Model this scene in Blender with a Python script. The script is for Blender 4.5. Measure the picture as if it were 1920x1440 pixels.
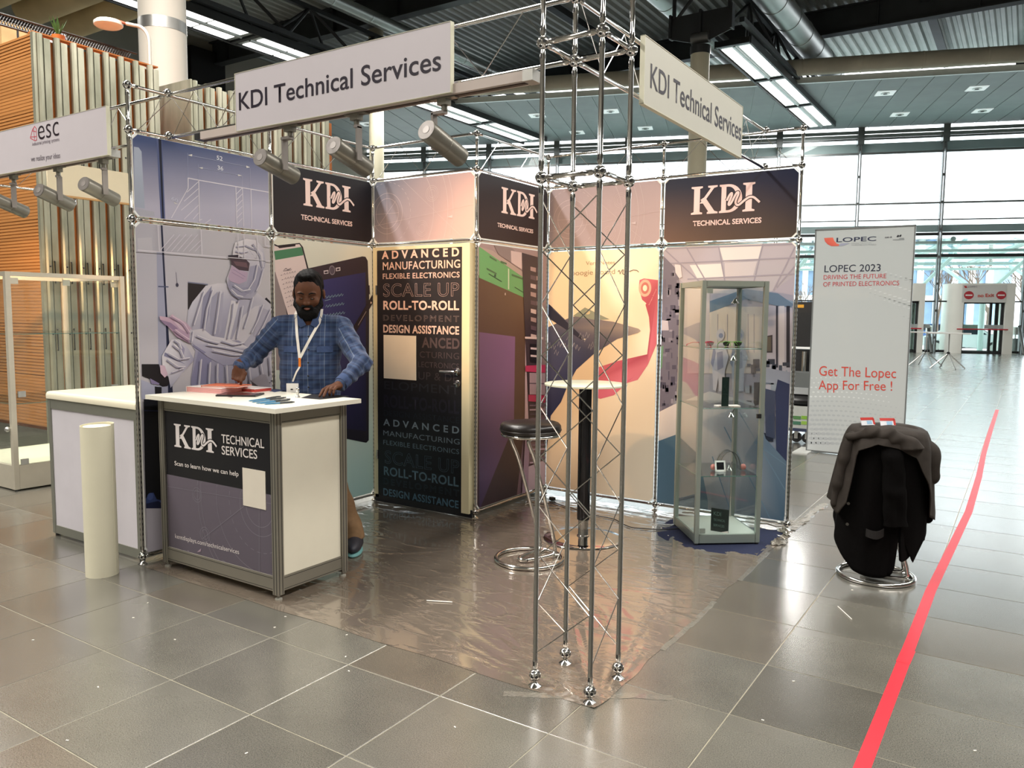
import bpy, bmesh, math, random
import numpy as np
from mathutils import Vector, Matrix
random.seed(7)
for o in list(bpy.data.objects): bpy.data.objects.remove(o)
SC = bpy.context.scene
COL = SC.collection
PI = math.pi
# ------------------------------------------------------------------ camera
CAM = np.array([4.34942, -2.64106, 1.51360])
YAW, PIT, ROL = 2.1495777, -0.0895619, 0.0094982
FPX = 1475.886
def cam_axes():
    cy, sy, cp, sp = math.cos(YAW), math.sin(YAW), math.cos(PIT), math.sin(PIT)
    f = np.array([cy*cp, sy*cp, sp]); r = np.array([sy, -cy, 0.0]); u = np.cross(r, f)
    cr, sr = math.cos(ROL), math.sin(ROL)
    return cr*r+sr*u, -sr*r+cr*u, f
AR, AU, AF = cam_axes()
cd = bpy.data.cameras.new('camera'); cam = bpy.data.objects.new('camera', cd); COL.objects.link(cam)
cam.matrix_world = Matrix(((AR[0], AU[0], -AF[0], CAM[0]), (AR[1], AU[1], -AF[1], CAM[1]), (AR[2], AU[2], -AF[2], CAM[2]), (0, 0, 0, 1)))
cd.sensor_fit = 'HORIZONTAL'; cd.sensor_width = 36.0; cd.lens = 36.0*FPX/1920.0
cd.clip_start = 0.05; cd.clip_end = 400
SC.camera = cam
# ------------------------------------------------------------------ world, exposure
SC.view_settings.view_transform = 'Standard'; SC.view_settings.look = 'None'
SC.view_settings.gamma = 1.0; SC.view_settings.exposure = 0.08; SC.view_settings.use_curve_mapping = False
W = bpy.data.worlds.new('overcast_sky'); SC.world = W; W.use_nodes = True
bg = W.node_tree.nodes['Background']; bg.inputs[0].default_value = (0.92, 0.97, 1.0, 1); bg.inputs[1].default_value = 3.6
def area(name, loc, sx, sy, power, col, rot=(0, 0, 0)):
    l = bpy.data.lights.new(name, 'AREA'); l.shape = 'RECTANGLE'; l.size = sx; l.size_y = sy; l.energy = power; l.color = col
    o = bpy.data.objects.new(name, l); COL.objects.link(o); o.location = loc; o.rotation_euler = rot
    return o
# the light bands of the hall (fittings built further down), then two added as unseen fill
area('gantry_or_fill_light', (-3.4, 27.0, 9.30), 0.9, 12, 900, (1, 0.98, 0.94))
area('gantry_or_fill_light', (-15.3, 15.0, 9.30), 0.9, 26, 1500, (1, 0.97, 0.92))
area('gantry_or_fill_light', (8.5, 3.0, 9.30), 0.9, 30, 3400, (1, 0.95, 0.88))  # added fill band over the aisle, out of view
area('gantry_or_fill_light', (-3.4, -3.0, 9.30), 0.9, 14, 2700, (1, 0.95, 0.88))  # added front fill above the stand, unseen and without a fitting
# ------------------------------------------------------------------ measuring helpers: a photo pixel to a point on a known plane
def ray(u, v): return AR*((u-960)/FPX)+AU*((720-v)/FPX)+AF
def on_z(u, v, z=0.0): d = ray(u, v); return CAM+d*((z-CAM[2])/d[2])
def on_x(u, v, x): d = ray(u, v); return CAM+d*((x-CAM[0])/d[0])
def on_y(u, v, y): d = ray(u, v); return CAM+d*((y-CAM[1])/d[1])
# ------------------------------------------------------------------ materials
def srgb(h):
    h = h.lstrip('#'); c = [int(h[i:i+2], 16)/255 for i in (0, 2, 4)]
    return tuple((x/12.92 if x <= 0.04045 else ((x+0.055)/1.055)**2.4) for x in c)
MATS = {}
def mat(name, col=(0.8, 0.8, 0.8), rough=0.5, metal=0.0, var=0.0, vscale=8.0, bump=0.0, bscale=60.0, emit=None, estr=0.0,
        coat=0.0, trans=0.0, stretch=(1, 1, 1), spec=0.5, two=None, sheen=0.0):
    if name in MATS: return MATS[name]
    if isinstance(col, str): col = srgb(col)
    m = bpy.data.materials.new(name); m.use_nodes = True; nt = m.node_tree; N = nt.nodes; L = nt.links
    b = N['Principled BSDF']
    b.inputs['Base Color'].default_value = (*col, 1); b.inputs['Roughness'].default_value = rough
    b.inputs['Metallic'].default_value = metal; b.inputs['Specular IOR Level'].default_value = spec
    b.inputs['Coat Weight'].default_value = coat; b.inputs['Transmission Weight'].default_value = trans
    b.inputs['Sheen Weight'].default_value = sheen
    tc = N.new('ShaderNodeTexCoord'); mp = N.new('ShaderNodeMapping'); mp.inputs['Scale'].default_value = stretch
    L.new(tc.outputs['Object'], mp.inputs['Vector'])
    if var > 0 or two:
        n = N.new('ShaderNodeTexNoise'); n.inputs['Scale'].default_value = vscale; n.inputs['Detail'].default_value = 5
        L.new(mp.outputs['Vector'], n.inputs['Vector'])
        r = N.new('ShaderNodeValToRGB'); L.new(n.outputs['Fac'], r.inputs['Fac'])
        c2 = srgb(two) if isinstance(two, str) else two
        lo = c2 if c2 else tuple(max(0, x*(1-var)) for x in col); hi = col if c2 else tuple(min(1, x*(1+var)) for x in col)
        r.color_ramp.elements[0].position = 0.33; r.color_ramp.elements[1].position = 0.67
        r.color_ramp.elements[0].color = (*lo, 1); r.color_ramp.elements[1].color = (*hi, 1)
        L.new(r.outputs['Color'], b.inputs['Base Color'])
    if bump > 0:
        n2 = N.new('ShaderNodeTexNoise'); n2.inputs['Scale'].default_value = bscale; n2.inputs['Detail'].default_value = 4
        L.new(mp.outputs['Vector'], n2.inputs['Vector'])
        bp = N.new('ShaderNodeBump'); bp.inputs['Strength'].default_value = bump; bp.inputs['Distance'].default_value = 0.01
        L.new(n2.outputs['Fac'], bp.inputs['Height']); L.new(bp.outputs['Normal'], b.inputs['Normal'])
    if emit is not None:
        b.inputs['Emission Color'].default_value = (*(srgb(emit) if isinstance(emit, str) else emit), 1); b.inputs['Emission Strength'].default_value = estr
    MATS[name] = m
    return m
def glass_mat(name, tint=(0.9, 0.97, 0.95), refl=0.12, rough=0.0):
    if name in MATS: return MATS[name]
    m = bpy.data.materials.new(name); m.use_nodes = True; nt = m.node_tree; N = nt.nodes; L = nt.links
    N.remove(N['Principled BSDF']); out = N['Material Output']
    t = N.new('ShaderNodeBsdfTransparent'); t.inputs[0].default_value = (*tint, 1)
    g = N.new('ShaderNodeBsdfGlossy'); g.inputs['Roughness'].default_value = rough
    lw = N.new('ShaderNodeLayerWeight'); lw.inputs[0].default_value = 0.5
    fr = N.new('ShaderNodeMath'); fr.operation = 'POWER'; fr.inputs[1].default_value = 4.5; L.new(lw.outputs['Facing'], fr.inputs[0])
    mx = N.new('ShaderNodeMath'); mx.operation = 'MULTIPLY_ADD'; mx.inputs[1].default_value = 0.9; mx.inputs[2].default_value = refl*0.2
    L.new(fr.outputs[0], mx.inputs[0])
    s = N.new('ShaderNodeMixShader'); L.new(mx.outputs[0], s.inputs[0]); L.new(t.outputs[0], s.inputs[1]); L.new(g.outputs[0], s.inputs[2])
    L.new(s.outputs[0], out.inputs[0]); MATS[name] = m
    return m
# print ink: takes its colour from the mesh's own colour attribute (posters, lettering)
def ink_mat(name='printed_ink', rough=0.45, spec=0.35):
    if name in MATS: return MATS[name]
    m = bpy.data.materials.new(name); m.use_nodes = True; nt = m.node_tree; N = nt.nodes; L = nt.links
    b = N['Principled BSDF']; a = N.new('ShaderNodeAttribute'); a.attribute_name = 'ink'
    n = N.new('ShaderNodeTexNoise'); n.inputs['Scale'].default_value = 900; tc = N.new('ShaderNodeTexCoord'); L.new(tc.outputs['Object'], n.inputs['Vector'])
    mr = N.new('ShaderNodeMapRange'); mr.inputs['To Min'].default_value = rough-0.06; mr.inputs['To Max'].default_value = rough+0.06
    L.new(n.outputs['Fac'], mr.inputs['Value']); L.new(mr.outputs[0], b.inputs['Roughness'])
    L.new(a.outputs['Color'], b.inputs['Base Color']); b.inputs['Specular IOR Level'].default_value = spec
    MATS[name] = m
    return m
CHROME = mat('polished_chrome', (0.62, 0.61, 0.59), 0.13, 1.0, var=0.04, vscale=30)
ALU = mat('anodised_aluminium', (0.50, 0.50, 0.48), 0.36, 0.85, var=0.05, vscale=40, stretch=(1, 1, 0.1))
BLACK = mat('black_plastic', (0.012, 0.012, 0.013), 0.4, var=0.1, vscale=20)
WHITE = mat('white_board', (0.66, 0.65, 0.62), 0.5, var=0.02, vscale=3)
# ------------------------------------------------------------------ mesh builder
class MB:
    def __init__(s): s.v = []; s.f = []; s.m = []
    def add(s, vs, fs, mi=0):
        b = len(s.v); s.v += [tuple(map(float, p)) for p in vs]; s.f += [[b+i for i in f] for f in fs]; s.m += [mi]*len(fs); return s
    def box(s, lo, hi, mi=0):
        x0, y0, z0 = lo; x1, y1, z1 = hi
        return s.add([(x0, y0, z0), (x1, y0, z0), (x1, y1, z0), (x0, y1, z0), (x0, y0, z1), (x1, y0, z1), (x1, y1, z1), (x0, y1, z1)],
                     [(0, 3, 2, 1), (4, 5, 6, 7), (0, 1, 5, 4), (1, 2, 6, 5), (2, 3, 7, 6), (3, 0, 4, 7)], mi)
    def obox(s, c, ax, ay, az, mi=0):   # centre and three half-axis vectors
        c, ax, ay, az = map(np.array, (c, ax, ay, az)); vs = []
        for k in (-1, 1):
            for a, b in ((-1, -1), (1, -1), (1, 1), (-1, 1)): vs.append(c+a*ax+b*ay+k*az)
        return s.add(vs, [(0, 3, 2, 1), (4, 5, 6, 7), (0, 1, 5, 4), (1, 2, 6, 5), (2, 3, 7, 6), (3, 0, 4, 7)], mi)
    def cyl(s, p0, p1, r, n=12, mi=0, r2=None, caps=True):
        return s.tube([p0, p1], [r, r if r2 is None else r2], n, mi, caps)
    def tube(s, pts, r, n=10, mi=0, caps=True, closed=False):
        pts = [np.array(p, float) for p in pts]; k = len(pts); rr = r if isinstance(r, (list, tuple)) else [r]*k
        vs = []; prev = None
        for i, p in enumerate(pts):
            if closed: t = pts[(i+1) % k]-pts[i-1]
            else: t = pts[min(i+1, k-1)]-pts[max(i-1, 0)]
            t = t/(np.linalg.norm(t)+1e-12)
            if prev is None:
                a = np.array([0, 0, 1.0]) if abs(t[2]) < 0.9 else np.array([1.0, 0, 0]); a = np.cross(t, a)
            else: a = prev-t*(prev@t)
            a = a/np.linalg.norm(a); prev = a; b = np.cross(t, a)
            for j in range(n):
                th = 2*PI*j/n; vs.append(p+rr[i]*(math.cos(th)*a+math.sin(th)*b))
        fs = []
        for i in range(k if closed else k-1):
            i2 = (i+1) % k
            for j in range(n):
                fs.append((i*n+j, i*n+(j+1) % n, i2*n+(j+1) % n, i2*n+j))
        if caps and not closed: fs.append(tuple(range(n-1, -1, -1))); fs.append(tuple(range((k-1)*n, k*n)))
        return s.add(vs, fs, mi)
    def lathe(s, prof, c=(0, 0, 0), n=24, mi=0, ax=None):   # profile of (radius, height) about +z or an axis
        c = np.array(c, float); z = np.array([0, 0, 1.0]) if ax is None else np.array(ax, float)/np.linalg.norm(ax)
        a = np.cross(z, [1, 0, 0] if abs(z[0]) < 0.9 else [0, 1, 0]); a /= np.linalg.norm(a); b = np.cross(z, a)
        vs = []
        for r, h in prof:
            for j in range(n):
                th = 2*PI*j/n; vs.append(c+z*h+max(r, 1e-5)*(math.cos(th)*a+math.sin(th)*b))
        fs = [(i*n+j, i*n+(j+1) % n, (i+1)*n+(j+1) % n, (i+1)*n+j) for i in range(len(prof)-1) for j in range(n)]
        fs.append(tuple(range(n-1, -1, -1))); fs.append(tuple(range((len(prof)-1)*n, len(prof)*n)))
        return s.add(vs, fs, mi)
    def ball(s, c, r, n=16, m=10, mi=0, sc=(1, 1, 1)):
        vs = []; fs = []
        for i in range(m+1):
            ph = PI*i/m
            for j in range(n): th = 2*PI*j/n; vs.append((c[0]+r*sc[0]*math.sin(ph)*math.cos(th), c[1]+r*sc[1]*math.sin(ph)*math.sin(th), c[2]+r*sc[2]*math.cos(ph)))
        for i in range(m):
            for j in range(n): fs.append((i*n+j, (i+1)*n+j, (i+1)*n+(j+1) % n, i*n+(j+1) % n))
        return s.add(vs, fs, mi)
    def prism(s, poly, o, ex, ey, ez, mi=0):  # 2D polygon swept from o along ez
        o, ex, ey, ez = map(lambda q: np.array(q, float), (o, ex, ey, ez)); k = len(poly)
        vs = [o+ex*a+ey*b for a, b in poly]+[o+ex*a+ey*b+ez for a, b in poly]
        return s.add(vs, [tuple(range(k-1, -1, -1)), tuple(range(k, 2*k))]+[(i, (i+1) % k, k+(i+1) % k, k+i) for i in range(k)], mi)
    def build(s, name, m, parent=None, smooth=True, ang=38, kind=None):
        off = wloc(parent) if parent else (0, 0, 0)
        me = bpy.data.meshes.new(name); me.from_pydata([(p[0]-off[0], p[1]-off[1], p[2]-off[2]) for p in s.v], [], s.f)
        for q in (m if isinstance(m, (list, tuple)) else [m]): me.materials.append(q)
        me.polygons.foreach_set('material_index', s.m); me.update(); fixn(me)
        if smooth: me.shade_smooth(); me.set_sharp_from_angle(angle=math.radians(ang))
        o = bpy.data.objects.new(name, me); COL.objects.link(o)
        if parent: o.parent = parent
        if kind: o['kind'] = kind
        return o
def fixn(me):
    bm = bmesh.new(); bm.from_mesh(me); bmesh.ops.recalc_face_normals(bm, faces=bm.faces); bm.to_mesh(me); bm.free()
def wloc(o):
    x = y = z = 0.0
    while o: x += o.location[0]; y += o.location[1]; z += o.location[2]; o = o.parent
    return (x, y, z)
def tag(o, label=None, cat=None, group=None, kind=None):
    if label: o['label'] = label
    if cat: o['category'] = cat
    if group: o['group'] = group
    if kind: o['kind'] = kind
    return o
def thing(name, label, cat, loc=(0, 0, 0), group=None):
    o = bpy.data.objects.new(name, None); COL.objects.link(o); o.location = loc; o.empty_display_size = 0.1
    return tag(o, label, cat, group)
def struct_empty(name, loc=(0, 0, 0)):
    o = bpy.data.objects.new(name, None); COL.objects.link(o); o.location = loc; o['kind'] = 'structure'; return o
def subtree(o, parent=None):
    c = o.copy(); COL.objects.link(c)
    if parent: c.parent = parent
    for ch in list(o.children): subtree(ch, c)
    return c
def place(proto, loc, rz=0.0, label=None, group=None, first=False):
    o = proto if first else subtree(proto)
    o.location = loc; o.rotation_euler = (0, 0, rz)
    if label: o['label'] = label
    if group: o['group'] = group
    return o
# ------------------------------------------------------------------ flat print: polygons and text laid on an axis-aligned face
class Face:
    """a printable plane: axis 'x' or 'y', its coordinate, and the side it is seen from"""
    def __init__(s, ax, c, sign): s.ax = ax; s.c = c; s.sign = sign; s.k = 0
    def px(s, u, v):
        p = on_x(u, v, s.c) if s.ax == 'x' else on_y(u, v, s.c)
        return (p[1], p[2]) if s.ax == 'x' else (p[0], p[2])
    def pt(s, a, b, lift): return (s.c+s.sign*lift, a, b) if s.ax == 'x' else (a, s.c+s.sign*lift, b)
class Print:
    def __init__(s, face, base=0.0006, step=0.00025): s.F = face; s.v = []; s.f = []; s.c = []; s.h = base; s.step = step
    sat = 0.86
    def col(s, c):
        c = srgb(c) if isinstance(c, str) else tuple(c); g = 0.3*c[0]+0.59*c[1]+0.11*c[2]; return tuple(g+(x-g)*s.sat for x in c)
    def poly(s, pts, c, px=True, keep=False, clip=None):
        """c: one colour or a list of colours, one per corner"""
        q = [s.F.px(*p) if px else p for p in pts]
        cs = [s.col(x) for x in c] if isinstance(c, list) else [s.col(c)]*len(q)
        if clip:
            r = clip_poly([(*p, *k) for p, k in zip(q, (cs*len(q))[:len(q)])], *clip); q = [p[:2] for p in r]; cs = [p[2:] for p in r]
        if len(q) < 3: return s
        cs = (cs*len(q))[:len(q)]
        b = len(s.v)
        s.v += [s.F.pt(a, bb, s.h) for a, bb in q]; s.f.append(list(range(b, b+len(q)))); s.c += cs[:len(q)]
        if not keep: s.h += s.step
        return s
    def grid(s, a0, b0, a1, b1, cf, nx=8, ny=8, keep=False):
        """rectangle whose colour is cf(u, v), u and v from 0 to 1"""
        b = len(s.v)
        for j in range(ny+1):
            for i in range(nx+1):
                s.v.append(s.F.pt(a0+(a1-a0)*i/nx, b0+(b1-b0)*j/ny, s.h)); s.c.append(s.col(cf(i/nx, j/ny)))
        for j in range(ny):
            for i in range(nx): k = b+j*(nx+1)+i; s.f.append([k, k+1, k+nx+2, k+nx+1])
        if not keep: s.h += s.step
        return s
    def line(s, pts, w, c, px=True, closed=False, keep=False, clip=None):
        """mitred stroke: neighbouring quads share their corners, so nothing overlaps"""
        q = [s.F.px(*p) if px else p for p in pts]; q = [p for i, p in enumerate(q) if i == 0 or math.hypot(p[0]-q[i-1][0], p[1]-q[i-1][1]) > 1e-6]; n = len(q)
        if n < 2: return s
        L_ = []
        for i in range(n):
            a = q[i-1] if (i > 0 or closed) else q[i]; b = q[(i+1) % n] if (i < n-1 or closed) else q[i]
            d1 = (q[i][0]-a[0], q[i][1]-a[1]); d2 = (b[0]-q[i][0], b[1]-q[i][1]); l1 = math.hypot(*d1); l2 = math.hypot(*d2)
            d1 = (d1[0]/l1, d1[1]/l1) if l1 > 1e-9 else None; d2 = (d2[0]/l2, d2[1]/l2) if l2 > 1e-9 else None
            d1 = d1 or d2; d2 = d2 or d1; mx_, my_ = -(d1[1]+d2[1]), d1[0]+d2[0]; ml = math.hypot(mx_, my_)
            if ml < 0.35: mx_, my_, ml = -d1[1], d1[0], 1.0; k = 1.0
            else: k = min(1.6, 2.0/ml)
            L_.append((mx_/ml*w/2*k, my_/ml*w/2*k))
        h0 = s.h
        for i in range(n if closed else n-1):
            j = (i+1) % n; p, r = q[i], q[j]; s.h = h0+(i % 4)*2e-5
            s.poly([(p[0]+L_[i][0], p[1]+L_[i][1]), (r[0]+L_[j][0], r[1]+L_[j][1]), (r[0]-L_[j][0], r[1]-L_[j][1]), (p[0]-L_[i][0], p[1]-L_[i][1])], c, False, True, clip)
        s.h = h0+1.5e-5
        if not keep: s.h += s.step*0.5
        return s
    def ring(s, c, r, w, col, n=40, a0=0, a1=360, dash=0, clip=None):
        pts = [(c[0]+r*math.cos(math.radians(a0+(a1-a0)*i/n)), c[1]+r*math.sin(math.radians(a0+(a1-a0)*i/n))) for i in range(n+1)]
        h0 = s.h
        for i in range(n):
            if dash and i % 2: continue
            s.h = h0+(i % 4)*2e-5; s.line(pts[i:i+2], w, col, False, False, True, clip)
        s.h = h0+1.2e-4
        return s
    def disc(s, c, rx, ry, col, n=20, px=False):
        if px: c = s.F.px(*c)
        return s.poly([(c[0]+rx*math.cos(2*PI*i/n), c[1]+ry*math.sin(2*PI*i/n)) for i in range(n)], col, False)
    def build(s, name, parent, m=None):
        off = wloc(parent); me = bpy.data.meshes.new(name)
        me.from_pydata([(p[0]-off[0], p[1]-off[1], p[2]-off[2]) for p in s.v], [], s.f); me.materials.append(m or ink_mat())
        at = me.color_attributes.new('ink', 'FLOAT_COLOR', 'POINT')
        at.data.foreach_set('color', [x for c in s.c for x in (*c, 1.0)])
        o = bpy.data.objects.new(name, me); COL.objects.link(o); o.parent = parent
        return o
def clip_poly(q, a0, b0, a1, b1):
    def cl(P, f, t):
        out = []
        for i in range(len(P)):
            p, r = P[i], P[(i+1) % len(P)]; dp, dr = f(p), f(r)
            if dp >= 0: out.append(p)
            if (dp > 0 and dr < 0) or (dp < 0 and dr > 0):
                k = dp/(dp-dr); out.append(tuple(a+(c-a)*k for a, c in zip(p, r)))
        return out
    for f in (lambda p: p[0]-a0, lambda p: a1-p[0], lambda p: p[1]-b0, lambda p: b1-p[1]):
        q = cl(q, f, 0)
        if not q: return []
    return q
def lettering(text, F, a0, a1, b0, b1, col, parent, bold=0.0, outline=0.0, spacing=1.0, name='lettering', lift=0.0012, shear=0.0, ink=None, angle=0.0):
    """text fitted between a0..a1 (along) and b0..b1 (baseline to cap height) on face F"""
    cu = bpy.data.curves.new('t', 'FONT'); cu.body = text; cu.size = 1; cu.space_character = spacing; cu.offset = bold; cu.shear = shear
    cu.resolution_u = 4
    if outline: cu.fill_mode = 'NONE'; cu.bevel_depth = outline; cu.bevel_resolution = 0
    o = bpy.data.objects.new('t', cu); COL.objects.link(o)
    me = bpy.data.meshes.new_from_object(o.evaluated_get(bpy.context.evaluated_depsgraph_get()))
    bpy.data.objects.remove(o); bpy.data.curves.remove(cu)
    n = len(me.vertices); co = np.zeros(n*3); me.vertices.foreach_get('co', co); co = co.reshape(-1, 3)
    x0, x1 = co[:, 0].min(), co[:, 0].max(); cap = 0.729 if not bold else 0.729+bold
    sx = (a1-a0)/(x1-x0); sy = (b1-b0)/cap
    A = (co[:, 0]-x0)*sx; B = co[:, 1]*sy; Lf = lift+(0.0006*(co[:, 2]/(outline or 1)) if outline else 0*co[:, 2])
    ca, sa = math.cos(angle), math.sin(angle); A2 = a0+A*ca-B*sa; B2 = b0+A*sa+B*ca
    off = wloc(parent)
    out = np.array([F.pt(A2[i], B2[i], Lf[i]) for i in range(n)])-np.array(off)
    me.vertices.foreach_set('co', out.ravel()); me.update(); me.materials.clear()
    c = srgb(col) if isinstance(col, str) else col
    at = me.color_attributes.new('ink', 'FLOAT_COLOR', 'POINT'); at.data.foreach_set('color', [x for _ in range(n) for x in (*c, 1.0)])
    me.materials.append(ink or ink_mat())
    ob = bpy.data.objects.new(name, me); COL.objects.link(ob); ob.parent = parent
    return ob
def letter_px(text, F, p0, p1, ptop, col, parent, **kw):
    """baseline from pixel p0 to p1, cap height reached at pixel ptop above p0"""
    a0, b0 = F.px(*p0); a1, b1 = F.px(*p1); at_, bt = F.px(*ptop)
    return lettering(text, F, a0, a0+math.hypot(a1-a0, b1-b0), b0, b0+(bt-b0), col, parent, angle=math.atan2(b1-b0, a1-a0), **kw)
# the serif letter mark: K, D and I with slab serifs and a hand-drawn wave across
def serif_mark(F, a0, a1, b0, b1, col, parent, back, lift=0.0012):
    P = Print(F, lift); W_, H_ = a1-a0, b1-b0
    def T(p): return (a0+p[0]*W_/100, b0+p[1]*H_/52)
    def pg(pts, c=col): P.poly([T(p) for p in pts], c, False, True); P.h += 2e-5
    pg([(0, 0), (17, 0), (17, 3), (13, 4.5), (13, 47.5), (17, 49), (17, 52), (0, 52), (0, 49), (4, 47.5), (4, 4.5), (0, 3)])
    pg([(13, 20), (29, 47.5), (25, 49), (25, 52), (39, 52), (39, 49), (34, 47.5), (18, 20)])
    pg([(14, 27), (20.5, 32), (35, 5), (40, 3), (40, 0), (24, 0), (24, 3), (26, 4.5)])
    pg([(42, 0), (52, 0), (52, 52), (42, 52), (42, 49), (45, 47.5), (45, 4.5), (42, 3)])
    n = 18; o_ = [(55+20*math.sin(PI*i/n), 26+26*math.cos(PI*i/n)) for i in range(n+1)]; i_ = [(55+12*math.sin(PI*i/n), 26+21.5*math.cos(PI*i/n)) for i in range(n+1)]
    for i in range(n): pg([o_[i], o_[i+1], i_[i+1], i_[i]])
    pg([(51, 47.5), (55.2, 47.5), (55.2, 52), (51, 52)]); pg([(51, 0), (55.2, 0), (55.2, 4.5), (51, 4.5)])
    pg([(76, 0), (93, 0), (93, 3), (89, 4.5), (89, 47.5), (93, 49), (93, 52), (76, 52), (76, 49), (80, 47.5), (80, 4.5), (76, 3)])
    P.h += P.step
    w = [(53, 22), (57, 32), (60, 35), (60, 30), (56, 17), (57, 14), (60, 18), (66, 33), (69, 36), (69.5, 32), (66, 20), (67, 14), (71, 13), (78, 20), (85, 25.5), (91, 25), (96, 20), (100, 15)]
    pts = []
    for i in range(len(w)-1):
        p0, p1, p2, p3 = w[max(i-1, 0)], w[i], w[i+1], w[min(i+2, len(w)-1)]
        for k in range(4):
            t = k/4; pts.append(tuple(0.5*(2*p1[j]+(p2[j]-p0[j])*t+(2*p0[j]-5*p1[j]+4*p2[j]-p3[j])*t*t+(3*p1[j]-p0[j]-3*p2[j]+p3[j])*t**3) for j in (0, 1)))
    pts.append(w[-1]); tp = [T(p) for p in pts]
    P.h += 0.0004; P.line(tp, 5.4*W_/100, back, False); P.h += 0.0005; P.line(tp, 3.0*W_/100, col, False)
    return P.build('emblem', parent)
# ================================================================== FLOOR
grout = mat('grout', '#8f8a78', 0.7, var=0.15, vscale=20)
def stone_mat(name, base, rough):
    m = mat(name, base, rough, var=0.16, vscale=2.2, spec=0.5); nt = m.node_tree; N = nt.nodes; L = nt.links; b = N['Principled BSDF']
    tc = N.new('ShaderNodeTexCoord'); n = N.new('ShaderNodeTexNoise'); n.inputs['Scale'].default_value = 230; n.inputs['Detail'].default_value = 2
    L.new(tc.outputs['Object'], n.inputs['Vector'])
    v = N.new('ShaderNodeMapRange'); v.inputs['From Min'].default_value = 0.35; v.inputs['From Max'].default_value = 0.65
    v.inputs['To Min'].default_value = 0.72; v.inputs['To Max'].default_value = 1.3; L.new(n.outputs['Fac'], v.inputs['Value'])
    mul = N.new('ShaderNodeVectorMath'); mul.operation = 'SCALE'
    src = b.inputs['Base Color'].links[0].from_socket; L.new(src, mul.inputs[0]); L.new(v.outputs[0], mul.inputs['Scale']); L.new(mul.outputs[0], b.inputs['Base Color'])
    mr = N.new('ShaderNodeMapRange'); mr.inputs['To Min'].default_value = rough-0.08; mr.inputs['To Max'].default_value = rough+0.1
    n3 = N.new('ShaderNodeTexNoise'); n3.inputs['Scale'].default_value = 1.7; L.new(tc.outputs['Object'], n3.inputs['Vector']); L.new(n3.outputs['Fac'], mr.inputs['Value']); L.new(mr.outputs[0], b.inputs['Roughness'])
    b.inputs['Coat Weight'].default_value = 1.0; b.inputs['Coat Roughness'].default_value = 0.23; b.inputs['Coat IOR'].default_value = 1.65
    return m
STONES = [stone_mat('stone_tile_%s' % n, c, r) for n, c, r in (('mid', '#5f5d56', 0.24), ('dark', '#58564f', 0.22), ('light', '#65635b', 0.26), ('warm', '#615b51', 0.24))]
def front_y(x): return 36.9+(x-4.16)*math.tan(math.radians(19.0))   # where the glass front stands
floor = MB().prism([(-26, -9), (22, -9), (22, front_y(22)+0.3), (-26, front_y(-26)+0.3)], (0, 0, -0.30), (1, 0, 0), (0, 1, 0), (0, 0, 0.2982)).build('floor', grout); floor['kind'] = 'structure'
TX0, TY0, TDX, TDY = 0.4865, -0.795, 0.4985, 0.5115
def tile_mb(x0, y0, g=0.0022):
    m = MB(); x1, y1 = x0+TDX-g, y0+TDY-g; x0 += g; y0 += g; c = 0.0012
    m.add([(x0, y0, -0.02), (x1, y0, -0.02), (x1, y1, -0.02), (x0, y1, -0.02), (x0, y0, -c), (x1, y0, -c), (x1, y1, -c), (x0, y1, -c),
           (x0+c, y0+c, 0), (x1-c, y0+c, 0), (x1-c, y1-c, 0), (x0+c, y1-c, 0)],
          [(0, 3, 2, 1), (8, 9, 10, 11), (0, 1, 5, 4), (1, 2, 6, 5), (2, 3, 7, 6), (3, 0, 4, 7), (4, 5, 9, 8), (5, 6, 10, 9), (6, 7, 11, 10), (7, 4, 8, 11)])
    return m
near = []; far = []
for i in range(-60, 43):
    for j in range(-16, 90):
        x, y = TX0+i*TDX, TY0+j*TDY; cx, cy = x+TDX/2, y+TDY/2
        if cy > front_y(cx) or cx < -24: continue
        d = np.array([cx, cy, 0])-CAM; zf = d@AF
        vis = False
        if zf > 0.6:
            u, v = 960+FPX*(d@AR)/zf, 720-FPX*(d@AU)/zf; vis = -160 < u < 2080 and v < 1600
        inb = (0.05 < cx < 2.9 and 0.1 < cy < 2.95) or (cx < 0 and cy > 1.7) or (0 < cx < 2.5 and cy > 3.4 and cy < 9)
        (near if vis and not inb else far).append((math.hypot(d[0], d[1]), i, j, x, y))
near.sort(); far += near[290:]; near = near[:290]
rnd = random.Random(3); tmesh = [tile_mb(0, 0).build('tile', m, None, smooth=False) for m in STONES]
for k, (d, i, j, x, y) in enumerate(near):
    src = tmesh[rnd.choice((0, 0, 1, 2, 2, 3))]
    o = src.copy(); COL.objects.link(o); o.name = 'tile'; o.parent = floor; o.location = (x, y, 0)
for o in tmesh: bpy.data.objects.remove(o)
fm = MB()
for d, i, j, x, y in far:
    g = 0.0025; fm.add([(x+g, y+g, 0), (x+TDX-g, y+g, 0), (x+TDX-g, y+TDY-g, 0), (x+g, y+TDY-g, 0)], [(0, 1, 2, 3)], rnd.choice((0, 0, 1, 2, 2, 3)))
far_tiles = fm.build('tiles', STONES, floor, smooth=False, kind='stuff')
# outdoor ground
tag(MB().box((-90, 30, -0.6), (90, 140, -0.35)).build('ground', mat('pale_paving', '#e6e7e3', 0.8, var=0.1, vscale=0.5)), kind='structure')
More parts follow.
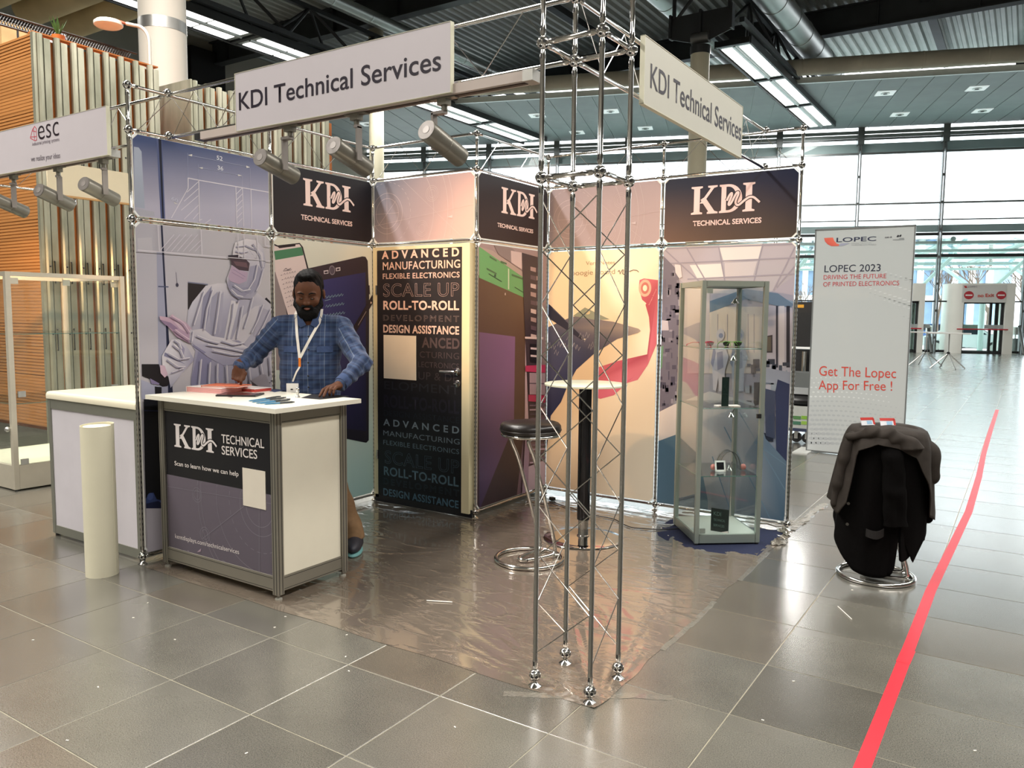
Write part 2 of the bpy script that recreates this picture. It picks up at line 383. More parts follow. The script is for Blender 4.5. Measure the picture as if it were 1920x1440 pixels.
# ================================================================== GLASS FRONT (rotated 19 degrees)
TH = math.radians(19.0); FE = np.array([math.cos(TH), math.sin(TH), 0]); FN = np.array([-math.sin(TH), math.cos(TH), 0]); FP = np.array([4.16, 36.9, 0])
def fp(t, n, z): q = FP+FE*t+FN*n; return (q[0], q[1], z)
def fbox(m, t0, t1, n0, n1, z0, z1, mi=0):
    vs = [fp(t, n, z) for z in (z0, z1) for t, n in ((t0, n0), (t1, n0), (t1, n1), (t0, n1))]
    m.add(vs, [(0, 3, 2, 1), (4, 5, 6, 7), (0, 1, 5, 4), (1, 2, 6, 5), (2, 3, 7, 6), (3, 0, 4, 7)], mi); return m
STEEL = mat('grey_steel', '#767a7a', 0.4, 0.6, var=0.05, vscale=3)
DSTEEL = mat('dark_steel', '#2b2d2e', 0.5, 0.3, var=0.1, vscale=2)
LOUV = mat('louvre_metal', '#8f9a98', 0.5, 0.3, var=0.05, vscale=2)
SPAN = mat('spandrel', '#97a5a5', 0.5, 0.1, var=0.04, vscale=1)
WGLASS = glass_mat('window_glass', (0.97, 0.99, 0.99), 0.06)
T0 = -0.05; DT = 3.33
NB = 15
ZT = [0.0, 2.20, 2.95, 4.12, 5.0, 5.65, 6.37, 8.52, 9.14, 9.5]
for k in range(NB):
    t1 = T0-k*DT+DT; t0 = t1-DT
    w = struct_empty('window_%d' % (k+1), fp(t0, 0, 0))
    m = MB(); fbox(m, t0-0.07, t0-0.03, -0.10, 0.12, 0, 9.6); fbox(m, t0+0.03, t0+0.07, -0.10, 0.12, 0, 9.6)
    for z in np.arange(0.6, 9.2, 1.15): fbox(m, t0-0.03, t0+0.03, -0.04, 0.06, z, z+0.10)
    fbox(m, t0-0.13, t0+0.13, -0.22, 0.2, 8.9, 9.6)
    m.build('mullion', STEEL, w, smooth=False)
    for z, h in ((0.02, 0.10), (2.17, 0.06), (4.08, 0.13), (5.0, 0.12), (5.64, 0.05), (6.34, 0.07), (8.48, 0.09), (9.10, 0.07)):
        fbox(MB(), t0+0.07, t1-0.07, -0.05, 0.05, z, z+h).build('transom', DSTEEL if z < 5.2 else STEEL, w, smooth=False)
    for za, zb in ((0.12, 2.17), (2.23, 4.08), (4.21, 5.0), (5.12, 5.64), (5.69, 6.34), (6.41, 8.48), (8.57, 9.10)):
        p_ = fbox(MB(), t0+0.07, t1-0.07, 0.0, 0.012, za, zb).build('pane', WGLASS, w, smooth=False)
    fbox(MB(), t0+0.02, t1-0.02, 0.25, 0.45, 5.18, 5.47).build('spandrel', SPAN, w, smooth=False)
    fbox(MB(), t0+0.02, t1-0.02, 0.20, 0.60, 8.62, 8.99).build('spandrel', SPAN, w, smooth=False)
    for z in (9.17, 9.34): fbox(MB(), t0+0.05, t1-0.05, -0.10, -0.06, z, z+0.14).build('louvre', LOUV, w, smooth=False)
# ================================================================== LOWER CEILING beside the glass
CEILP = mat('ceiling_panel', '#8b9395', 0.6, 0.0, var=0.05, vscale=1.5)
ceil = fbox(MB(), -52, 18, -7.65, -0.1, 9.62, 9.7).build('ceiling_lower', mat('ceiling_joint', '#9aa3a4', 0.6, var=0.05)); ceil['kind'] = 'structure'
ceil.name = 'ceiling'
k = 0
for t in np.arange(-48, 8, 0.83):
    p = fbox(MB(), t+0.02, t+0.81, -7.6, -0.15, 9.60, 9.63).build('panel', CEILP, ceil, smooth=False)
fbox(MB(), -52, 18, -7.75, -7.65, 9.55, 9.75).build('edge_trim', mat('pale_metal', '#c7cdcb', 0.4, 0.3, var=0.03), ceil, smooth=False)
dl_white = mat('downlight_white', '#e8efef', 0.5, var=0.02, emit=(0.9, 1, 1), estr=0.35)
cnt = 0
labels = ['square white downlight in the grey lower ceiling, %s']
wh = {(-3.3, 0): 'front one of the pair right of the light band', (-3.3, 1): 'rear one of the pair right of the light band', (-0.05, 0): 'front one of the pair at the right edge of the photo', (-0.05, 1): 'rear one of the pair at the right edge of the photo',
      (-16.5, 0): 'front one of the pair nearer the light band, seen between the tower posts', (-16.5, 1): 'rear one of the pair nearer the light band, seen left of the slanted sign',
      (-19.5, 0): 'front one of the pair seen just left of the tower', (-19.5, 1): 'rear one of the pair seen through the tower posts'}
for (u, v) in ((1660, 174), (1687, 214), (1832, 165), (1842, 207), (1007, 216), (1082, 248), (1145, 208), (1210, 240), (1360, 236), (690, 232)):
    q = on_z(u, v, 9.6); d = q-FP; t, n = d@FE, d@FN
    lab = {1660: 'square downlight right of the light band, left one of the nearer two', 1687: 'square downlight right of the light band, left one of the farther two', 1832: 'square downlight right of the light band, right one of the nearer two', 1842: 'square downlight right of the light band, right one of the farther two',
           1007: 'square downlight in the lower ceiling just left of the tower', 1082: 'square downlight seen between the two left rear posts of the tower, lower one', 1145: 'square downlight seen between the tower posts, upper one', 1210: 'square downlight just right of the tower, left of the slanted sign',
           1360: 'square downlight in the lower ceiling hidden behind the slanted sign', 690: 'square downlight beside the thin column, behind the spotlights'}[u]
    l = thing('downlight', lab, 'light', fp(t, n, 9.6), 'square downlights in the lower ceiling')
    fbox(MB(), t-0.31, t+0.31, n-0.31, n+0.31, 9.575, 9.60).build('frame', dl_white, l, smooth=False)
    MB().lathe([(0.17, 0), (0.15, -0.02), (0.09, -0.02), (0.08, 0.0)], fp(t, n, 9.575), 20).build('reflector', ALU, l)
    MB().lathe([(0.075, 0), (0.06, -0.03)], fp(t, n, 9.573), 12).build('lens', BLACK, l)
# ================================================================== ROOF: corrugated deck, beams
DECK = mat('roof_deck', '#a3a7a3', 0.5, 0.2, var=0.12, vscale=0.8)
roof = struct_empty('ceiling_roof')
m = MB(); zt = 12.3
xs = []
x = -26.0
while x < 22: xs += [(x, zt), (x+0.12, zt), (x+0.17, zt+0.12), (x+0.29, zt+0.12)]; x += 0.34
vs = [(a, -9, b) for a, b in xs]+[(a, front_y(a)+0.4, b) for a, b in xs]; n = len(xs)
m.add(vs, [(i, i+1, n+i+1, n+i) for i in range(n-1)])
m.build('roof_deck', DECK, roof, smooth=False, kind='stuff')
MB().prism([(-26, -9), (22, -9), (22, front_y(22)+0.4), (-26, front_y(-26)+0.4)], (0, 0, zt+0.14), (1, 0, 0), (0, 1, 0), (0, 0, 0.16)).build('roof_slab', DSTEEL, roof, smooth=False)
BEAM = mat('beam_paint', '#33373a', 0.6, 0.1, var=0.15, vscale=1.5)
for y in (0.0, 9.0, 18.3, 27.6, 36.5):
    xa = max(-24, 4.16+(y-36.9)/math.tan(math.radians(19.0))+0.3)
    mb = MB(); mb.box((xa, y-0.02, 11.45), (22, y+0.02, 12.3)); mb.box((xa, y-0.19, 11.40), (22, y+0.19, 11.45)); mb.box((xa, y-0.19, 12.25), (22, y+0.19, 12.3))
    for x in np.arange(xa+1, 22, 3.0): mb.box((x-0.015, y-0.17, 11.45), (x+0.015, y+0.17, 12.25))
    mb.build('roof_beam', BEAM, roof, smooth=False)
for x in (-20.5, -10, 0.9, 6.0, 12.0):
    mb = MB(); mb.box((x-0.15, -9, 11.95), (x+0.15, front_y(x), 12.02)); mb.box((x-0.015, -9, 12.0), (x+0.015, front_y(x), 12.28)); mb.build('purlin', BEAM, roof, smooth=False)
# walls far left and behind everything on the left
DWALL = mat('hall_wall', '#8d8b80', 0.8, var=0.08, vscale=0.6)
wl = MB().box((-24.3, -9, 0), (-24, front_y(-24), 12.4)).build('wall_left', DWALL); wl['kind'] = 'structure'
q0, q1 = on_x(352, 92, -23.9), on_x(413, 152, -23.9)
tag(MB().box((-23.99, q0[1], 9.4), (-23.7, q1[1]+0.1, q1[2]+1.0)).build('wall_opening', mat('dark_void', '#050506', 0.9, var=0.1)), kind='structure').name = 'black_opening'  # solid black box standing in for the dark of a wall opening
wf = MB().box((-24.3, -9.3, 0), (22.3, -9, 12.4)).build('wall_front', mat('hall_wall_front', '#6a675f', 0.8, var=0.08, vscale=0.6)); wf['kind'] = 'structure'
wr = MB().box((22, -9.3, 0), (22.3, 43, 12.4)).build('wall_right', MATS['hall_wall_front']); wr['kind'] = 'structure'
# front part of the left end: dark upper storey with a pale parapet
# ================================================================== LIGHT GANTRIES
LITE = mat('lit_diffuser', (1, 1, 1), 0.5, emit=(1.0, 0.99, 0.96), estr=2.6)
FIXM = mat('fixture_metal', '#aab0ae', 0.35, 0.5, var=0.03)
DUCT = mat('galvanised_duct', '#8f9492', 0.38, 0.75, var=0.1, vscale=1.2, stretch=(0.6, 0.6, 0.6))
def gantry(x, y0, y1, half, lab, ph=0.0, z=9.4):
    g = thing('light_gantry', lab, 'light band', (x, y0, z), 'light bands under the roof')
    fr = MB()
    for s in (-1, 1):
        fr.box((x+s*half-0.03, y0, z), (x+s*half+0.03, y1, z+0.22))
    fr.build('side_rail', DSTEEL, g, smooth=False)
    y = y0
    while y < y1-0.5:
        ye = min(y+4.0, y1)
        MB().box((x-half, y-0.07, z+0.01), (x+half, y+0.07, z+0.18)).build('cross_rail', DSTEEL, g, smooth=False)
        f = MB().box((x-half+0.06, y+0.12, z+0.05), (x+half-0.06, ye-0.12, z+0.16)).build('fitting', FIXM, g, smooth=False)
        MB().cyl((x, y+0.15, z+0.05), (x, ye-0.15, z+0.05), 0.05, 10).build('spine', FIXM, f)
        L3 = (ye-y-0.5)/3
        for s in (-1, 1):
            for q in range(3):
                ya = y+0.25+q*L3
                MB().box((x+s*half*0.52-half*0.30, ya+0.04, z+0.035), (x+s*half*0.52+half*0.30, ya+L3-0.04, z+0.06)).build('diffuser', LITE, f, smooth=False)
        y += 4.0
    # steel truss above
    tr = MB()
    for xx, zz in ((x-half*1.1, z+0.35), (x+half*1.1, z+0.35), (x, z+1.7)): tr.box((xx-0.07, y0-1, zz-0.07), (xx+0.07, y1, zz+0.07))
    y = y0; k = 0
    while y < y1-1:
        for s in (-1, 1):
            a = (x+s*half*1.1, y, z+0.35); b = (x, y+1.5, z+1.7); c = (x+s*half*1.1, y+3.0, z+0.35)
            tr.cyl(a, b, 0.05, 6); tr.cyl(b, c, 0.05, 6)
        y += 3.0
    tr.build('truss', BEAM, g, smooth=False)
    return g
gantry(-3.4, 20.9, 32.9, 0.52, 'bright band of ceiling light panels ending at the glass front, right of the slanted sign')
gantry(-15.3, 5.0, 29.2, 0.62, 'long band of ceiling light panels running behind the left signs towards the thin column')
gantry(-3.9, 8.6, 16.6, 0.45, 'ceiling light fitting cut off by the top edge above the tower', z=9.5)
gantry(8.5, -9, 18, 0.52, 'ceiling light band out over the aisle, right of the picture')  # made-up fitting around the added aisle fill light
def duct(p0, p1, r, lab, name='air_duct', m_=DUCT, seg=1.6, cat='duct', group='round air ducts under the roof'):
    p0 = np.array(p0, float); p1 = np.array(p1, float); L_ = np.linalg.norm(p1-p0); d = (p1-p0)/L_
    t = thing(name, lab, cat, tuple(p0), group)
    MB().cyl(p0, p1, r, 28).build('pipe', m_, t)
    s = seg
    while s < L_: MB().lathe([(r*1.0, -0.03), (r*1.035, -0.02), (r*1.035, 0.02), (r*1.0, 0.03)], p0+d*s, 28, 0, d).build('seam', m_, t); s += seg
    return t
duct((-2.45, 12, 10.75), (-2.45, 30, 10.75), 0.42, 'silver round duct above the right light band, nearer the deck')
duct((-5.15, 12, 10.8), (-5.15, 26.0, 10.8), 0.36, 'silver round duct left of the right light band')
duct((-14.0, 8, 11.0), (-14.0, 27, 11.0), 0.22, 'thin silver pipe over the left light band, upper one')
duct((-13.2, 8, 10.6), (-13.2, 27, 10.6), 0.17, 'thin silver pipe over the left light band, lower one')
BDUCT = mat('beige_duct', '#c2bcab', 0.6, 0.1, var=0.15, vscale=1.0)
q = on_z
duct(fp(-29, -8.1, 9.98), fp(8, -8.1, 9.98), 0.27, 'long beige round duct along the front edge of the lower ceiling', m_=BDUCT, seg=1.9)
# big beige ducts at the top left, running across
for k, y in enumerate((8.1, 9.3, 10.5)):
    duct((-20.1, y, 10.05), (-12.6, y, 10.05), 0.46, 'fat beige duct at the top left, %s of three' % ('foremost', 'middle', 'rearmost')[k], name='supply_duct', m_=mat('tan_duct', '#c9b489', 0.55, 0.15, var=0.2, vscale=0.6), seg=9, group='fat beige ducts at the top left')
# ================================================================== COLUMNS
CONC = mat('column_white', '#d3cfc4', 0.6, var=0.03, vscale=1.2)
CONB = mat('column_beige', '#bdb79f', 0.6, var=0.03, vscale=1.2)
def column(c, r, z1, m_, lab, bands=(), cap=True):
    t = thing('column', lab, 'column', (c[0], c[1], 0))
    MB().cyl((c[0], c[1], 0), (c[0], c[1], z1), r, 40).build('shaft', m_, t)
    for z in bands: MB().lathe([(r, 0), (r*1.015, 0.0), (r*1.015, 0.18), (r, 0.18)], (c[0], c[1], z), 40).build('metal_band', ALU, t)
    if cap:
        MB().lathe([(r*1.05, 0), (r*1.08, 0.05), (r*1.08, 0.22), (r*0.4, 0.25)], (c[0], c[1], z1), 32).build('cap', DSTEEL, t)
        MB().cyl((c[0]-0.25, c[1], z1+0.45), (c[0]+0.25, c[1], z1+0.45), 0.16, 16).build('pin', STEEL, t)
        g = MB(); W1, W2, H1, H2 = 0.88, 0.80, 0.55, 1.15
        g.add([(c[0]+x, c[1]+dy, z1+z) for dy in (-0.02, 0.02) for x, z in ((-W1, H2), (-W1, H1), (0, 0.28), (W1, H1), (W1, H2))],
              [(0, 1, 2, 3, 4), (9, 8, 7, 6, 5), (0, 5, 6, 1), (1, 6, 7, 2), (2, 7, 8, 3), (3, 8, 9, 4), (4, 9, 5, 0)])
        for s in (-1, 0, 1): g.box((c[0]+s*W1-0.03, c[1]-0.12, z1+(H1 if s else 0.35)), (c[0]+s*W1+0.03, c[1]+0.12, z1+H2+0.05))
        g.build('gusset_plate', BEAM, t, smooth=False)
        h = MB(); h.cyl((c[0]-0.8, c[1], z1+1.1), (c[0]-0.8, c[1], 11.4), 0.06, 8); h.cyl((c[0]+0.8, c[1], z1+1.1), (c[0]+0.8, c[1], 11.4), 0.06, 8); h.cyl((c[0]-0.7, c[1], z1+1.1), (c[0]+0.7, c[1], 11.4), 0.05, 8)
        h.build('hanger', BEAM, t)
    return t
column((-8.09, 5.575), 0.375, 12.3, CONC, 'thick white column with a steel band behind the left wall of the stand', bands=(6.13,), cap=False)
column((-3.75, 19.2), 0.262, 8.75, CONB, 'slim beige column with a dark steel head behind the slanted sign')
column((-16.2, 19.5), 0.27, 12.3, CONB, 'thin beige column behind the middle spotlight, against the lower ceiling', cap=False)
# ================================================================== ENTRANCE PORTALS in the glass front
PORT = mat('portal_paint', '#ecede6', 0.5, var=0.03, vscale=1)
RED = mat('signal_red', '#c23a44', 0.5, var=0.03)
class TF(Face):
    """a face parallel to the glass front"""
    def __init__(s, n): s.n = n
    def px(s, u, v):
        d = ray(u, v); p0 = FP+FN*s.n; q = CAM+d*(((p0-CAM)@FN)/(d@FN)); return ((q-FP)@FE, q[2])
    def pt(s, a, b, lift): return fp(a, s.n-lift*8, b)
def portal(u0, u1, udoor0, udoor1, lab, sign):
    F = TF(-0.5); t0 = F.px(u0, 661)[0]; t1 = F.px(u1, 661)[0]; d0 = F.px(udoor0, 661)[0]; d1 = F.px(udoor1, 661)[0]
    t = thing('entrance_portal', lab, 'doorway', fp(t0, -0.5, 0))
    m = MB()
    # rounded left pier
    P = []; R_ = min(0.75, d0-t0)
    for k in range(9): a = PI/2*k/8; P.append((t0+R_-R_*math.cos(a), -0.5+R_-R_*math.sin(a)))
    P += [(d0, -0.5), (d0, 0.7), (t0, 0.7)]
    vs = [fp(a, b, z) for z in (0, 2.95) for a, b in P]; n = len(P)
    m.add(vs, [tuple(range(n-1, -1, -1)), tuple(range(n, 2*n))]+[(i, (i+1) % n, n+(i+1) % n, n+i) for i in range(n)])
    m.build('pier', PORT, t, ang=30)
    fbox(MB(), d1, t1, -0.5, 0.7, 0, 2.95).build('pier', PORT, t, smooth=False)
    fbox(MB(), d0, d1, -0.5, 0.7, 2.2, 2.95).build('header', PORT, t, smooth=False)
    fm_ = MB(); fbox(fm_, d0, d0+0.07, -0.35, -0.25, 0, 2.2); fbox(fm_, d1-0.1, d1, -0.35, -0.25, 0, 2.2); fbox(fm_, d0, d1, -0.35, -0.25, 2.1, 2.2); fbox(fm_, d0, d1, -0.35, -0.25, 0, 0.08)
    md = d0+(d1-d0)*0.66; fbox(fm_, md, md+0.09, -0.35, -0.25, 0, 2.15); fbox(fm_, md+0.28, d1-0.12, -0.1, -0.06, 0, 2.15)
    fm_.build('door_frame', DSTEEL, t, smooth=False)
    fbox(MB(), d0+0.07, md, -0.31, -0.30, 0.08, 2.1).build('door_pane', WGLASS, t, smooth=False)
    fbox(MB(), md+0.09, d1-0.1, -0.31, -0.30, 0.08, 2.1).build('door_pane', WGLASS, t, smooth=False)
    fbox(MB(), md+0.4, d1-0.2, 0.1, 0.15, 0.05, 2.1).build('inner_panel', mat('mint_panel', '#bccfc0', 0.6, var=0.04), t, smooth=False)
    a = fp(d0-0.25, -0.62, 1.03); b = fp(d1+0.1, -0.62, 1.03)
    MB().cyl(a, b, 0.028, 10).build('barrier_bar', RED, t)
    fbox(MB(), d0+0.05, d0+0.6, -0.40, -0.39, 1.06, 1.22).build('notice_strip', mat('teal_strip', '#7fa39a', 0.5, var=0.05), t, smooth=False)
    fbox(MB(), d0+0.85, md+0.9, -0.40, -0.39, 1.06, 1.22).build('notice_strip', mat('grey_strip', '#a2abaa', 0.5, var=0.05), t, smooth=False)
    if sign:
        S = TF(-0.502)
        P_ = Print(S, 0.0015)
        a0, b0 = S.px(1803, 567); a1, b1 = S.px(1888, 534)
        P_.poly([(a0, b0), (a1, b0), (a1, b1), (a0, b1)], '#d7d8d4', False)
        for (u, v) in ((1816.5, 553.5), (1877, 553.5)):
            P_.disc((u, v), 0.185, 0.17, '#c02834', 24, True)
            c = S.px(u, v); P_.poly([(c[0]-0.13, c[1]-0.028), (c[0]+0.13, c[1]-0.028), (c[0]+0.13, c[1]+0.028), (c[0]-0.13, c[1]+0.028)], '#f2f0ee', False)
        P_.poly([(1807, 536), (1812, 536), (1813, 540), (1809, 540)], '#cc3b3b')
        P_.build('sign_board', t)
        letter_px('no Exit', S, (1833, 557.2), (1863.5, 556.2), (1833, 550.6), '#cf4a3a', t, bold=0.02, lift=0.004)
        letter_px('LOPEC', S, (1814.5, 539), (1832, 538.5), (1814.5, 536.2), '#7c7c86', t, lift=0.004)
    return t
portal(1775, 1897, 1802, 1880, 'white entrance portal with a NO EXIT board over glass doors', True)
portal(1640, 1729, 1660, 1719, 'white entrance portal half hidden behind the printed banner', False)
# slanted braces beside a mullion and a notice pole at the right edge
for u, lab in ((1740, 'slanted grey strut at the foot of the mullion behind the high tables'), (1912, 'slanted grey strut at the foot of the rightmost mullion')):
    F = TF(-0.3); t0 = F.px(u, 650)[0]
    s = MB(); s.cyl(fp(t0, -0.1, 1.2), fp(t0+0.1, -0.5, 0.02), 0.06, 8); s.cyl(fp(t0, -0.1, 1.2), fp(t0+0.25, -0.1, 0.02), 0.03, 8)
    tag(s.build('strut', STEEL), lab, 'strut')
# waste bins in front of the glass
for u, v, lab in ((1740, 654, 'round steel litter bin behind the left high table'), (1902, 654, 'tall steel litter bin right of the entrance portal')):
    F = TF(0.9); t0 = F.px(u, 655)[0]
    t = thing('litter_bin', lab, 'bin', fp(t0, 0.9, 0)); c = fp(t0, 0.9, 0)
    MB().lathe([(0.17, -0.02), (0.17, 0.62), (0.16, 0.64)], c, 20).build('body', STEEL, t)
    MB().lathe([(0.03, 0.6), (0.03, 0.8), (0.14, 0.8), (0.14, 1.12), (0.1, 1.15)], c, 20).build('ash_top', ALU, t)
# ================================================================== OUTSIDE
PALE = mat('white_fins', '#e9eceb', 0.6, var=0.02)
BLUEG = mat('blue_glazing', '#9dbbd8', 0.15, 0.2, var=0.2, vscale=0.6)
bl = thing('office_building', 'long white finned office building across the street beyond the glass front', 'building', fp(-20, 38, 0))
fbox(MB(), -42, 12, 38.6, 44, -0.3, 8.6).build('wall', BLUEG, bl, smooth=False)
for t in np.arange(-40, 11, 1.35): fbox(MB(), t, t+0.42, 37.9, 38.5, -0.3, 8.4).build('fin', PALE, bl, smooth=False)
for z in (2.9, 5.6, 8.2): fbox(MB(), -42, 12, 38.2, 38.7, z, z+0.5).build('floor_band', PALE, bl, smooth=False)
# canopy outside
CG = glass_mat('canopy_glass', (0.84, 0.94, 0.92), 0.1)
CST = mat('canopy_steel', '#b4c5c1', 0.5, 0.2, var=0.05)
cp = thing('glass_canopy', 'green-tinted glass canopy on slanted steel struts outside the entrance', 'canopy', fp(-5, 1, 4))
for t in np.arange(-26, 8, 3.33):
    o = MB(); o.cyl(fp(t, 0.6, 4.9), fp(t, 11, 4.35), 0.11, 8); o.cyl(fp(t, 7.5, 2.6), fp(t-1.3, 10.3, 4.3), 0.09, 8); o.cyl(fp(t, 7.5, 2.6), fp(t+1.3, 5, 4.6), 0.09, 8)
    o.cyl(fp(t, 7.5, -0.3), fp(t, 7.5, 2.7), 0.14, 10); o.build('strut', CST, cp)
    for n in (0.7, 3.4, 6.1, 8.8):
        z0 = 4.95-0.053*n; vs = [fp(t+0.08, n, z0), fp(t+3.25, n, z0), fp(t+3.25, n+2.6, z0-0.14), fp(t+0.08, n+2.6, z0-0.14)]
        MB().add(vs+[(a, b, c+0.02) for a, b, c in vs], [(0, 1, 2, 3), (7, 6, 5, 4), (0, 4, 5, 1), (1, 5, 6, 2), (2, 6, 7, 3), (3, 7, 4, 0)]).build('glass_panel', CG, cp, smooth=False)
for n in (0.7, 3.4, 6.1, 8.8, 11.3):
    z0 = 4.85-0.053*n; fbox(MB(), -28, 10, n-0.07, n+0.07, z0-0.12, z0).build('cross_beam', CST, cp, smooth=False)
def tree(c, h, seed, lab):
    r_ = random.Random(seed); m = MB()
    def br(p, d, l, r, k):
        e = p+d*l; m.cyl(p, e, r, 6 if k < 3 else 4, 0, r*0.66, caps=False)
        if k >= 5: return
        for _ in range(2 if k < 1 else 3):
            nd = d+np.array([r_.uniform(-.6, .6), r_.uniform(-.6, .6), r_.uniform(-.1, .45)]); nd /= np.linalg.norm(nd)
            br(p+d*l*r_.uniform(.7, 1), nd, l*r_.uniform(.6, .8), r*0.6, k+1)
    br(np.array(c, float), np.array([0, 0, 1.0]), h*0.33, h*0.02, 0)
    tag(m.build('tree', mat('bare_bark', '#6f6256', 0.8, var=0.2, vscale=2)), lab, 'tree', 'bare trees outside')
for k, (u, n, h, lab) in enumerate(((1652, 26, 9, 'bare tree outside, seen just behind the banner top'), (1665, 17, 6, 'bare tree outside between the banner and the first mullion'), (1755, 20, 6.5, 'bare reddish tree outside left of the entrance portal'), (1850, 28, 8, 'bare tree outside above the NO EXIT board'), (1915, 22, 7, 'bare tree outside at the right edge'), (1517, 22, 5, 'bare tree outside seen between the stand and the banner'))):
    F = TF(n); t0 = F.px(u, 640)[0]; tree(fp(t0, n, -0.35), h, 40+k, lab)
def car(c, rz, col, lab):
    t = thing('car', lab, 'car', c)
    P = [(-2.1, .3), (-2.1, .75), (-1.9, .92), (-1.15, 1.0), (-0.5, 1.42), (0.75, 1.45), (1.5, 1.02), (2.05, .85), (2.12, .35)]
    b = MB(); b.prism(P, (0, -0.82, 0), (1, 0, 0), (0, 0, 1), (0, 1.64, 0)); o = b.build('body', mat('car_paint_'+lab.split()[0], col, 0.25, coat=0.5, var=0.02), None, ang=25); o.parent = t
    w = MB()
    for s in (-1, 1):
        w.prism([(-1.0, 1.0), (-0.48, 1.36), (0.1, 1.38), (0.1, 1.0)], (0, s*0.83-0.01, 0), (1, 0, 0), (0, 0, 1), (0, 0.02, 0)); w.prism([(0.18, 1.0), (0.18, 1.38), (0.7, 1.38), (1.3, 1.0)], (0, s*0.83-0.01, 0), (1, 0, 0), (0, 0, 1), (0, 0.02, 0))
    w.add([(-1.17, -.7, 1.02), (-1.17, .7, 1.02), (-.53, .66, 1.42), (-.53, -.66, 1.42)], [(0, 1, 2, 3)])
    o = w.build('window', mat('car_glass', '#1d2a33', 0.1, var=0.05), None, smooth=False); o.parent = t
    for x in (-1.35, 1.35):
        for s in (-1, 1):
            wm = MB().cyl((x, s*0.70, 0.32), (x, s*0.86, 0.32), 0.32, 20); wm.cyl((x, s*0.8, 0.32), (x, s*0.87, 0.32), 0.2, 12, 1)
            o = wm.build('wheel', [BLACK, ALU], None); o.parent = t
    for s in (-1, 1): o = MB().ball((-2.08, s*0.6, 0.72), 0.12, 10, 8).build('headlight', mat('lamp_glass', '#dfe6ea', 0.1, var=0.02), None); o.parent = t
    t.rotation_euler = (0, 0, rz)
F = TF(9)
car(fp(F.px(1818, 640)[0], 9, -0.35), TH+2.6, '#dfe3e4', 'white car parked outside the glass doors, left one')
car(fp(TF(16).px(1858, 640)[0], 16, -0.35), TH+2.6, '#c3ccd2', 'silver car parked outside the glass doors, right one')
car(fp(TF(21).px(1742, 640)[0], 21, -0.35), TH+0.2, '#3c5f92', 'blue car parked outside behind the high tables')
# ================================================================== HIGH TABLES in the distance
def high_table(lab, c, first=None):
    t = thing('high_table', lab, 'table', c, 'white high tables near the glass front')
    x, y, z = c
    MB().box((x-0.55, y-0.28, 1.03), (x+0.55, y+0.28, 1.06)).build('tabletop', WHITE, t, smooth=False)
    MB().cyl((x, y, 0.48), (x, y, 1.03), 0.022, 10).build('pole', ALU, t)
    MB().ball((x, y, 0.46), 0.05, 12, 8).build('hub', BLACK, t)
    for k in range(4):
        a = k*PI/2+0.5; MB().cyl((x, y, 0.46), (x+0.5*math.cos(a), y+0.5*math.sin(a), 0.012), 0.018, 8).build('leg', ALU, t)
high_table('white-topped high table on splayed legs, left one of the pair near the glass front', (1.72, 24.98, 0))
high_table('white-topped high table on splayed legs, right one of the pair near the glass front', (2.41, 23.9, 0))
# ================================================================== TIMBER AND METAL HOUSE at the left
ORW = mat('orange_timber', '#a9733f', 0.55, var=0.12, vscale=3, stretch=(0.25, 0.25, 6))
ORD = mat('dark_timber', '#b96a2e', 0.6, var=0.2, vscale=3, stretch=(3, 3, 0.3))
MET = mat('worn_sheet_metal', '#c0bda9', 0.33, 0.6, two='#8b8c7a', vscale=2.4, stretch=(1.5, 1.5, 0.5), bump=0.06, bscale=3)
hs = thing('timber_house', 'tall orange ribbed timber cabin with metal strips on its side, at the left edge', 'cabin', (-4.25, 1.6, 0))
MB().box((-7.2, 1.64, 0.0), (-4.31, 3.0, 4.27)).build('core', ORD, hs, smooth=False)
k = 0; z = 0.26
while z < 4.30:
    MB().box((-7.2, 1.6+(0.004 if k % 2 else 0), z), (-4.27, 1.66, min(z+0.55, 4.31)-0.006)).build('board', ORW, hs, smooth=False); z += 0.55; k += 1
rb = MB(); z = 0.27
while z < 4.3: rb.box((-7.2, 1.5965, z), (-4.268, 1.602, z+0.022)); z += 0.034
rb.build('ribs', ORW, hs, smooth=False, kind='stuff')
MB().box((-7.2, 1.60, 0.0), (-4.27, 1.63, 0.22)).build('plinth', mat('plinth_grey', '#4d4a42', 0.4, var=0.1), hs, smooth=False)
MB().box((-4.315, 1.595, 0), (-4.262, 1.625, 4.315)).build('corner_strip', MET, hs, smooth=False)
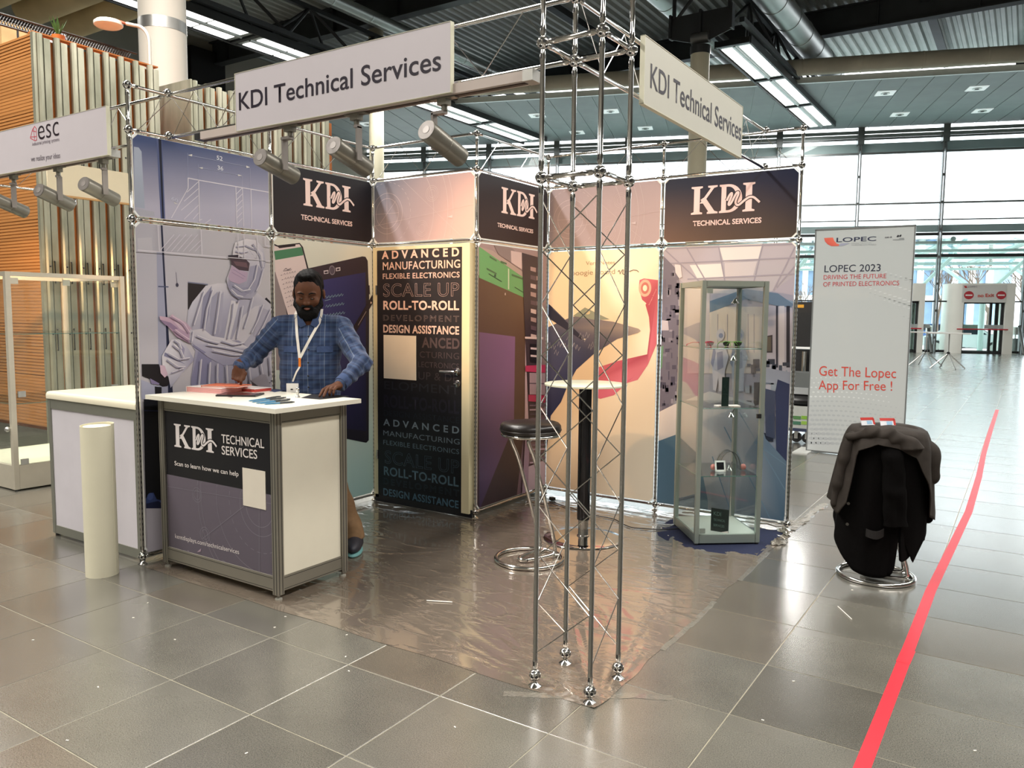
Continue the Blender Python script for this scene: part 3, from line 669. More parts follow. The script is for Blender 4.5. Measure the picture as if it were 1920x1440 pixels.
def clad(y0, y1, parent, zt):
    y = y0
    while y < y1-0.05:
        MB().add([(-4.25, y+0.005, 0.02), (-4.235, y+0.02, 0.02), (-4.235, y+0.048, 0.02), (-4.25, y+0.062, 0.02)]+[(-4.25, y+0.005, zt), (-4.235, y+0.02, zt), (-4.235, y+0.048, zt), (-4.25, y+0.062, zt)]+
                 [(-4.29, y+0.005, 0.02), (-4.29, y+0.062, 0.02), (-4.29, y+0.005, zt), (-4.29, y+0.062, zt)],
                 [(0, 1, 5, 4), (1, 2, 6, 5), (2, 3, 7, 6), (8, 0, 4, 10), (3, 9, 11, 7), (4, 5, 6, 7, 11, 10)]).build('metal_strip', MET, parent, smooth=False)
        MB().box((-4.30, y+0.074, 0.02), (-4.258, y+0.138, zt-0.03)).build('metal_strip', MET, parent, smooth=False)
        for zz in (zt-1.05, zt-2.3, 1.3):
            h = MB(); h.cyl((-4.25, y+0.09, zz), (-4.25, y+0.09, zz-0.22), 0.005, 6); h.ball((-4.255, y+0.09, zz), 0.009, 8, 6); h.ball((-4.255, y+0.09, zz-0.22), 0.009, 8, 6); h.build('pull_handle', BLACK, parent)
            MB().ball((-4.237, y+0.035, zz-0.05), 0.011, 8, 6).build('bolt', BLACK, parent)
        y += 0.1735
clad(1.625, 2.96, hs, 4.31)
MB().box((-4.36, 1.6, 4.31), (-4.27, 2.98, 4.325)).build('top_edge', ORD, hs, smooth=False)
h2 = thing('metal_clad_cabin', 'cabin wall of upright metal strips over orange timber, right of the white column', 'cabin', (-4.25, 3.4, 0))
MB().box((-7.0, 3.42, 0.0), (-4.31, 5.74, 4.24)).build('core', ORD, h2, smooth=False)
MB().box((-5.2, 3.395, 0.0), (-4.262, 3.42, 4.29)).build('end_sheet', MET, h2, smooth=False)
clad(3.42, 5.72, h2, 4.28)
# rim of dark mesh, shelf frame and plant on the cabin roof
gm = MB()
for k in range(60):
    y = 1.4+k*0.03; gm.cyl((-5.2, y, 4.60), (-5.2, y+0.05, 4.70), 0.006, 4); gm.cyl((-5.2, y+0.05, 4.60), (-5.2, y, 4.70), 0.006, 4)
gm.cyl((-5.2, 1.0, 4.59), (-5.2, 3.3, 4.59), 0.012, 6); gm.cyl((-5.2, 1.0, 4.71), (-5.2, 3.3, 4.71), 0.012, 6)
for y in (1.9, 2.6, 3.2): gm.cyl((-5.2, y, 4.27), (-5.2, y, 4.6), 0.012, 6)
tag(gm.build('mesh_rail', BLACK), 'black wire mesh rail along the top of the timber cabin', 'railing')
sh = thing('shelf_frame', 'pale wooden shelf frame on the cabin roof at the top left corner', 'shelf', (-5.9, 2.0, 4.27))
fr = MB(); fr.box((-6.4, 1.95, 4.27), (-6.36, 2.3, 4.85)); fr.box((-5.75, 1.95, 4.27), (-5.68, 2.3, 4.85)); fr.box((-6.4, 1.95, 4.80), (-5.68, 2.3, 4.85)); fr.box((-6.4, 1.95, 4.27), (-5.68, 2.3, 4.31))
fr.build('frame', mat('pale_ply', '#b09468', 0.6, var=0.15, vscale=4), sh, smooth=False)
MB().box((-6.36, 2.25, 4.31), (-5.75, 2.29, 4.80)).build('back_panel', mat('cool_panel', '#9aa0ac', 0.6, var=0.05), sh, smooth=False)
tag(MB().box((-6.5, 2.42, 4.28), (-5.25, 2.46, 4.72)).build('white_board', mat('white_panel_b', '#c9ccd4', 0.6, var=0.03)), 'white board standing behind the wooden shelf on the cabin roof', 'board')
pl = thing('potted_plant', 'small green leafy plant on the cabin roof by the column', 'plant', (-4.45, 1.95, 4.27))
MB().lathe([(0.05, 0), (0.065, 0.08), (0.06, 0.08), (0.05, 0.07)], (-4.45, 1.95, 4.325), 14).build('pot', ORD, pl)
lf = MB(); r_ = random.Random(4)
for k in range(16):
    a = r_.uniform(0, 6.28); l = r_.uniform(.10, .24); d = np.array([math.cos(a)*.45, math.sin(a)*.45, 1]); d /= np.linalg.norm(d); p = np.array([-4.45, 1.95, 4.39]); e = p+d*l
    w = np.cross(d, [0, 0, 1]); w /= np.linalg.norm(w); mid = p+d*l*.55
    lf.add([p, mid+w*.018, e, mid-w*.018, mid+np.array([0, 0, .004])], [(0, 1, 4), (1, 2, 4), (2, 3, 4), (3, 0, 4)])
lf.build('leaves', mat('leaf_green', '#3f6a35', 0.5, var=0.3, vscale=10), pl, kind='stuff')
# bent pole with a flat white luminaire
lp = thing('pole_lamp', 'flat white lamp head on a bent silver pole in front of the white column', 'lamp', (-6.05, 3.95, 0))
b = []
p_ = on_y(280, 80, 3.2); P0_, P1_ = np.array([p_[0], 3.2, 0.0]), np.array([p_[0], 3.2, p_[2]])
DL = np.array([-AR[0], -AR[1], 0]); DL /= np.linalg.norm(DL)
pts = [P0_, P1_]
for k in range(1, 9):
    a = PI/2*k/8; pts.append(P1_+DL*0.17*(1-math.cos(a))+np.array([0, 0, 0.20*math.sin(a)]))
pts.append(pts[-1]+DL*0.10+np.array([0, 0, 0.02]))
MB().tube(pts, 0.022, 12).build('pole', mat('pale_pole', '#c9c5ba', 0.4, 0.3, var=0.03), lp)
MB().cyl(pts[-1], pts[-1]+DL*0.13+np.array([0, 0, 0.04]), 0.016, 8).build('clamp', mat('rusty_red', '#9a4a2c', 0.6, var=0.1), lp)
hd = pts[-1]+DL*0.22+np.array([0, 0, -0.005]); lp.location = (P0_[0], 3.2, 0)
for c_ in lp.children:
    for v_ in c_.data.vertices: v_.co.x += -6.05-P0_[0]; v_.co.y += 3.95-3.2
hm = MB(); hm.lathe([(0.10, -0.035), (0.15, -0.035), (0.175, -0.018), (0.175, 0.016), (0.15, 0.034), (0.04, 0.038)], (0, 0, 0), 24)
o = hm.build('lamp_head', mat('lamp_white', '#e3ddd2', 0.4, var=0.03), None); o.parent = lp; o.location = (hd[0]-P0_[0], hd[1]-3.2, hd[2]); o.scale = (1, 0.9, 1)
# ================================================================== STAND FRAMEWORK
ZB, ZP, Z1, Z2, D = 0.048, 2.035, 2.536, 2.783, 0.251
HOLE = mat('ball_hole', (0.006, 0.006, 0.007), 0.6, var=0.05)
def ball_mesh(R=0.0235):
    m = MB(); m.ball((0, 0, 0), R, 20, 14, 0)
    ds = [(1, 0, 0), (-1, 0, 0), (0, 1, 0), (0, -1, 0), (0, 0, 1), (0, 0, -1)]
    for a in (-1, 1):
        for b in (-1, 1): ds += [(a, b, 0), (a, 0, b), (0, a, b)]
    for d in ds:
        d = np.array(d, float); d /= np.linalg.norm(d); r = R*0.27
        m.lathe([(r*1.25, R*0.935), (r*1.2, R*0.985), (r, R*0.99)], (0, 0, 0), 12, 0, d); m.lathe([(r, R*0.97), (r*0.98, R*1.003)], (0, 0, 0), 12, 1, d)
    o = m.build('ball', [CHROME, HOLE], None); me = o.data; bpy.data.objects.remove(o); return me
BALL = ball_mesh()
def foot_mesh():
    m = MB(); m.lathe([(0.026, 0.0), (0.027, 0.004), (0.024, 0.007), (0.012, 0.014), (0.0075, 0.02), (0.0075, ZB-0.018)], (0, 0, 0), 20)
    o = m.build('foot', [CHROME], None); me = o.data; bpy.data.objects.remove(o); return me
FOOT = foot_mesh()
def inst(me, name, parent, p):
    w = wloc(parent); o = bpy.data.objects.new(name, me); COL.objects.link(o); o.parent = parent; o.location = (p[0]-w[0], p[1]-w[1], p[2]-w[2]); return o
RT = 0.0098
def tube_mb(p0, p1, r=RT, end=0.045):
    """a tube between two ball centres: thin bolt, conical end sleeve, tube"""
    p0 = np.array(p0, float); p1 = np.array(p1, float); L_ = np.linalg.norm(p1-p0); d = (p1-p0)/L_
    m = MB(); e = 0.021
    prof = [(0.006, e-0.004), (0.0075, e+0.006), (r*1.12, e+0.014), (r*1.12, e+end), (r, e+end+0.002), (r, L_-e-end-0.002), (r*1.12, L_-e-end), (r*1.12, L_-e-0.014), (0.0075, L_-e-0.006), (0.006, L_-e+0.004)]
    m.lathe(prof, p0, 14, 0, d)
    s = np.cross(d, [0, 0, 1.0]) if abs(d[2]) < 0.9 else np.array([0, -1.0, 0]); s /= np.linalg.norm(s)
    for f in (e+0.03, L_-e-0.03):
        for sg in (-1, 1): m.obox(p0+d*f+s*sg*r*1.1, d*0.009, np.cross(d, s)*0.003, s*0.0012, 1)
    return m
def tubep(name, p0, p1, parent, r=RT): return tube_mb(p0, p1, r).build(name, [CHROME, HOLE], parent)
# ---------------- truss tower
tw = thing('truss_tower', 'chrome four-post truss tower with ball joints at the front corner of the stand', 'truss', (3-D/2, D/2, 0))
posts = {'w': (3-D, 0), 's': (3, 0), 'e': (3, D), 'n': (3-D, D)}
for k, (x, y) in posts.items():
    tubep('post', (x, y, ZB), (x, y, ZP), tw); tubep('post', (x, y, ZP), (x, y, Z1), tw); tubep('post', (x, y, Z1), (x, y, Z2), tw)
    inst(FOOT, 'foot', tw, (x, y, 0))
    for z in (ZB, ZP, Z1, Z2): inst(BALL, 'ball_joint', tw, (x, y, z))
    if k != 'n': tubep('post', (x, y, Z2), (x, y, Z2+0.25), tw); inst(BALL, 'ball_joint', tw, (x, y, Z2+0.25))
ring = ['w', 's', 'e', 'n']
for z in (ZP, Z1, Z2):
    for i in range(4):
        a, b = posts[ring[i]], posts[ring[(i+1) % 4]]
        tubep('crossbar', (*a, z), (*b, z), tw)
NZ = 9; zt0, zb0 = ZP-0.085, ZB+0.10
for i, (a, b) in enumerate((('s', 'w'), ('e', 's'), ('n', 'e'), ('w', 'n'))):
    A, B = np.array([*posts[a], 0.0]), np.array([*posts[b], 0.0]); d = (B-A)/np.linalg.norm(B-A)
    pts = []
    for k in range(NZ+1):
        q = (A+d*0.011) if k % 2 == 0 else (B-d*0.011); pts.append(q+np.array([0, 0, zt0-(zt0-zb0)*k/NZ]))
    for k in range(NZ):
        MB().cyl(pts[k], pts[k+1], 0.0024, 6).build('brace', CHROME, tw)
# ---------------- generic truss beams
def truss(parent, p0, p1, n, z0=Z1, z1=Z2, start=0, ends=(True, True), balls=True):
    p0 = np.array([*p0, 0.0]); p1 = np.array([*p1, 0.0]); d = (p1-p0)/n
    for z in (z0, z1):
        for k in range(n):
            tubep('chord', p0+d*k+[0, 0, z], p0+d*(k+1)+[0, 0, z], parent)
            if k > 0 and balls: inst(BALL, 'ball_joint', parent, tuple(p0+d*k+[0, 0, z]))
    for k in range(n):
        a = p0+d*k; u = d/np.linalg.norm(d); L_ = np.linalg.norm(d)
        m = 4
        pts = [a+u*(0.05+(L_-0.10)*q/m)+[0, 0, (z0+0.01) if (q+start) % 2 == 0 else (z1-0.01)] for q in range(m+1)]
        for q in range(m): MB().cyl(pts[q], pts[q+1], 0.0022, 6).build('brace', CHROME, parent)
b1 = thing('fascia_truss', 'chrome truss beam across the open front, carrying the left sign and three spotlights', 'truss', (1.4, D, Z1))
L_ = (3-D)/3
for z in (Z1, Z2): 
    inst(BALL, 'ball_joint', b1, (0.0, D, z+0.012))
truss(b1, (0.0, D), (3-D, D), 3)
b2 = thing('fascia_truss', 'chrome truss beam running back from the tower behind the slanted sign', 'truss', (3-D, 1.6, Z1))
truss(b2, (3-D, D), (3-D, 3.0), 3, start=1)
for z in (Z1, Z2): inst(BALL, 'ball_joint', b2, (3-D, 3.0, z+0.012))
b3 = thing('fascia_truss', 'chrome truss beam of the neighbouring stand at the left, behind its sign', 'truss', (-1.4, D, Z1))
truss(b3, (-3.0, D), (-0.02, D), 3, start=1)
b4 = thing('fascia_truss', 'chrome truss of the neighbouring stand running back behind the left sign', 'truss', (-2.9, 1.5, Z1))
truss(b4, (-2.9, D), (-2.9, 3.2), 3)
tubep('post', (-2.9, 1.23, ZP+0.45), (-2.9, 1.23, Z1-0.02), b4)
# ---------------- walls
PANEL = mat('panel_board', '#d9d6cf', 0.5, var=0.02)
CLIP = mat('clip_white', '#e6e8e6', 0.4, var=0.02)
def wall_frame(t, nodes, share0=False, share1=False, low=True, top_truss=True):
    """nodes: plan points of the posts"""
    for i, (x, y) in enumerate(nodes):
        if (i == 0 and share0) or (i == len(nodes)-1 and share1): continue
        tubep('post', (x, y, ZB), (x, y, ZP), t); tubep('post', (x, y, ZP), (x, y, Z1), t); tubep('post', (x, y, Z1), (x, y, Z2), t)
        for z in (ZB, ZP, Z1, Z2): inst(BALL, 'ball_joint', t, (x, y, z))
        inst(FOOT, 'foot', t, (x, y, 0))
        sl = MB(); z = 0.15
        while z < ZP-0.1:
            for dx, dy in ((0, 1), (0, -1), (1, 0), (-1, 0)): sl.obox((x+dx*RT, y+dy*RT, z), (0.0007+0.0012*abs(dy), 0, 0), (0, 0.0007+0.0012*abs(dx), 0), (0, 0, 0.007))
            z += 0.0315
        sl.build('slots', HOLE, t, smooth=False, kind='stuff')
    for i in range(len(nodes)-1):
        a, b = nodes[i], nodes[i+1]
        for z in ((ZB, ZP, Z1, Z2) if low else (ZP, Z1, Z2)): tubep('rail', (*a, z), (*b, z), t)
        p0 = np.array([*a, 0.0]); d = np.array([*b, 0.0])-p0; u = d/np.linalg.norm(d)
        pts = [p0+u*(0.06+(np.linalg.norm(d)-0.12)*q/4)+[0, 0, (Z1+0.01) if q % 2 == 0 else (Z2-0.01)] for q in range(5)]
        for q in range(4): MB().cyl(pts[q], pts[q+1], 0.0022, 6).build('brace', CHROME, t)
def panel(t, F, a0, a1, b0, b1, name='panel', ch=0.034, inset=0.017, m_=None):
    """board with clipped corners filling the bay a0..a1 x b0..b1 of face F; returns the board and its corners"""
    A0, A1, B0, B1 = a0+inset, a1-inset, b0+inset, b1-inset
    oc = [(A0+ch, B0), (A1-ch, B0), (A1, B0+ch), (A1, B1-ch), (A1-ch, B1), (A0+ch, B1), (A0, B1-ch), (A0, B0+ch)]
    m = MB(); k = 8; th = 0.008
    vs = [F.pt(a, b, -th/2) for a, b in oc]+[F.pt(a, b, th/2) for a, b in oc]
    m.add(vs, [tuple(range(8)), tuple(range(8, 16))]+[(i, (i+1) % 8, 8+(i+1) % 8, 8+i) for i in range(8)])
    o = m.build(name, m_ or PANEL, t, smooth=False)
    for (sx, sy, ca, cb) in ((1, 1, A0, B0), (-1, 1, A1, B0), (-1, -1, A1, B1), (1, -1, A0, B1)):
        q = [(ca+sx*(ch-0.002), cb-sy*0.0), (ca, cb+sy*(ch-0.002)), (ca-sx*0.004, cb+sy*(ch-0.012)), (ca+sx*(ch-0.012), cb-sy*0.004)]
        vs = [F.pt(a, b, -0.006) for a, b in q]+[F.pt(a, b, 0.006) for a, b in q]
        MB().add(vs, [(3, 2, 1, 0), (4, 5, 6, 7), (0, 1, 5, 4), (1, 2, 6, 5), (2, 3, 7, 6), (3, 0, 4, 7)]).build('corner_clip', CLIP, o, smooth=False)
    return o, (A0, B0, A1, B1, oc)
def lerp(a, b, t): return tuple(x+(y-x)*t for x, y in zip(a, b))
def base_fill(P, R, cf, nx=6, ny=10):
    """gradient over the clipped board"""
    A0, B0, A1, B1, oc = R
    b = len(P.v); ch = oc[0][0]-A0; e = 0.002
    xs = [A0+e, A0+ch]+[A0+ch+(A1-A0-2*ch)*i/nx for i in range(1, nx)]+[A1-ch, A1-e]
    ys = [B0+e, B0+ch]+[B0+ch+(B1-B0-2*ch)*i/ny for i in range(1, ny)]+[B1-ch, B1-e]
    X, Y = len(xs), len(ys)
    for y in ys:
        for x in xs: P.v.append(P.F.pt(x, y, P.h)); P.c.append(P.col(cf((x-A0)/(A1-A0), (y-B0)/(B1-B0))))
    for j in range(Y-1):
        for i in range(X-1):
            k = b+j*X+i; q = [k, k+1, k+X+1, k+X]
            if (i, j) == (0, 0): q = [k+1, k+X+1, k+X]
            elif (i, j) == (X-2, 0): q = [k, k+X+1, k+X]
            elif (i, j) == (0, Y-2): q = [k, k+1, k+X+1]
            elif (i, j) == (X-2, Y-2): q = [k, k+1, k+X]
            P.f.append(q)
    P.h += P.step
FLW = Face('x', 0.0, 1); FCF = Face('y', 2.0, -1); FCS = Face('x', 1.0, 1); FBW = Face('y', 3.0, -1)
for F in (FLW, FCF, FCS, FBW): F.h0 = 0.0045
S = srgb
# ======== left wall: two bays
lw = thing('stand_wall', 'left side wall of the stand with the printed clean-room worker and tablet', 'partition', (0, 1, 0))
wall_frame(lw, [(0, 0), (0, 1), (0, 2)])
navy, lav = S('#2c3a63'), S('#aaa3b2')
def g1(u, v): # blueprint gradient: navy top, lavender below right
    t = min(1, max(0, 1.25*(1-v)+0.25*u-0.1)); return lerp(S('#33436f'), S('#a9a5b8'), t)
o1, R1 = panel(lw, FLW, 0, 1, ZP, Z1)
P = Print(FLW, 0.0045); base_fill(P, R1, g1)
cl = (R1[0]+.003, R1[1]+.003, R1[2]-.003, R1[3]-.003)
def PX(z, ox, oy, k): return lambda x, y: (ox+x/k, oy+y/k)
q = PX(0, 250, 240, 6.544)
P.poly([q(0, 230), q(60, 240), q(95, 290), q(135, 990), q(10, 970)], '#98a0b2', clip=cl)
P.poly([q(30, 985), q(250, 1030), q(255, 1085), q(40, 1075)], '#a2a2ae', clip=cl)
P.poly([q(275, 105), q(345, 120), q(385, 1120), q(330, 1110)], '#4a5580', clip=cl)
P.poly([q(300, 110), q(335, 118), q(368, 1110), q(350, 1108)], '#10142a', clip=cl)
WL = '#c9c3cc'
def ln(pts, w=0.004, c=WL, pr=None, k=None): (pr or P).line([q(*p) for p in pts], w, c, clip=cl, keep=True)
ln([(665, 740), (665, 615), (790, 640), (1440, 752), (1690, 795)], 0.006)
ln([(665, 740), (460, 1105)], 0.005); ln([(795, 650), (805, 1150)], 0.006)
for k in range(7): ln([(790, 660+k*85), (650-k*35 if k < 4 else 520, 790+k*110 if k < 3 else 1110)], 0.004) if k < 3 else ln([(795, 660+k*95), (795-min(1100-660-k*95, 460)*1.15, min(660+k*95+400, 1120))], 0.004)
for x in (1250, 1332): ln([(x, 722+(x-1250)*.16), (x+14, 1210)], 0.005)
ln([(1435, 752), (1445, 1230)], 0.005)
for k in range(6): ln([(1258, 810+k*75), (1330, 735+k*75)], 0.004)
ln([(660, 310), (662, 615)], 0.0015, '#8f97b5'); ln([(790, 450), (795, 640)], 0.0015, '#8f97b5'); ln([(1425, 495), (1435, 752)], 0.0015, '#a7a7bb'); ln([(1325, 590), (1332, 722)], 0.0015, '#a7a7bb')
ln([(710, 340), (1385, 475)], 0.002, '#9ba2bb'); ln([(840, 492), (1280, 578)], 0.002, '#9ba2bb')
P.h += P.step
for pts in ([(662, 333), (715, 322), (712, 350)], [(1425, 484), (1378, 462), (1380, 492)], [(792, 487), (845, 482), (842, 505)], [(1328, 585), (1275, 570), (1280, 592)], [(490, 905), (540, 935), (500, 930)]):
    P.poly([q(*p) for p in pts], '#c3c0bb', keep=True, clip=cl)
P.build('print', o1)
letter_px('52', FLW, q(1015, 388), q(1088, 404), q(1015, 333), '#c9cbd2', o1, lift=0.0060, bold=0.015)
letter_px('36', FLW, q(1026, 509), q(1096, 524), q(1026, 456), '#c9cbd2', o1, lift=0.0060, bold=0.015)
letter_px('60', FLW, q(455, 880), q(535, 915), q(470, 838), '#b4b4c4', o1, lift=0.0060, bold=0.01)
# big clean-room panel
o2, R2 = panel(lw, FLW, 0, 1, ZB, ZP)
P = Print(FLW, 0.0045); P.sat = 0.62
def g2(u, v): return lerp(S('#a49fae'), S('#c3b9b8'), min(1, max(0, 0.55*u+0.5*(1-v)+0.0)))
base_fill(P, R2, g2)
cl = (R2[0]+.003, R2[1]+.003, R2[2]-.003, R2[3]-.003)
q = PX(0, 240, 380, 3.6)
def pg(pts, c, **kw): P.poly([q(*p) for p in pts], c, clip=cl, **kw)
pg([(60, 240), (155, 235), (165, 340), (65, 330)], '#aea8b3'); pg([(190, 330), (240, 335), (290, 1290), (205, 1290)], '#8f90ad')
pg([(215, 120), (228, 120), (262, 760), (300, 1290), (268, 1290), (250, 760)], '#1b2142')
pg([(200, 562), (270, 565), (270, 572), (200, 570)], '#3b4570')
P.line([q(320, 470), q(328, 545)], 0.003, '#55526b'); P.disc(q(328, 556), 0.010, 0.012, '#3a3850', px=True)
pg([(400, 535), (535, 550), (535, 600), (420, 730), (400, 720)], '#2a2224'); pg([(400, 533), (535, 548), (535, 556), (400, 541)], '#6f7392')
pg([(915, 655), (930, 640), (972, 685), (970, 712)], '#23202b')
# lower dark cabinet on the left
pg([(88, 1090), (205, 1090), (215, 1140), (265, 1175), (280, 1205), (262, 1238), (228, 1242), (150, 1195), (90, 1170)], '#17131a')
pg([(85, 1195), (205, 1240), (222, 1330), (85, 1325)], '#9a9cbb'); pg([(175, 1240), (222, 1245), (222, 1300), (178, 1298)], '#14141e')
# worker: robe
ROBE = '#b1abbb'; RSH = '#8581a0'; RLT = '#c8c0c8'
pg([(400, 730), (430, 670), (520, 560), (600, 545), (660, 545), (745, 655), (870, 610), (975, 700), (975, 1290), (415, 1290), (420, 1180), (450, 1000), (385, 900)], [S(x) for x in ('#a9a4b8', '#b5b0bf', '#bcb5c0', '#c4bcc4', '#bab3c0', '#a09ab2', '#bcb4bf', '#b5aebc', '#aaa4b8', '#7d7a9c', '#8582a2', '#8f8caa', '#a8a2b6')])
pg([(500, 640), (560, 560), (540, 760), (505, 900), (480, 860)], RSH); pg([(560, 640), (600, 600), (575, 800), (560, 900), (545, 760)], '#938fa9'); pg([(620, 620), (640, 600), (625, 860), (605, 900)], '#9c97af')
pg([(470, 1000), (560, 1060), (520, 1280), (415, 1280), (425, 1180)], '#7b78a0'); pg([(600, 1080), (640, 1090), (620, 1280), (560, 1280)], '#8e8aac'); pg([(700, 1090), (760, 1100), (760, 1280), (690, 1280)], '#9792b0')
pg([(690, 660), (745, 665), (680, 930), (640, 930), (660, 820)], '#c2bac2'); pg([(775, 760), (850, 700), (900, 690), (830, 880), (760, 970), (690, 940), (720, 860)], '#bdb4bd'); pg([(880, 700), (970, 740), (975, 800), (900, 900), (840, 900)], '#a39cb2')
# right arm of the worker (long sleeve from lower left to right)
pg([(420, 860), (500, 850), (560, 900), (700, 925), (800, 975), (960, 890), (975, 900), (975, 1010), (850, 1080), (640, 1100), (530, 1040), (430, 950)], [S(x) for x in ('#b9b1bd', '#c6bec5', '#c4bcc4', '#c9bfc4', '#c2b9c1', '#b9b0ba', '#b9b0ba', '#938eaa', '#928dab', '#8d89a8', '#9792af', '#a09bb3')])
pg([(560, 960), (700, 985), (820, 1040), (700, 1050), (560, 1010)], '#aea6b6'); pg([(440, 960), (520, 1010), (505, 1020), (430, 965)], '#78739a'); pg([(690, 930), (790, 960), (740, 930)], '#8b85a2')
# left arm lower sleeve
pg([(285, 925), (340, 920), (400, 985), (440, 1060), (350, 1160), (280, 1250), (265, 1175), (225, 1110), (222, 1035)], [S(x) for x in ('#c3bcc6', '#bab4c2', '#a39fb8', '#8f8cab', '#a9a4b8', '#9a97b2', '#b2adbd', '#c8c2ca', '#bdb8c4')])
pg([(240, 1010), (290, 1030), (380, 1090), (300, 1060), (235, 1035)], '#75749a'); pg([(330, 930), (375, 985), (365, 1060), (350, 1000)], '#8985a6')
pg([(208, 1095), (240, 1100), (262, 1160), (240, 1180), (212, 1150)], '#c49ab2'); pg([(140, 1185), (205, 1220), (200, 1228), (150, 1222)], '#7a6a9e')
# gloved pointing hand
pg([(205, 765), (270, 775), (290, 752), (320, 775), (385, 810), (430, 860), (410, 950), (320, 905), (275, 850), (240, 815), (208, 790)], [S(x) for x in ('#c195ad', '#bd92ac', '#c8a0b4', '#c79fb6', '#bf94b0', '#b98fae', '#a87fa4', '#a981a6', '#ae85a6', '#b48ba9', '#bd90aa')])
pg([(205, 788), (280, 810), (330, 850), (300, 860), (240, 822)], '#8e6c96'); pg([(300, 800), (385, 820), (395, 880), (340, 850)], '#c9a5bb')
pg([(410, 850), (440, 868), (425, 950), (405, 940)], '#b3adba')
# hood
pg([(700, 320), (715, 270), (790, 245), (860, 255), (905, 310), (920, 400), (905, 480), (880, 560), (860, 610), (820, 650), (720, 645), (665, 560), (655, 520), (670, 480), (690, 420)], [S(x) for x in ('#c5bcc4', '#cdc4ca', '#d2c9cc', '#c9c0c8', '#b3acba', '#a49eb4', '#9f99b0', '#a39db3', '#aaa4b6', '#9a95ac', '#938ea8', '#8984a2', '#aaa3b5', '#c0b7c1', '#bfb6c0')])
pg([(815, 430), (870, 420), (900, 480), (870, 560), (820, 620), (780, 600), (800, 520)], '#948faa'); pg([(860, 300), (900, 340), (905, 400), (870, 380)], '#c4bcc6')
pg([(665, 365), (735, 358), (790, 385), (812, 410), (805, 462), (740, 455), (690, 420), (683, 380)], '#4a3340'); pg([(665, 356), (740, 352), (742, 362), (668, 368)], '#2a2030')
pg([(700, 395), (790, 405), (800, 440), (720, 425)], '#6d4650')
pg([(690, 425), (740, 455), (800, 470), (790, 530), (740, 550), (680, 530), (668, 500)], '#b08fae'); P.line([q(700, 450), q(780, 500)], 0.003, '#8e7097'); P.line([q(690, 470), q(770, 515)], 0.003, '#8e7097')
pg([(660, 560), (720, 580), (800, 570), (820, 600), (740, 655), (690, 620)], '#8b86a3'); P.disc(q(728, 668), 0.008, 0.008, '#77718f', px=True)
for a in ((730, 270, 742, 370), (800, 300, 860, 385)): P.line([q(a[0], a[1]), q(a[2], a[3])], 0.003, WL, clip=cl)
# folds of the robe, sleeves and hood
FOLD = [((500, 600), (470, 700), (430, 830)), ((560, 590), (520, 720), (500, 860)), ((610, 600), (590, 760), (570, 890)), ((700, 680), (690, 780), (660, 920)), ((760, 700), (740, 820), (720, 920)), ((830, 640), (800, 760), (770, 850)), ((900, 690), (860, 800), (820, 880)), ((950, 720), (900, 830), (860, 900)),
        ((480, 1060), (470, 1170), (462, 1270)), ((540, 1080), (534, 1180), (530, 1280)), ((590, 1090), (588, 1180), (594, 1280)), ((650, 1100), (660, 1280)), ((720, 1100), (728, 1200), (740, 1280)), ((800, 1090), (820, 1270)), ((880, 1080), (900, 1200)), ((940, 1040), (950, 1160)),
        ((520, 960), (640, 980), (780, 1010), (920, 960)), ((560, 1000), (700, 1030), (850, 1030)), ((450, 900), (520, 930), (600, 950)), ((620, 935), (700, 960), (760, 950)), ((850, 990), (920, 940), (965, 920)),
        ((720, 300), (780, 290), (850, 320)), ((860, 420), (840, 520), (790, 600)), ((900, 450), (870, 560), (850, 600)), ((700, 560), (760, 600), (810, 590)), ((830, 280), (880, 360), (895, 440)), ((680, 590), (720, 630), (760, 640)), ((715, 330), (760, 340), (800, 330)),
        ((425, 870), (415, 940)), ((260, 1020), (330, 1060), (400, 1050)), ((250, 1060), (320, 1110), (370, 1110)), ((290, 960), (340, 1000), (360, 1050)), ((280, 1150), (330, 1130), (360, 1120)), ((300, 930), (330, 950), (345, 990)), ((320, 790), (360, 820), (400, 880)), ((280, 770), (330, 800)), ((300, 860), (340, 890), (400, 930))]
for k, f_ in enumerate(FOLD):
    pts_ = [q(*p) for p in f_]
    P.line(pts_, 0.011, '#9893a6' if k < 34 else '#a6809c', clip=cl, keep=True); P.line([q(p[0]+7, p[1]-5) for p in f_], 0.006, '#c9c2ca' if k < 34 else '#cfabc0', clip=cl, keep=True)
    P.line([q(p[0]-5, p[1]+4) for p in f_], 0.003, '#79749a' if k < 34 else '#84628c', clip=cl, keep=True)
P.h += P.step
# drawing lines across the top
for a in (((190, 150), (200, 325)), ((480, 160), (488, 350)), ((728, 150), (735, 370)), ((770, 165), (775, 380)), ((860, 180), (862, 385)), ((50, 320), (965, 395)), ((915, 290), (965, 297)), ((912, 190), (915, 290))): P.line([q(*p) for p in a], 0.005, '#c6bec8', clip=cl, keep=True)
for k in range(7): P.line([q(200+k*40, 330), q(min(300+k*40, 480), 215 if k < 5 else 225+(k-4)*30)], 0.004, '#beb6c6', clip=cl, keep=True)
P.h += P.step
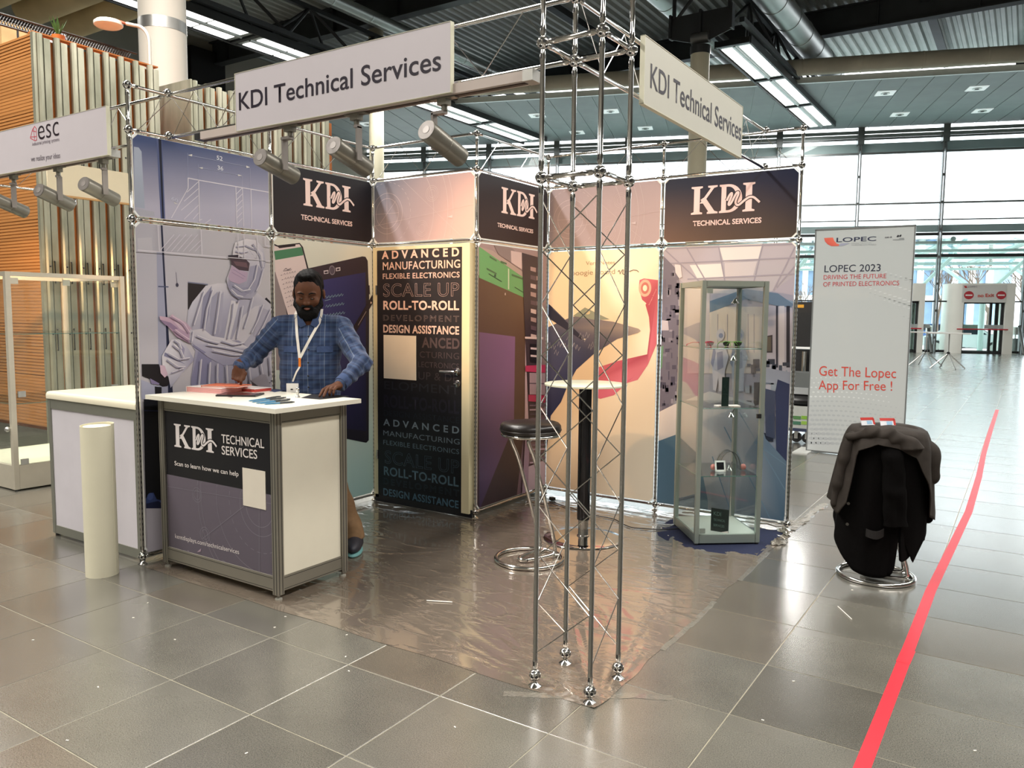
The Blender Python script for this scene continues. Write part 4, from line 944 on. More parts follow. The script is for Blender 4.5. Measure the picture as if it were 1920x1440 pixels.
# black floor cabinet and blue bag low down (seen left of the counter)
cl2 = cl
q = PX(0, 60, 700, 3.0)
def pg(pts, c, **kw): P.poly([q(*p) for p in pts], c, clip=cl, **kw)
pg([(618, 145), (740, 145), (860, 400), (860, 760), (628, 758)], '#0b0c16'); pg([(618, 205), (740, 208), (740, 214), (618, 211)], '#1c2a55')
pg([(628, 757), (860, 757), (860, 1020), (720, 1020), (640, 1012)], '#a49dac')
pg([(632, 700), (650, 672), (672, 668), (690, 705), (740, 720), (740, 757), (632, 757)], '#223a78'); pg([(632, 730), (700, 715), (740, 745), (740, 757), (632, 757)], '#131c44')
P.disc(q(655, 690), 0.02, 0.022, '#2f4a90', px=True)
# transparent ghost of the plastic crate near the hand at the counter
q = PX(0, 400, 640, 6.4)
pg([(420, 470), (560, 390), (610, 400), (660, 540), (660, 580), (560, 570)], '#9c93a3')
pg([(665, 465), (682, 465), (682, 482), (665, 482)], '#4a4250')
P.build('print', o2)
# second bay, top: dark with emblem
def dark_top(t, F, a0, a1, c0, c1, cc=None):
    o, R = panel(t, F, a0, a1, ZP, Z1)
    P = Print(F, 0.0045); base_fill(P, R, lambda u, v: lerp(c0, c1, v)); P.build('print', o); return o, R
DK0, DK1 = S('#1f1719'), S('#15131a')
o3, R3 = dark_top(lw, FLW, 1, 2, DK0, DK1)
CRM = '#e8c9bd'
a0, b0 = FLW.px(563.5, 398); a1, b1 = FLW.px(659, 348)
serif_mark(FLW, 1.285, 1.785, 2.262, 2.452, CRM, o3, S('#1a151a'), 0.0056)
letter_px('TECHNICAL SERVICES', FLW, (563.5, 411), (659.5, 424.5), (563.5, 401.2), CRM, o3, lift=0.0056, bold=0.025)
# second bay, main: phone and writing tablet on pale ground
o4, R4 = panel(lw, FLW, 1, 2, ZB, ZP)
P = Print(FLW, 0.0045); base_fill(P, R4, lambda u, v: lerp(S('#8fb3b0'), S('#cfcab5'), min(1, max(0, (v-0.05)*1.4))))
cl = (R4[0]+.003, R4[1]+.003, R4[2]-.003, R4[3]-.003)
q = PX(0, 500, 480, 6.545)
def pg(pts, c, **kw): P.poly([q(*p) for p in pts], c, clip=cl, **kw)
pg([(85, 200), (120, 190), (330, 800), (330, 1400), (85, 1400)], '#8b7a78')
pg([(85, -150), (130, -130), (400, -160), (440, -110), (520, 200), (600, 760), (250, 760)], '#241b20'); pg([(85, -130), (120, -115), (395, -145), (425, -100), (500, 200), (560, 740), (262, 740), (95, 180)], '#d6bdb6')
pg([(85, -60), (420, -110), (435, -60), (445, -10), (100, 50)], '#3f7a52'); pg([(120, -120), (350, -150), (345, -120), (150, -95)], '#241b20')
for k in range(8):
    y = 240+k*55; P.line([q(165+k*12, y), q(185+k*12, y-8)], 0.003, '#5a4a52', keep=True, clip=cl)
    for j in range(5): P.line([q(200+k*12+j*32, y-8-j*7), q(214+k*12+j*32, y-30-j*7), q(222+k*12+j*32, y-8-j*7)], 0.0025, '#5a4a52', keep=True, clip=cl)
P.line([q(195, 185), q(300, 168)], 0.003, '#5a4a52', clip=cl); P.line([q(200, 175), q(230, 150), q(250, 170), q(290, 150)], 0.003, '#5a4a52', clip=cl)
pg([(490, 155), (1165, 5), (1205, 10), (1232, 60), (1250, 500), (1245, 2260), (1215, 2290), (620, 2170), (560, 700)], [S(x) for x in ('#3c2d33', '#372a2f', '#33272c', '#30252b', '#2a2027', '#1c1b25', '#191923', '#1d1b25', '#33272e')])
pg([(660, 300), (1205, 200), (1215, 2150), (690, 2080)], [S(x) for x in ('#3c3768', '#2f2b52', '#1c1b33', '#25213f')])
pg([(690, 180), (748, 172), (748, 215), (695, 222)], '#c9b6b4'); pg([(700, 192), (740, 186), (740, 208), (702, 214)], '#3a2d33')
pg([(838, 145), (893, 137), (895, 180), (842, 188)], '#c9b6b4'); pg([(850, 155), (885, 150), (886, 172), (852, 178)], '#3a2d33')
P.disc(q(793, 175), 0.030, 0.035, '#8b7b80', px=True); P.disc(q(793, 175), 0.024, 0.029, '#564850', px=True)
for k in range(3):
    y = 520+k*110
    for j in range(6): P.line([q(700+j*38+k*10, y-j*6), q(716+j*38+k*10, y-30-j*6), q(726+j*38+k*10, y-j*6), q(740+j*38+k*10, y-22-j*6)], 0.0035, '#7e9aa2', keep=True, clip=cl)
P.h += P.step
P.line([q(700, 550), q(775, 530)], 0.004, '#7e9aa2', clip=cl); 
pg([(1300, 450), (1320, 470), (1320, 530), (1090, 930), (1020, 960), (1040, 890)], '#2b2024'); pg([(1265, 560), (1278, 565), (1275, 585), (1262, 582)], '#d8b49a')
P.line([q(1210, 680), q(1110, 850)], 0.006, '#8b7468', clip=cl)
P.line([q(1245, 360), q(1250, 470)], 0.012, '#3c2d33', clip=cl)
P.build('print', o4)
# ======== closet front with door
cf = thing('partition_wall', 'store cupboard front with a dark slogan-covered door and lever handle', 'partition', (0.5, 2, 0))
wall_frame(cf, [(0, 2), (1, 2)], share0=True, low=False)
o5, R5 = panel(cf, FCF, 0, 1, ZP, Z1)
def g5(u, v): return lerp(S('#6f7484'), S('#ba9a98'), min(1, max(0, 0.85*u+0.30*(1-v)-0.05)))
def blueprint(P, F, R, k=1.0, col='#c2b7bd', ox=0.0, oz=0.0):
    A0, B0, A1, B1, oc = R; cl = (A0+.004, B0+.004, A1-.004, B1-.004); W_ = A1-A0
    c1 = (A0+0.14*W_+ox, B0+0.22+oz)
    for r in (0.115, 0.155): P.ring(c1, r*k, 0.0025, col, 40, clip=cl)
    P.ring(c1, 0.235*k, 0.0022, col, 64, dash=1, clip=cl)
    for r in (0.34, 0.44, 0.475): P.ring(c1, r*k*1.35, 0.003, col, 72, clip=cl)
    for (dx, dz) in ((0.60, 0.12), (0.50, -0.13)):
        for r in (0.030, 0.045, 0.058): P.ring((A0+dx*W_+ox, c1[1]+dz), r*k, 0.002, col, 24, clip=cl)
    P.line([(c1[0]-0.12, c1[1]), (c1[0]+0.12, c1[1])], 0.002, col, False, clip=cl); P.line([(c1[0], c1[1]-0.2), (c1[0], c1[1]+0.2)], 0.002, col, False, clip=cl)
    P.line([(c1[0]-0.09, c1[1]-0.09), (c1[0]+0.09, c1[1]+0.09)], 0.002, col, False, clip=cl)
    P.line([(A0, B0+0.13), (A1, B0+0.24)], 0.0018, col, False, clip=cl); P.line([(A0+0.3*W_, B1), (A0+0.9*W_, B0)], 0.0018, col, False, clip=cl)
    P.poly([(A0+0.75*W_, B0+0.16), (A0+0.80*W_, B0+0.172), (A0+0.795*W_, B0+0.15)], col, False, clip=cl)
P = Print(FCF, 0.0045); base_fill(P, R5, g5); blueprint(P, FCF, R5, 1.0, '#b9aab0'); P.build('print', o5)
# door frame strips and leaf
dm = MB()
CREAM = mat('cream_lacquer', '#cfc6a4', 0.45, var=0.02)
MB().box((0.02, 1.975, 0.035), (0.066, 2.02, ZP-0.02)).build('door_jamb', CREAM, cf, smooth=False)
MB().box((0.906, 1.955, 0.035), (0.975, 2.02, ZP-0.02)).build('door_jamb', CREAM, cf, smooth=False)
MB().box((0.066, 1.975, ZP-0.045), (0.906, 2.02, ZP-0.02)).build('door_head', CREAM, cf, smooth=False)
DF = Face('y', 1.968, -1)
DOORM = mat('door_print_dark', '#17171d', 0.42, var=0.05)
leaf = MB().box((0.070, 1.968, 0.055), (0.902, 2.005, ZP-0.05)).build('door', DOORM, cf, smooth=False)
P = Print(DF, 0.0008)
P.grid(0.070, 0.055, 0.902, ZP-0.05, lambda u, v: lerp(S('#0d1119'), S('#2a2629'), max(0, v-0.15)/0.85), 3, 8)
P.build('print', leaf)
rows = [('A D V A N C E D', 716, 861, 485.5, 483.5, 470, 467, 0.03, 0, '#dcb7a8'), ('MANUFACTURING', 718, 863, 506, 504, 491, 488, 0.012, 0, '#d6b3a6'), ('FLEXIBLE ELECTRONICS', 718, 862, 523, 524, 512.5, 512, 0.015, 0, '#c9a89e'),
        ('SCALE UP', 719, 861, 556, 558, 531, 531, 0.0, 0.008, '#b59a94'), ('ROLL-TO-ROLL', 719, 861, 580, 584, 563, 564, 0.028, 0, '#d9b8ac'), ('DEVELOPMENT', 719, 861, 601, 605, 590, 592, 0.0, 0.009, '#94817e'),
        ('DESIGN ASSISTANCE', 719, 861, 623, 626.5, 608, 611, 0.028, 0, '#cbb0a6')]
def pxy(u, v): return DF.px(u, v)
for s_, u0, u1, vl, vr, tl, tr, bd, ol, c in rows:
    a0, b0 = pxy(u0, vl); a1, b1 = pxy(u1, vr); _, bt = pxy(u0, tl)
    lettering(s_, DF, a0, a1, b0, bt, c, leaf, bold=bd, outline=ol, lift=0.0016, spacing=1.35 if s_ == 'DEVELOPMENT' else 1.06)
# dim rows beside and under the white plate
dim = [('ANCED', 791, 862, 651, 654, 631, 0.03, 0, '#4d4245'), ('CTURING', 787, 861, 670, 673, 658, 0.0, 0, '#433b40'), ('LECTRONICS', 784, 861, 688, 691, 677, 0.008, 0, '#40393f'), ('UP & DE', 785, 858, 711, 716, 696, 0.0, 0, '#3a363c'),
       ('ELOPMENT', 721, 862, 729, 738.5, 713, 0.0, 0, '#2b2d35'), ('ROLL-TO-ROLL', 720, 861, 762, 771, 738, 0.03, 0, '#25232f'), ('DESIGN ASSISTANCE', 720, 861, 779, 789, 768, -0.005, 0, '#20262f')]
for s_, u0, u1, vl, vr, tl, bd, ol, c in dim:
    a0, b0 = pxy(u0, vl); a1, b1 = pxy(u1, vr); _, bt = pxy(u0, tl)
    lettering(s_, DF, a0, a1, b0, bt, c, leaf, bold=bd, outline=ol, lift=0.0016, spacing=1.06)
low = [('A D V A N C E D', 719, 861, 797, 812, 784, 0.02, 0, '#76848e'), ('MANUFACTURING', 719, 862, 816, 833, 806, 0.0, 0, '#6b7882'), ('FLEXIBLE ELECTRONICS', 719, 861, 833, 853, 824, 0.0, 0, '#5a6c78'),
       ('SCALE UP', 722, 861, 868, 881, 843, 0.0, 0.009, '#3a4f5c'), ('ROLL-TO-ROLL', 720, 860, 890, 909, 873, 0.02, 0, '#4d6472'), ('DEVELOPMENT', 719, 861, 907, 930, 895, 0.0, 0.009, '#27414f'), ('DESIGN ASSISTANCE', 719, 860, 928, 951.5, 914, 0.02, 0, '#466274')]
for s_, u0, u1, vl, vr, tl, bd, ol, c in low:
    a0, b0 = pxy(u0, vl); a1, b1 = pxy(u1, vr); _, bt = pxy(u0, tl)
    lettering(s_, DF, a0, a1, b0, bt, c, leaf, bold=bd, outline=ol, lift=0.0016, spacing=1.35 if s_ == 'DEVELOPMENT' else 1.06)
# blank white plate on the door (its machine-readable code is left out)
a0, b0 = pxy(720.5, 709); a1, b1 = pxy(780.5, 631)
MB().box((a0, 1.962, b0), (a1, 1.9672, b1+0.005)).build('plate', mat('plate_white', '#dbd3c4', 0.45, var=0.02), leaf, smooth=False)
hx, hz = pxy(858, 697)
h = MB(); h.lathe([(0.028, 0), (0.028, 0.006), (0.012, 0.012), (0.011, 0.05)], (hx, 1.968, hz), 20, 0, (0, -1, 0)); h.tube([(hx, 1.925, hz), (hx-0.02, 1.92, hz), (hx-0.13, 1.922, hz)], [0.010, 0.0095, 0.0085], 12)
h.build('door_handle', CHROME, leaf)
k_ = MB(); k_.lathe([(0.027, 0), (0.027, 0.006), (0.020, 0.010)], (hx, 1.968, hz-0.088), 20, 0, (0, -1, 0)); k_.box((hx-0.012, 1.935, hz-0.090), (hx+0.012, 1.96, hz-0.082)); k_.build('lock_rose', CHROME, leaf)
for z in (1.65, 0.35):
    MB().cyl((0.066, 1.962, z), (0.066, 1.962, z+0.07), 0.007, 10).build('hinge', CHROME, leaf)
MB().box((-0.004, 2.02, 0.01), (0.004, 2.98, Z1-0.02)).build('rear_panel', PANEL, cf, smooth=False); MB().box((0.02, 2.996, 0.01), (0.98, 3.004, Z1-0.02)).build('rear_panel', PANEL, cf, smooth=False)
MB().box((0.03, 1.975, 0.004), (0.99, 1.985, 0.06)).build('threshold', DOORM, cf, smooth=False)
# ======== closet side
cs = thing('partition_wall', 'store cupboard side wall printed with a brown machine cover and shelves', 'partition', (1, 2.5, 0))
wall_frame(cs, [(1, 2), (1, 3)], share0=True)
o6, R6 = dark_top(cs, FCS, 2, 3, S('#33221e'), S('#211a1e'))
serif_mark(FCS, 2.31, 2.815, 2.262, 2.452, CRM, o6, S('#281d1d'), 0.0056)
letter_px('TECHNICAL SERVICES', FCS, (931.5, 425), (998.5, 437.5), (931.5, 417), CRM, o6, lift=0.0056, bold=0.025)
o7, R7 = panel(cs, FCS, 2, 3, ZB, ZP)
P = Print(FCS, 0.0045); base_fill(P, R7, lambda u, v: lerp(S('#6b5058'), S('#9c7f7b'), v))
cl = (R7[0]+.003, R7[1]+.003, R7[2]-.003, R7[3]-.003)
q = PX(0, 690, 440, 2.667)
def pg(pts, c, **kw): P.poly([q(*p) for p in pts], c, clip=cl, **kw)
pg([(545, 200), (785, 310), (780, 960), (740, 1320), (545, 1400)], [S(x) for x in ('#5a3c2a', '#6a4a33', '#4e3528', '#2a1d22', '#2b1f2e')])
pg([(553, 487), (733, 510), (727, 950), (553, 1380)], [S(x) for x in ('#6a4763', '#82567a', '#6b4765', '#31294e')])
pg([(553, 60), (785, 220), (785, 318), (553, 215)], '#5f9a55'); pg([(553, 60), (620, 80), (790, 200), (785, 222)], '#a98d80')
pg([(697, 168), (703, 172), (703, 275), (697, 272)], '#b8c49a')
for a in ((605, 105, 640, 135), (590, 165, 640, 200), (715, 195, 770, 225), (660, 130, 690, 150)): pg([(a[0], a[1]), (a[2], a[3]-8), (a[2], a[3]), (a[0], a[1]+10)], '#47663f')
P.line([q(600, 195), q(665, 235)], 0.006, '#2e4a35', clip=cl); P.disc(q(632, 205), 0.012, 0.012, '#2e4a35', px=True); P.line([q(730, 262), q(775, 290)], 0.005, '#2e4a35', clip=cl)
pg([(785, 190), (805, 200), (800, 960), (780, 960)], '#b3959c')
pg([(620, 40), (720, 70), (790, 150), (760, 170), (650, 100)], '#87716c'); pg([(710, 80), (765, 90), (765, 175), (712, 140)], '#c7a9a2')
pg([(765, 90), (870, 120), (860, 1000), (800, 960)], '#3b2c33')
for k in range(9):
    z = 160+k*42; pg([(808, z), (835, z+6), (835, z+28), (808, z+20)], ('#a5847f', '#5d4650', '#c5a7a0')[k % 3]); pg([(838, z+5), (862, z+10), (862, z+30), (838, z+26)], ('#4a3740', '#b0908b', '#6a5058')[k % 3])
pg([(778, 510), (870, 512), (870, 524), (778, 520)], '#d4b6ae'); pg([(805, 545), (842, 548), (842, 640), (805, 636)], '#191319')
for z in (563, 600): pg([(806, z), (842, z+3), (842, z+13), (806, z+10)], '#cdb4b6')
pg([(780, 655), (880, 650), (880, 690), (780, 684)], '#b51f52'); pg([(795, 800), (880, 803), (880, 840), (795, 832)], '#a81f4a')
pg([(800, 690), (880, 692), (880, 800), (800, 798)], '#9a7f88'); pg([(800, 740), (880, 742), (880, 748), (800, 746)], '#5d4a58')
for k in range(14):
    z = 850+k*22; pg([(800, z), (885, z-4), (885, z+6), (800, z+7)], ('#6d5768', '#9c8494', '#463848')[k % 3])
pg([(790, 1160), (890, 1120), (890, 1240), (775, 1290)], '#a8929f'); pg([(780, 960), (800, 960), (790, 1290), (760, 1300)], '#8a6f84')
P.disc(q(676, 297), 0.006, 0.010, '#cdb2a2', px=True)
P.build('print', o7)
# ======== back wall, two bays
bw = thing('stand_wall', 'back wall of the stand with the red loop device print and the laboratory print', 'partition', (2, 3, 0))
wall_frame(bw, [(1, 3), (2, 3), (3, 3)], share0=True)
o8, R8 = panel(bw, FBW, 1, 2, ZP, Z1)
P = Print(FBW, 0.0045); base_fill(P, R8, lambda u, v: lerp(S('#8b7f86'), S('#a28e90'), u)); blueprint(P, FBW, R8, 1.0, '#b0a1a6', ox=0.06); P.build('print', o8)
o9, R9 = dark_top(bw, FBW, 2, 3, S('#3a2a26'), S('#0a1026'))
P = Print(FBW, 0.0051); base_fill(P, R9, lambda u, v: lerp(lerp(S('#5c4034'), S('#2c221f'), min(1, u*1.1)), lerp(S('#101a30'), S('#030f33'), u), min(1, v*1.15))); P.build('print', o9)
serif_mark(FBW, 2.225, 2.725, 2.247, 2.447, '#e6c4c0', o9, S('#1c1a26'), 0.0062)
letter_px('TECHNICAL SERVICES', FBW, (1299.5, 424), (1428, 417.5), (1299.5, 414), '#e6c4c0', o9, lift=0.0062, bold=0.025)
o10, R10 = panel(bw, FBW, 1, 2, ZB, ZP)
P = Print(FBW, 0.0045); base_fill(P, R10, lambda u, v: lerp(S('#dccdb6'), S('#ead8b6'), v))
cl = (R10[0]+.003, R10[1]+.003, R10[2]-.003, R10[3]-.003)
q = PX(0, 960, 300, 3.13)
def pg(pts, c, **kw): P.poly([q(*p) for p in pts], c, clip=cl, **kw)
# red loop
pg([(750, 705), (775, 695), (860, 705), (860, 745), (800, 850), (765, 820), (745, 750)], [S(x) for x in ('#c95568', '#d2606f', '#c4505f', '#b5434f', '#b03c50', '#bb4658', '#c95568')])
P.disc(q(782, 752), 0.052, 0.066, '#d9a58a', px=True); P.disc(q(782, 752), 0.034, 0.045, '#c0685c', px=True); P.disc(q(782, 752), 0.018, 0.024, '#ecd6b8', px=True)
pg([(785, 850), (860, 730), (860, 780), (850, 1080), (800, 1200), (740, 1290), (600, 1330), (500, 1400), (500, 1290), (497, 1220), (620, 1180), (795, 1140), (812, 1000), (805, 920)], [S(x) for x in ('#b63a4e', '#b74455', '#c04c5a', '#c9586a', '#d06678', '#d66c80', '#d66a80', '#cc5a72', '#c95870', '#d0607a', '#c9566e', '#a83a50', '#b84a5c', '#b43f52')])
pg([(500, 1330), (650, 1310), (720, 1270), (600, 1380), (520, 1402), (500, 1395)], '#cf5f79')
# blue-grey swoosh
pg([(205, 985), (330, 930), (380, 915), (500, 935), (600, 950), (745, 990), (758, 1003), (740, 1015), (620, 1050), (480, 1140), (380, 1230), (330, 1320), (290, 1420), (230, 1500), (205, 1700), (195, 1300)], [S(x) for x in ('#4b5069', '#5e5e70', '#6f6b78', '#75707c', '#80787f', '#9c8f88', '#a89a8e', '#9a8d86', '#686474', '#3e4565', '#35406a', '#2f3a66', '#2b3662', '#29345f', '#222c55', '#2b3560')])
pg([(360, 915), (430, 865), (575, 935), (500, 940)], '#8a9484'); P.disc(q(447, 895), 0.022, 0.016, '#c8b98e', px=True)
pg([(205, 840), (225, 850), (420, 1040), (435, 1060), (410, 1055), (205, 920)], '#2b2f45'); P.line([q(240, 870), q(400, 1020)], 0.004, '#5c6178', clip=cl); P.disc(q(428, 1052), 0.010, 0.006, '#c9c4b8', px=True)
r_ = random.Random(11)
for k in range(16):
    x, y = 215+k*18, 1090+r_.uniform(-40, 60)-k*2; P.line([q(x, y), q(x+10, y-25), q(x+16, y+8), q(x+26, y-14)], 0.003, '#a8a9b4', clip=cl, keep=True)
P.h += P.step
# small wave emblem
P.line([q(*p) for p in ((624, 655), (632, 648), (636, 668), (650, 645), (655, 645), (652, 668), (660, 672), (690, 655), (715, 645), (735, 648), (746, 658))], 0.006, '#6b5c52', clip=cl)
P.build('print', o10)
letter_px('VersaNotes', FBW, q(436, 617), q(606, 611), q(436, 594), '#94826e', o10, lift=0.0060)
letter_px('boogie board', FBW, q(352, 678), q(606, 668), q(352, 648), '#94826e', o10, lift=0.0060, bold=0.0)
letter_px('boogie board', FBW, (1218, 572), (1231.5, 543), (1218, 570), '#e2a5a2', o10, lift=0.0066)
o11, R11 = panel(bw, FBW, 2, 3, ZB, ZP)
P = Print(FBW, 0.0045)
base_fill(P, R11, lambda u, v: lerp(lerp(S('#5b7285'), S('#6c7d96'), u), lerp(S('#a29daa'), S('#9a95a6'), u), min(1, max(0, (v-0.12)*2.2))))
cl = (R11[0]+.003, R11[1]+.003, R11[2]-.003, R11[3]-.003)
q = PX(0, 1220, 300, 3.6)
def pg(pts, c, **kw): P.poly([q(*p) for p in pts], c, clip=cl, **kw)
# ceiling grid of the laboratory
pg([(80, 590), (990, 560), (975, 780), (800, 900), (300, 900), (80, 700)], [S(x) for x in ('#a7a0ac', '#a9a2ae', '#9a96a4', '#a5a2ab', '#b3acb2', '#a49dac')])
for pts in ([(460, 575), (755, 565), (725, 675), (495, 690)], [(265, 710), (475, 700), (495, 800), (320, 805)]): pg(pts, '#d9cfcd')
pg([(500, 695), (720, 685), (690, 790), (505, 795)], '#bdb5ba')
for a in ((80, 600, 960, 568), (110, 700, 980, 660), (250, 805, 975, 770), (80, 590, 330, 820), (240, 585, 400, 860), (460, 575, 510, 860), (760, 565, 690, 860), (990, 560, 830, 880), (990, 700, 850, 860)): P.line([q(a[0], a[1]), q(a[2], a[3])], 0.010, '#8f8a9a', clip=cl, keep=True)
P.h += P.step
# far room
pg([(400, 990), (780, 990), (780, 1440), (380, 1440)], '#c6bab4'); pg([(640, 870), (990, 960), (990, 990), (640, 930)], '#7c93ab'); pg([(380, 960), (640, 870), (860, 900), (990, 990), (985, 1010), (640, 940), (400, 1030)], '#60768f')
pg([(250, 860), (400, 860), (400, 1440), (250, 1440)], '#b3abb2')
for x in (455, 520, 600, 660, 700): P.line([q(x, 1040), q(x, 1300)], 0.006, '#9a94a0', clip=cl, keep=True)
P.h += P.step
# dark machines at the left
r_ = random.Random(5)
pg([(80, 640), (140, 700), (200, 760), (180, 850), (190, 1000), (185, 1500), (140, 1700), (60, 1750), (60, 800)], '#6b6779')
for k in range(70):
    x, y = r_.uniform(62, 185), r_.uniform(720, 1720)-0; w, h = r_.uniform(6, 34), r_.uniform(10, 60)
    pg([(x, y), (x+w, y), (x+w, y+h), (x, y+h)], r_.choice(('#4b485e', '#5a576c', '#7c788a', '#8f8a9a', '#504d62', '#625e72', '#474459', '#3f3d52')), keep=True)
P.h += P.step
pg([(165, 705), (205, 710), (215, 790), (195, 800), (170, 760)], '#cfc8cc'); pg([(60, 1080), (120, 1085), (125, 1150), (65, 1150)], '#b7aeb8'); pg([(60, 1270), (90, 1250), (80, 1400), (60, 1420)], '#5f8a6c')
# right side: pillars, racks, chair
pg([(780, 980), (990, 1000), (990, 1800), (780, 1700)], '#a8a4b4')
for x0, x1, c in ((848, 862, '#2d2f3f'), (918, 942, '#262735'), (955, 985, '#8d8a9c'), (870, 905, '#bcb7c0')): pg([(x0, 985), (x1, 985), (x1, 1400), (x0, 1400)], c)
pg([(775, 1190), (825, 1180), (825, 1300), (775, 1300)], '#3b3742'); pg([(780, 1195), (815, 1192), (815, 1290), (780, 1290)], '#5d564f')
for k in range(46):
    x, y = r_.uniform(640, 960), r_.uniform(1330, 1740); w, h = r_.uniform(10, 50), r_.uniform(15, 70)
    pg([(x, y), (x+w, y), (x+w, y+h), (x, y+h)], r_.choice(('#353a4a', '#434a5c', '#667083', '#8a93a2', '#2c303e', '#4f586b')), keep=True)
P.h += P.step
pg([(775, 1400), (985, 1440), (985, 1520), (775, 1500)], '#8f93a6'); pg([(700, 1500), (760, 1500), (765, 1640), (700, 1660)], '#15171f')
pg([(860, 1480), (960, 1520), (950, 1640), (930, 2180), (850, 1960), (845, 1560)], '#2b3358'); pg([(700, 1830), (830, 1850), (830, 1900), (700, 1870)], '#1b2236'); pg([(770, 1540), (845, 1560), (840, 1880), (780, 1860)], '#39415c')
# pale bench floor sweep
pg([(60, 1700), (160, 1650), (400, 1560), (700, 1640), (780, 1880), (980, 2100), (985, 2600), (30, 2600), (40, 1950)], [S(x) for x in ('#d8cdc6', '#cfc5c3', '#b7b3b8', '#8f9cab', '#5f7289', '#4f6a84', '#3f5d78', '#3e6078', '#8c9ba3')])
pg([(45, 1900), (180, 1850), (330, 1990), (390, 2300), (380, 2600), (35, 2600)], '#47687f')
for a in ((600, 1700, 985, 2350), (500, 1800, 900, 2600), (700, 1900, 975, 2100), (420, 2000, 620, 2600)): P.line([q(a[0], a[1]), q(a[2], a[3])], 0.008, '#5d7890', clip=cl, keep=True)
P.h += P.step
# two small gowned figures
for x, c, c2 in ((470, '#b6b3c2', '#8e8ca4'), (600, '#a1a7b6', '#7b8398')):
    P.disc(q(x+5, 1180), 0.030, 0.045, c, px=True); pg([(x-35, 1240), (x+30, 1230), (x+60, 1330), (x+35, 1420), (x+30, 1560), (x-5, 1560), (x-10, 1470), (x-25, 1560), (x-45, 1550), (x-50, 1400)], c)
    pg([(x-20, 1300), (x+20, 1290), (x+25, 1400), (x-15, 1420)], c2); pg([(x-40, 1250), (x-60, 1370), (x-45, 1400), (x-25, 1300)], c2); P.disc(q(x+8, 1185), 0.016, 0.018, '#7c86a8', px=True)
P.build('print', o11)
# ================================================================== SIGNS on the trusses
SGN = mat('sign_board', '#b9b3b8', 0.5, var=0.01)
EDGE = mat('sign_edge', '#c4c2ad', 0.5, var=0.02)
def sign_y(lab, x0, x1, z0, z1, y, texts, name='fascia_sign'):
    t = thing(name, lab, 'sign', ((x0+x1)/2, y, (z0+z1)/2), 'fascia signs')
    MB().box((x0, y+0.002, z0), (x1, y+0.022, z1)).build('board', SGN, t, smooth=False)
    m = MB(); m.box((x0-0.002, y, z0-0.002), (x1+0.002, y+0.024, z0)); m.box((x0-0.002, y, z1), (x1+0.002, y+0.024, z1+0.002)); m.box((x1, y, z0), (x1+0.003, y+0.024, z1)); m.box((x0-0.003, y, z0), (x0, y+0.024, z1))
    m.build('edge', EDGE, t, smooth=False)
    for x in (x0+0.15, x1-0.15):
        MB().box((x-0.012, y+0.024, z1-0.03), (x+0.012, D+0.008, z1-0.02)).build('bracket', ALU, t, smooth=False); MB().box((x-0.012, y+0.024, z0+0.04), (x+0.012, D+0.008, z0+0.05)).build('bracket', ALU, t, smooth=False)
    return t
sg = sign_y('large white sign board with black lettering, hung over the printed counter', 0.685, 2.152, 2.486, 2.787, 0.2, [])
FS = Face('y', 0.202, -1)
letter_px('KDI Technical Services', FS, (448.5, 207), (827, 131), (448.5, 172), '#1d1524', sg, lift=0.0012, bold=0.008)
sg2 = thing('fascia_sign', 'white sign board with black lettering, slanting away right of the tower', 'sign', (2.8, 1.57, 2.64), 'fascia signs')
MB().box((2.778, 0.825, 2.49), (2.798, 2.305, 2.793)).build('board', mat('sign_board_b', '#b4b2a6', 0.5, var=0.01), sg2, smooth=False)
m = MB(); m.box((2.776, 0.822, 2.488), (2.8, 0.825, 2.795)); m.box((2.776, 2.305, 2.488), (2.8, 2.308, 2.795)); m.box((2.776, 0.822, 2.486), (2.8, 2.308, 2.49)); m.box((2.776, 0.822, 2.793), (2.8, 2.308, 2.796)); m.build('edge', EDGE, sg2, smooth=False)
for y, z in ((0.95, 2.76), (2.1, 2.76), (0.95, 2.545), (2.1, 2.545)): MB().box((2.74, y, z), (2.78, y+0.02, z+0.015)).build('bracket', ALU, sg2, smooth=False)
FS2 = Face('x', 2.798, 1)
letter_px('KDI Technical Services', FS2, (1219, 164), (1389, 264), (1221, 116), '#2c2832', sg2, lift=0.0012, bold=0.008)
sg3 = sign_y('white sign board with a small red emblem at the left edge', -2.05, -0.570, 2.486, 2.785, 0.2, [])
letter_px('esc', FS, (72, 263), (111, 254), (72, 221), '#2b2229', sg3, bold=-0.008).name = 'lettering'
letter_px('industrial printing systems', FS, (61, 273.5), (111.5, 264), (61, 266.5), '#6f6670', sg3)
letter_px('we realize your ideas', FS, (58.5, 303), (113, 296), (58.5, 292.5), '#5d555e', sg3)
P = Print(FS, 0.001)
P.line([(57, 259), (61, 243), (65, 237), (68, 241), (69, 262), (66, 264), (57, 259)], 0.005, '#c8304c'); P.line([(56.5, 257), (69, 256)], 0.004, '#c8304c'); P.line([(60, 245), (68, 247)], 0.004, '#c8304c'); P.line([(63, 240), (65, 263)], 0.004, '#c8304c')
P.build('emblem', sg3)
sg4 = thing('fascia_sign', 'cream sign board seen behind the left spotlights, on the neighbouring stand', 'sign', (-2.9, 1.7, 2.66), 'fascia signs')
MB().box((-2.885, 0.98, 2.52), (-2.865, 3.0, 2.80)).build('board', mat('sign_cream', '#e4d6b8', 0.5, var=0.02), sg4, smooth=False)
MB().box((-2.90, 0.97, 2.505), (-2.86, 3.0, 2.52)).build('edge', mat('edge_wood', '#c99b62', 0.5, var=0.05), sg4, smooth=False)
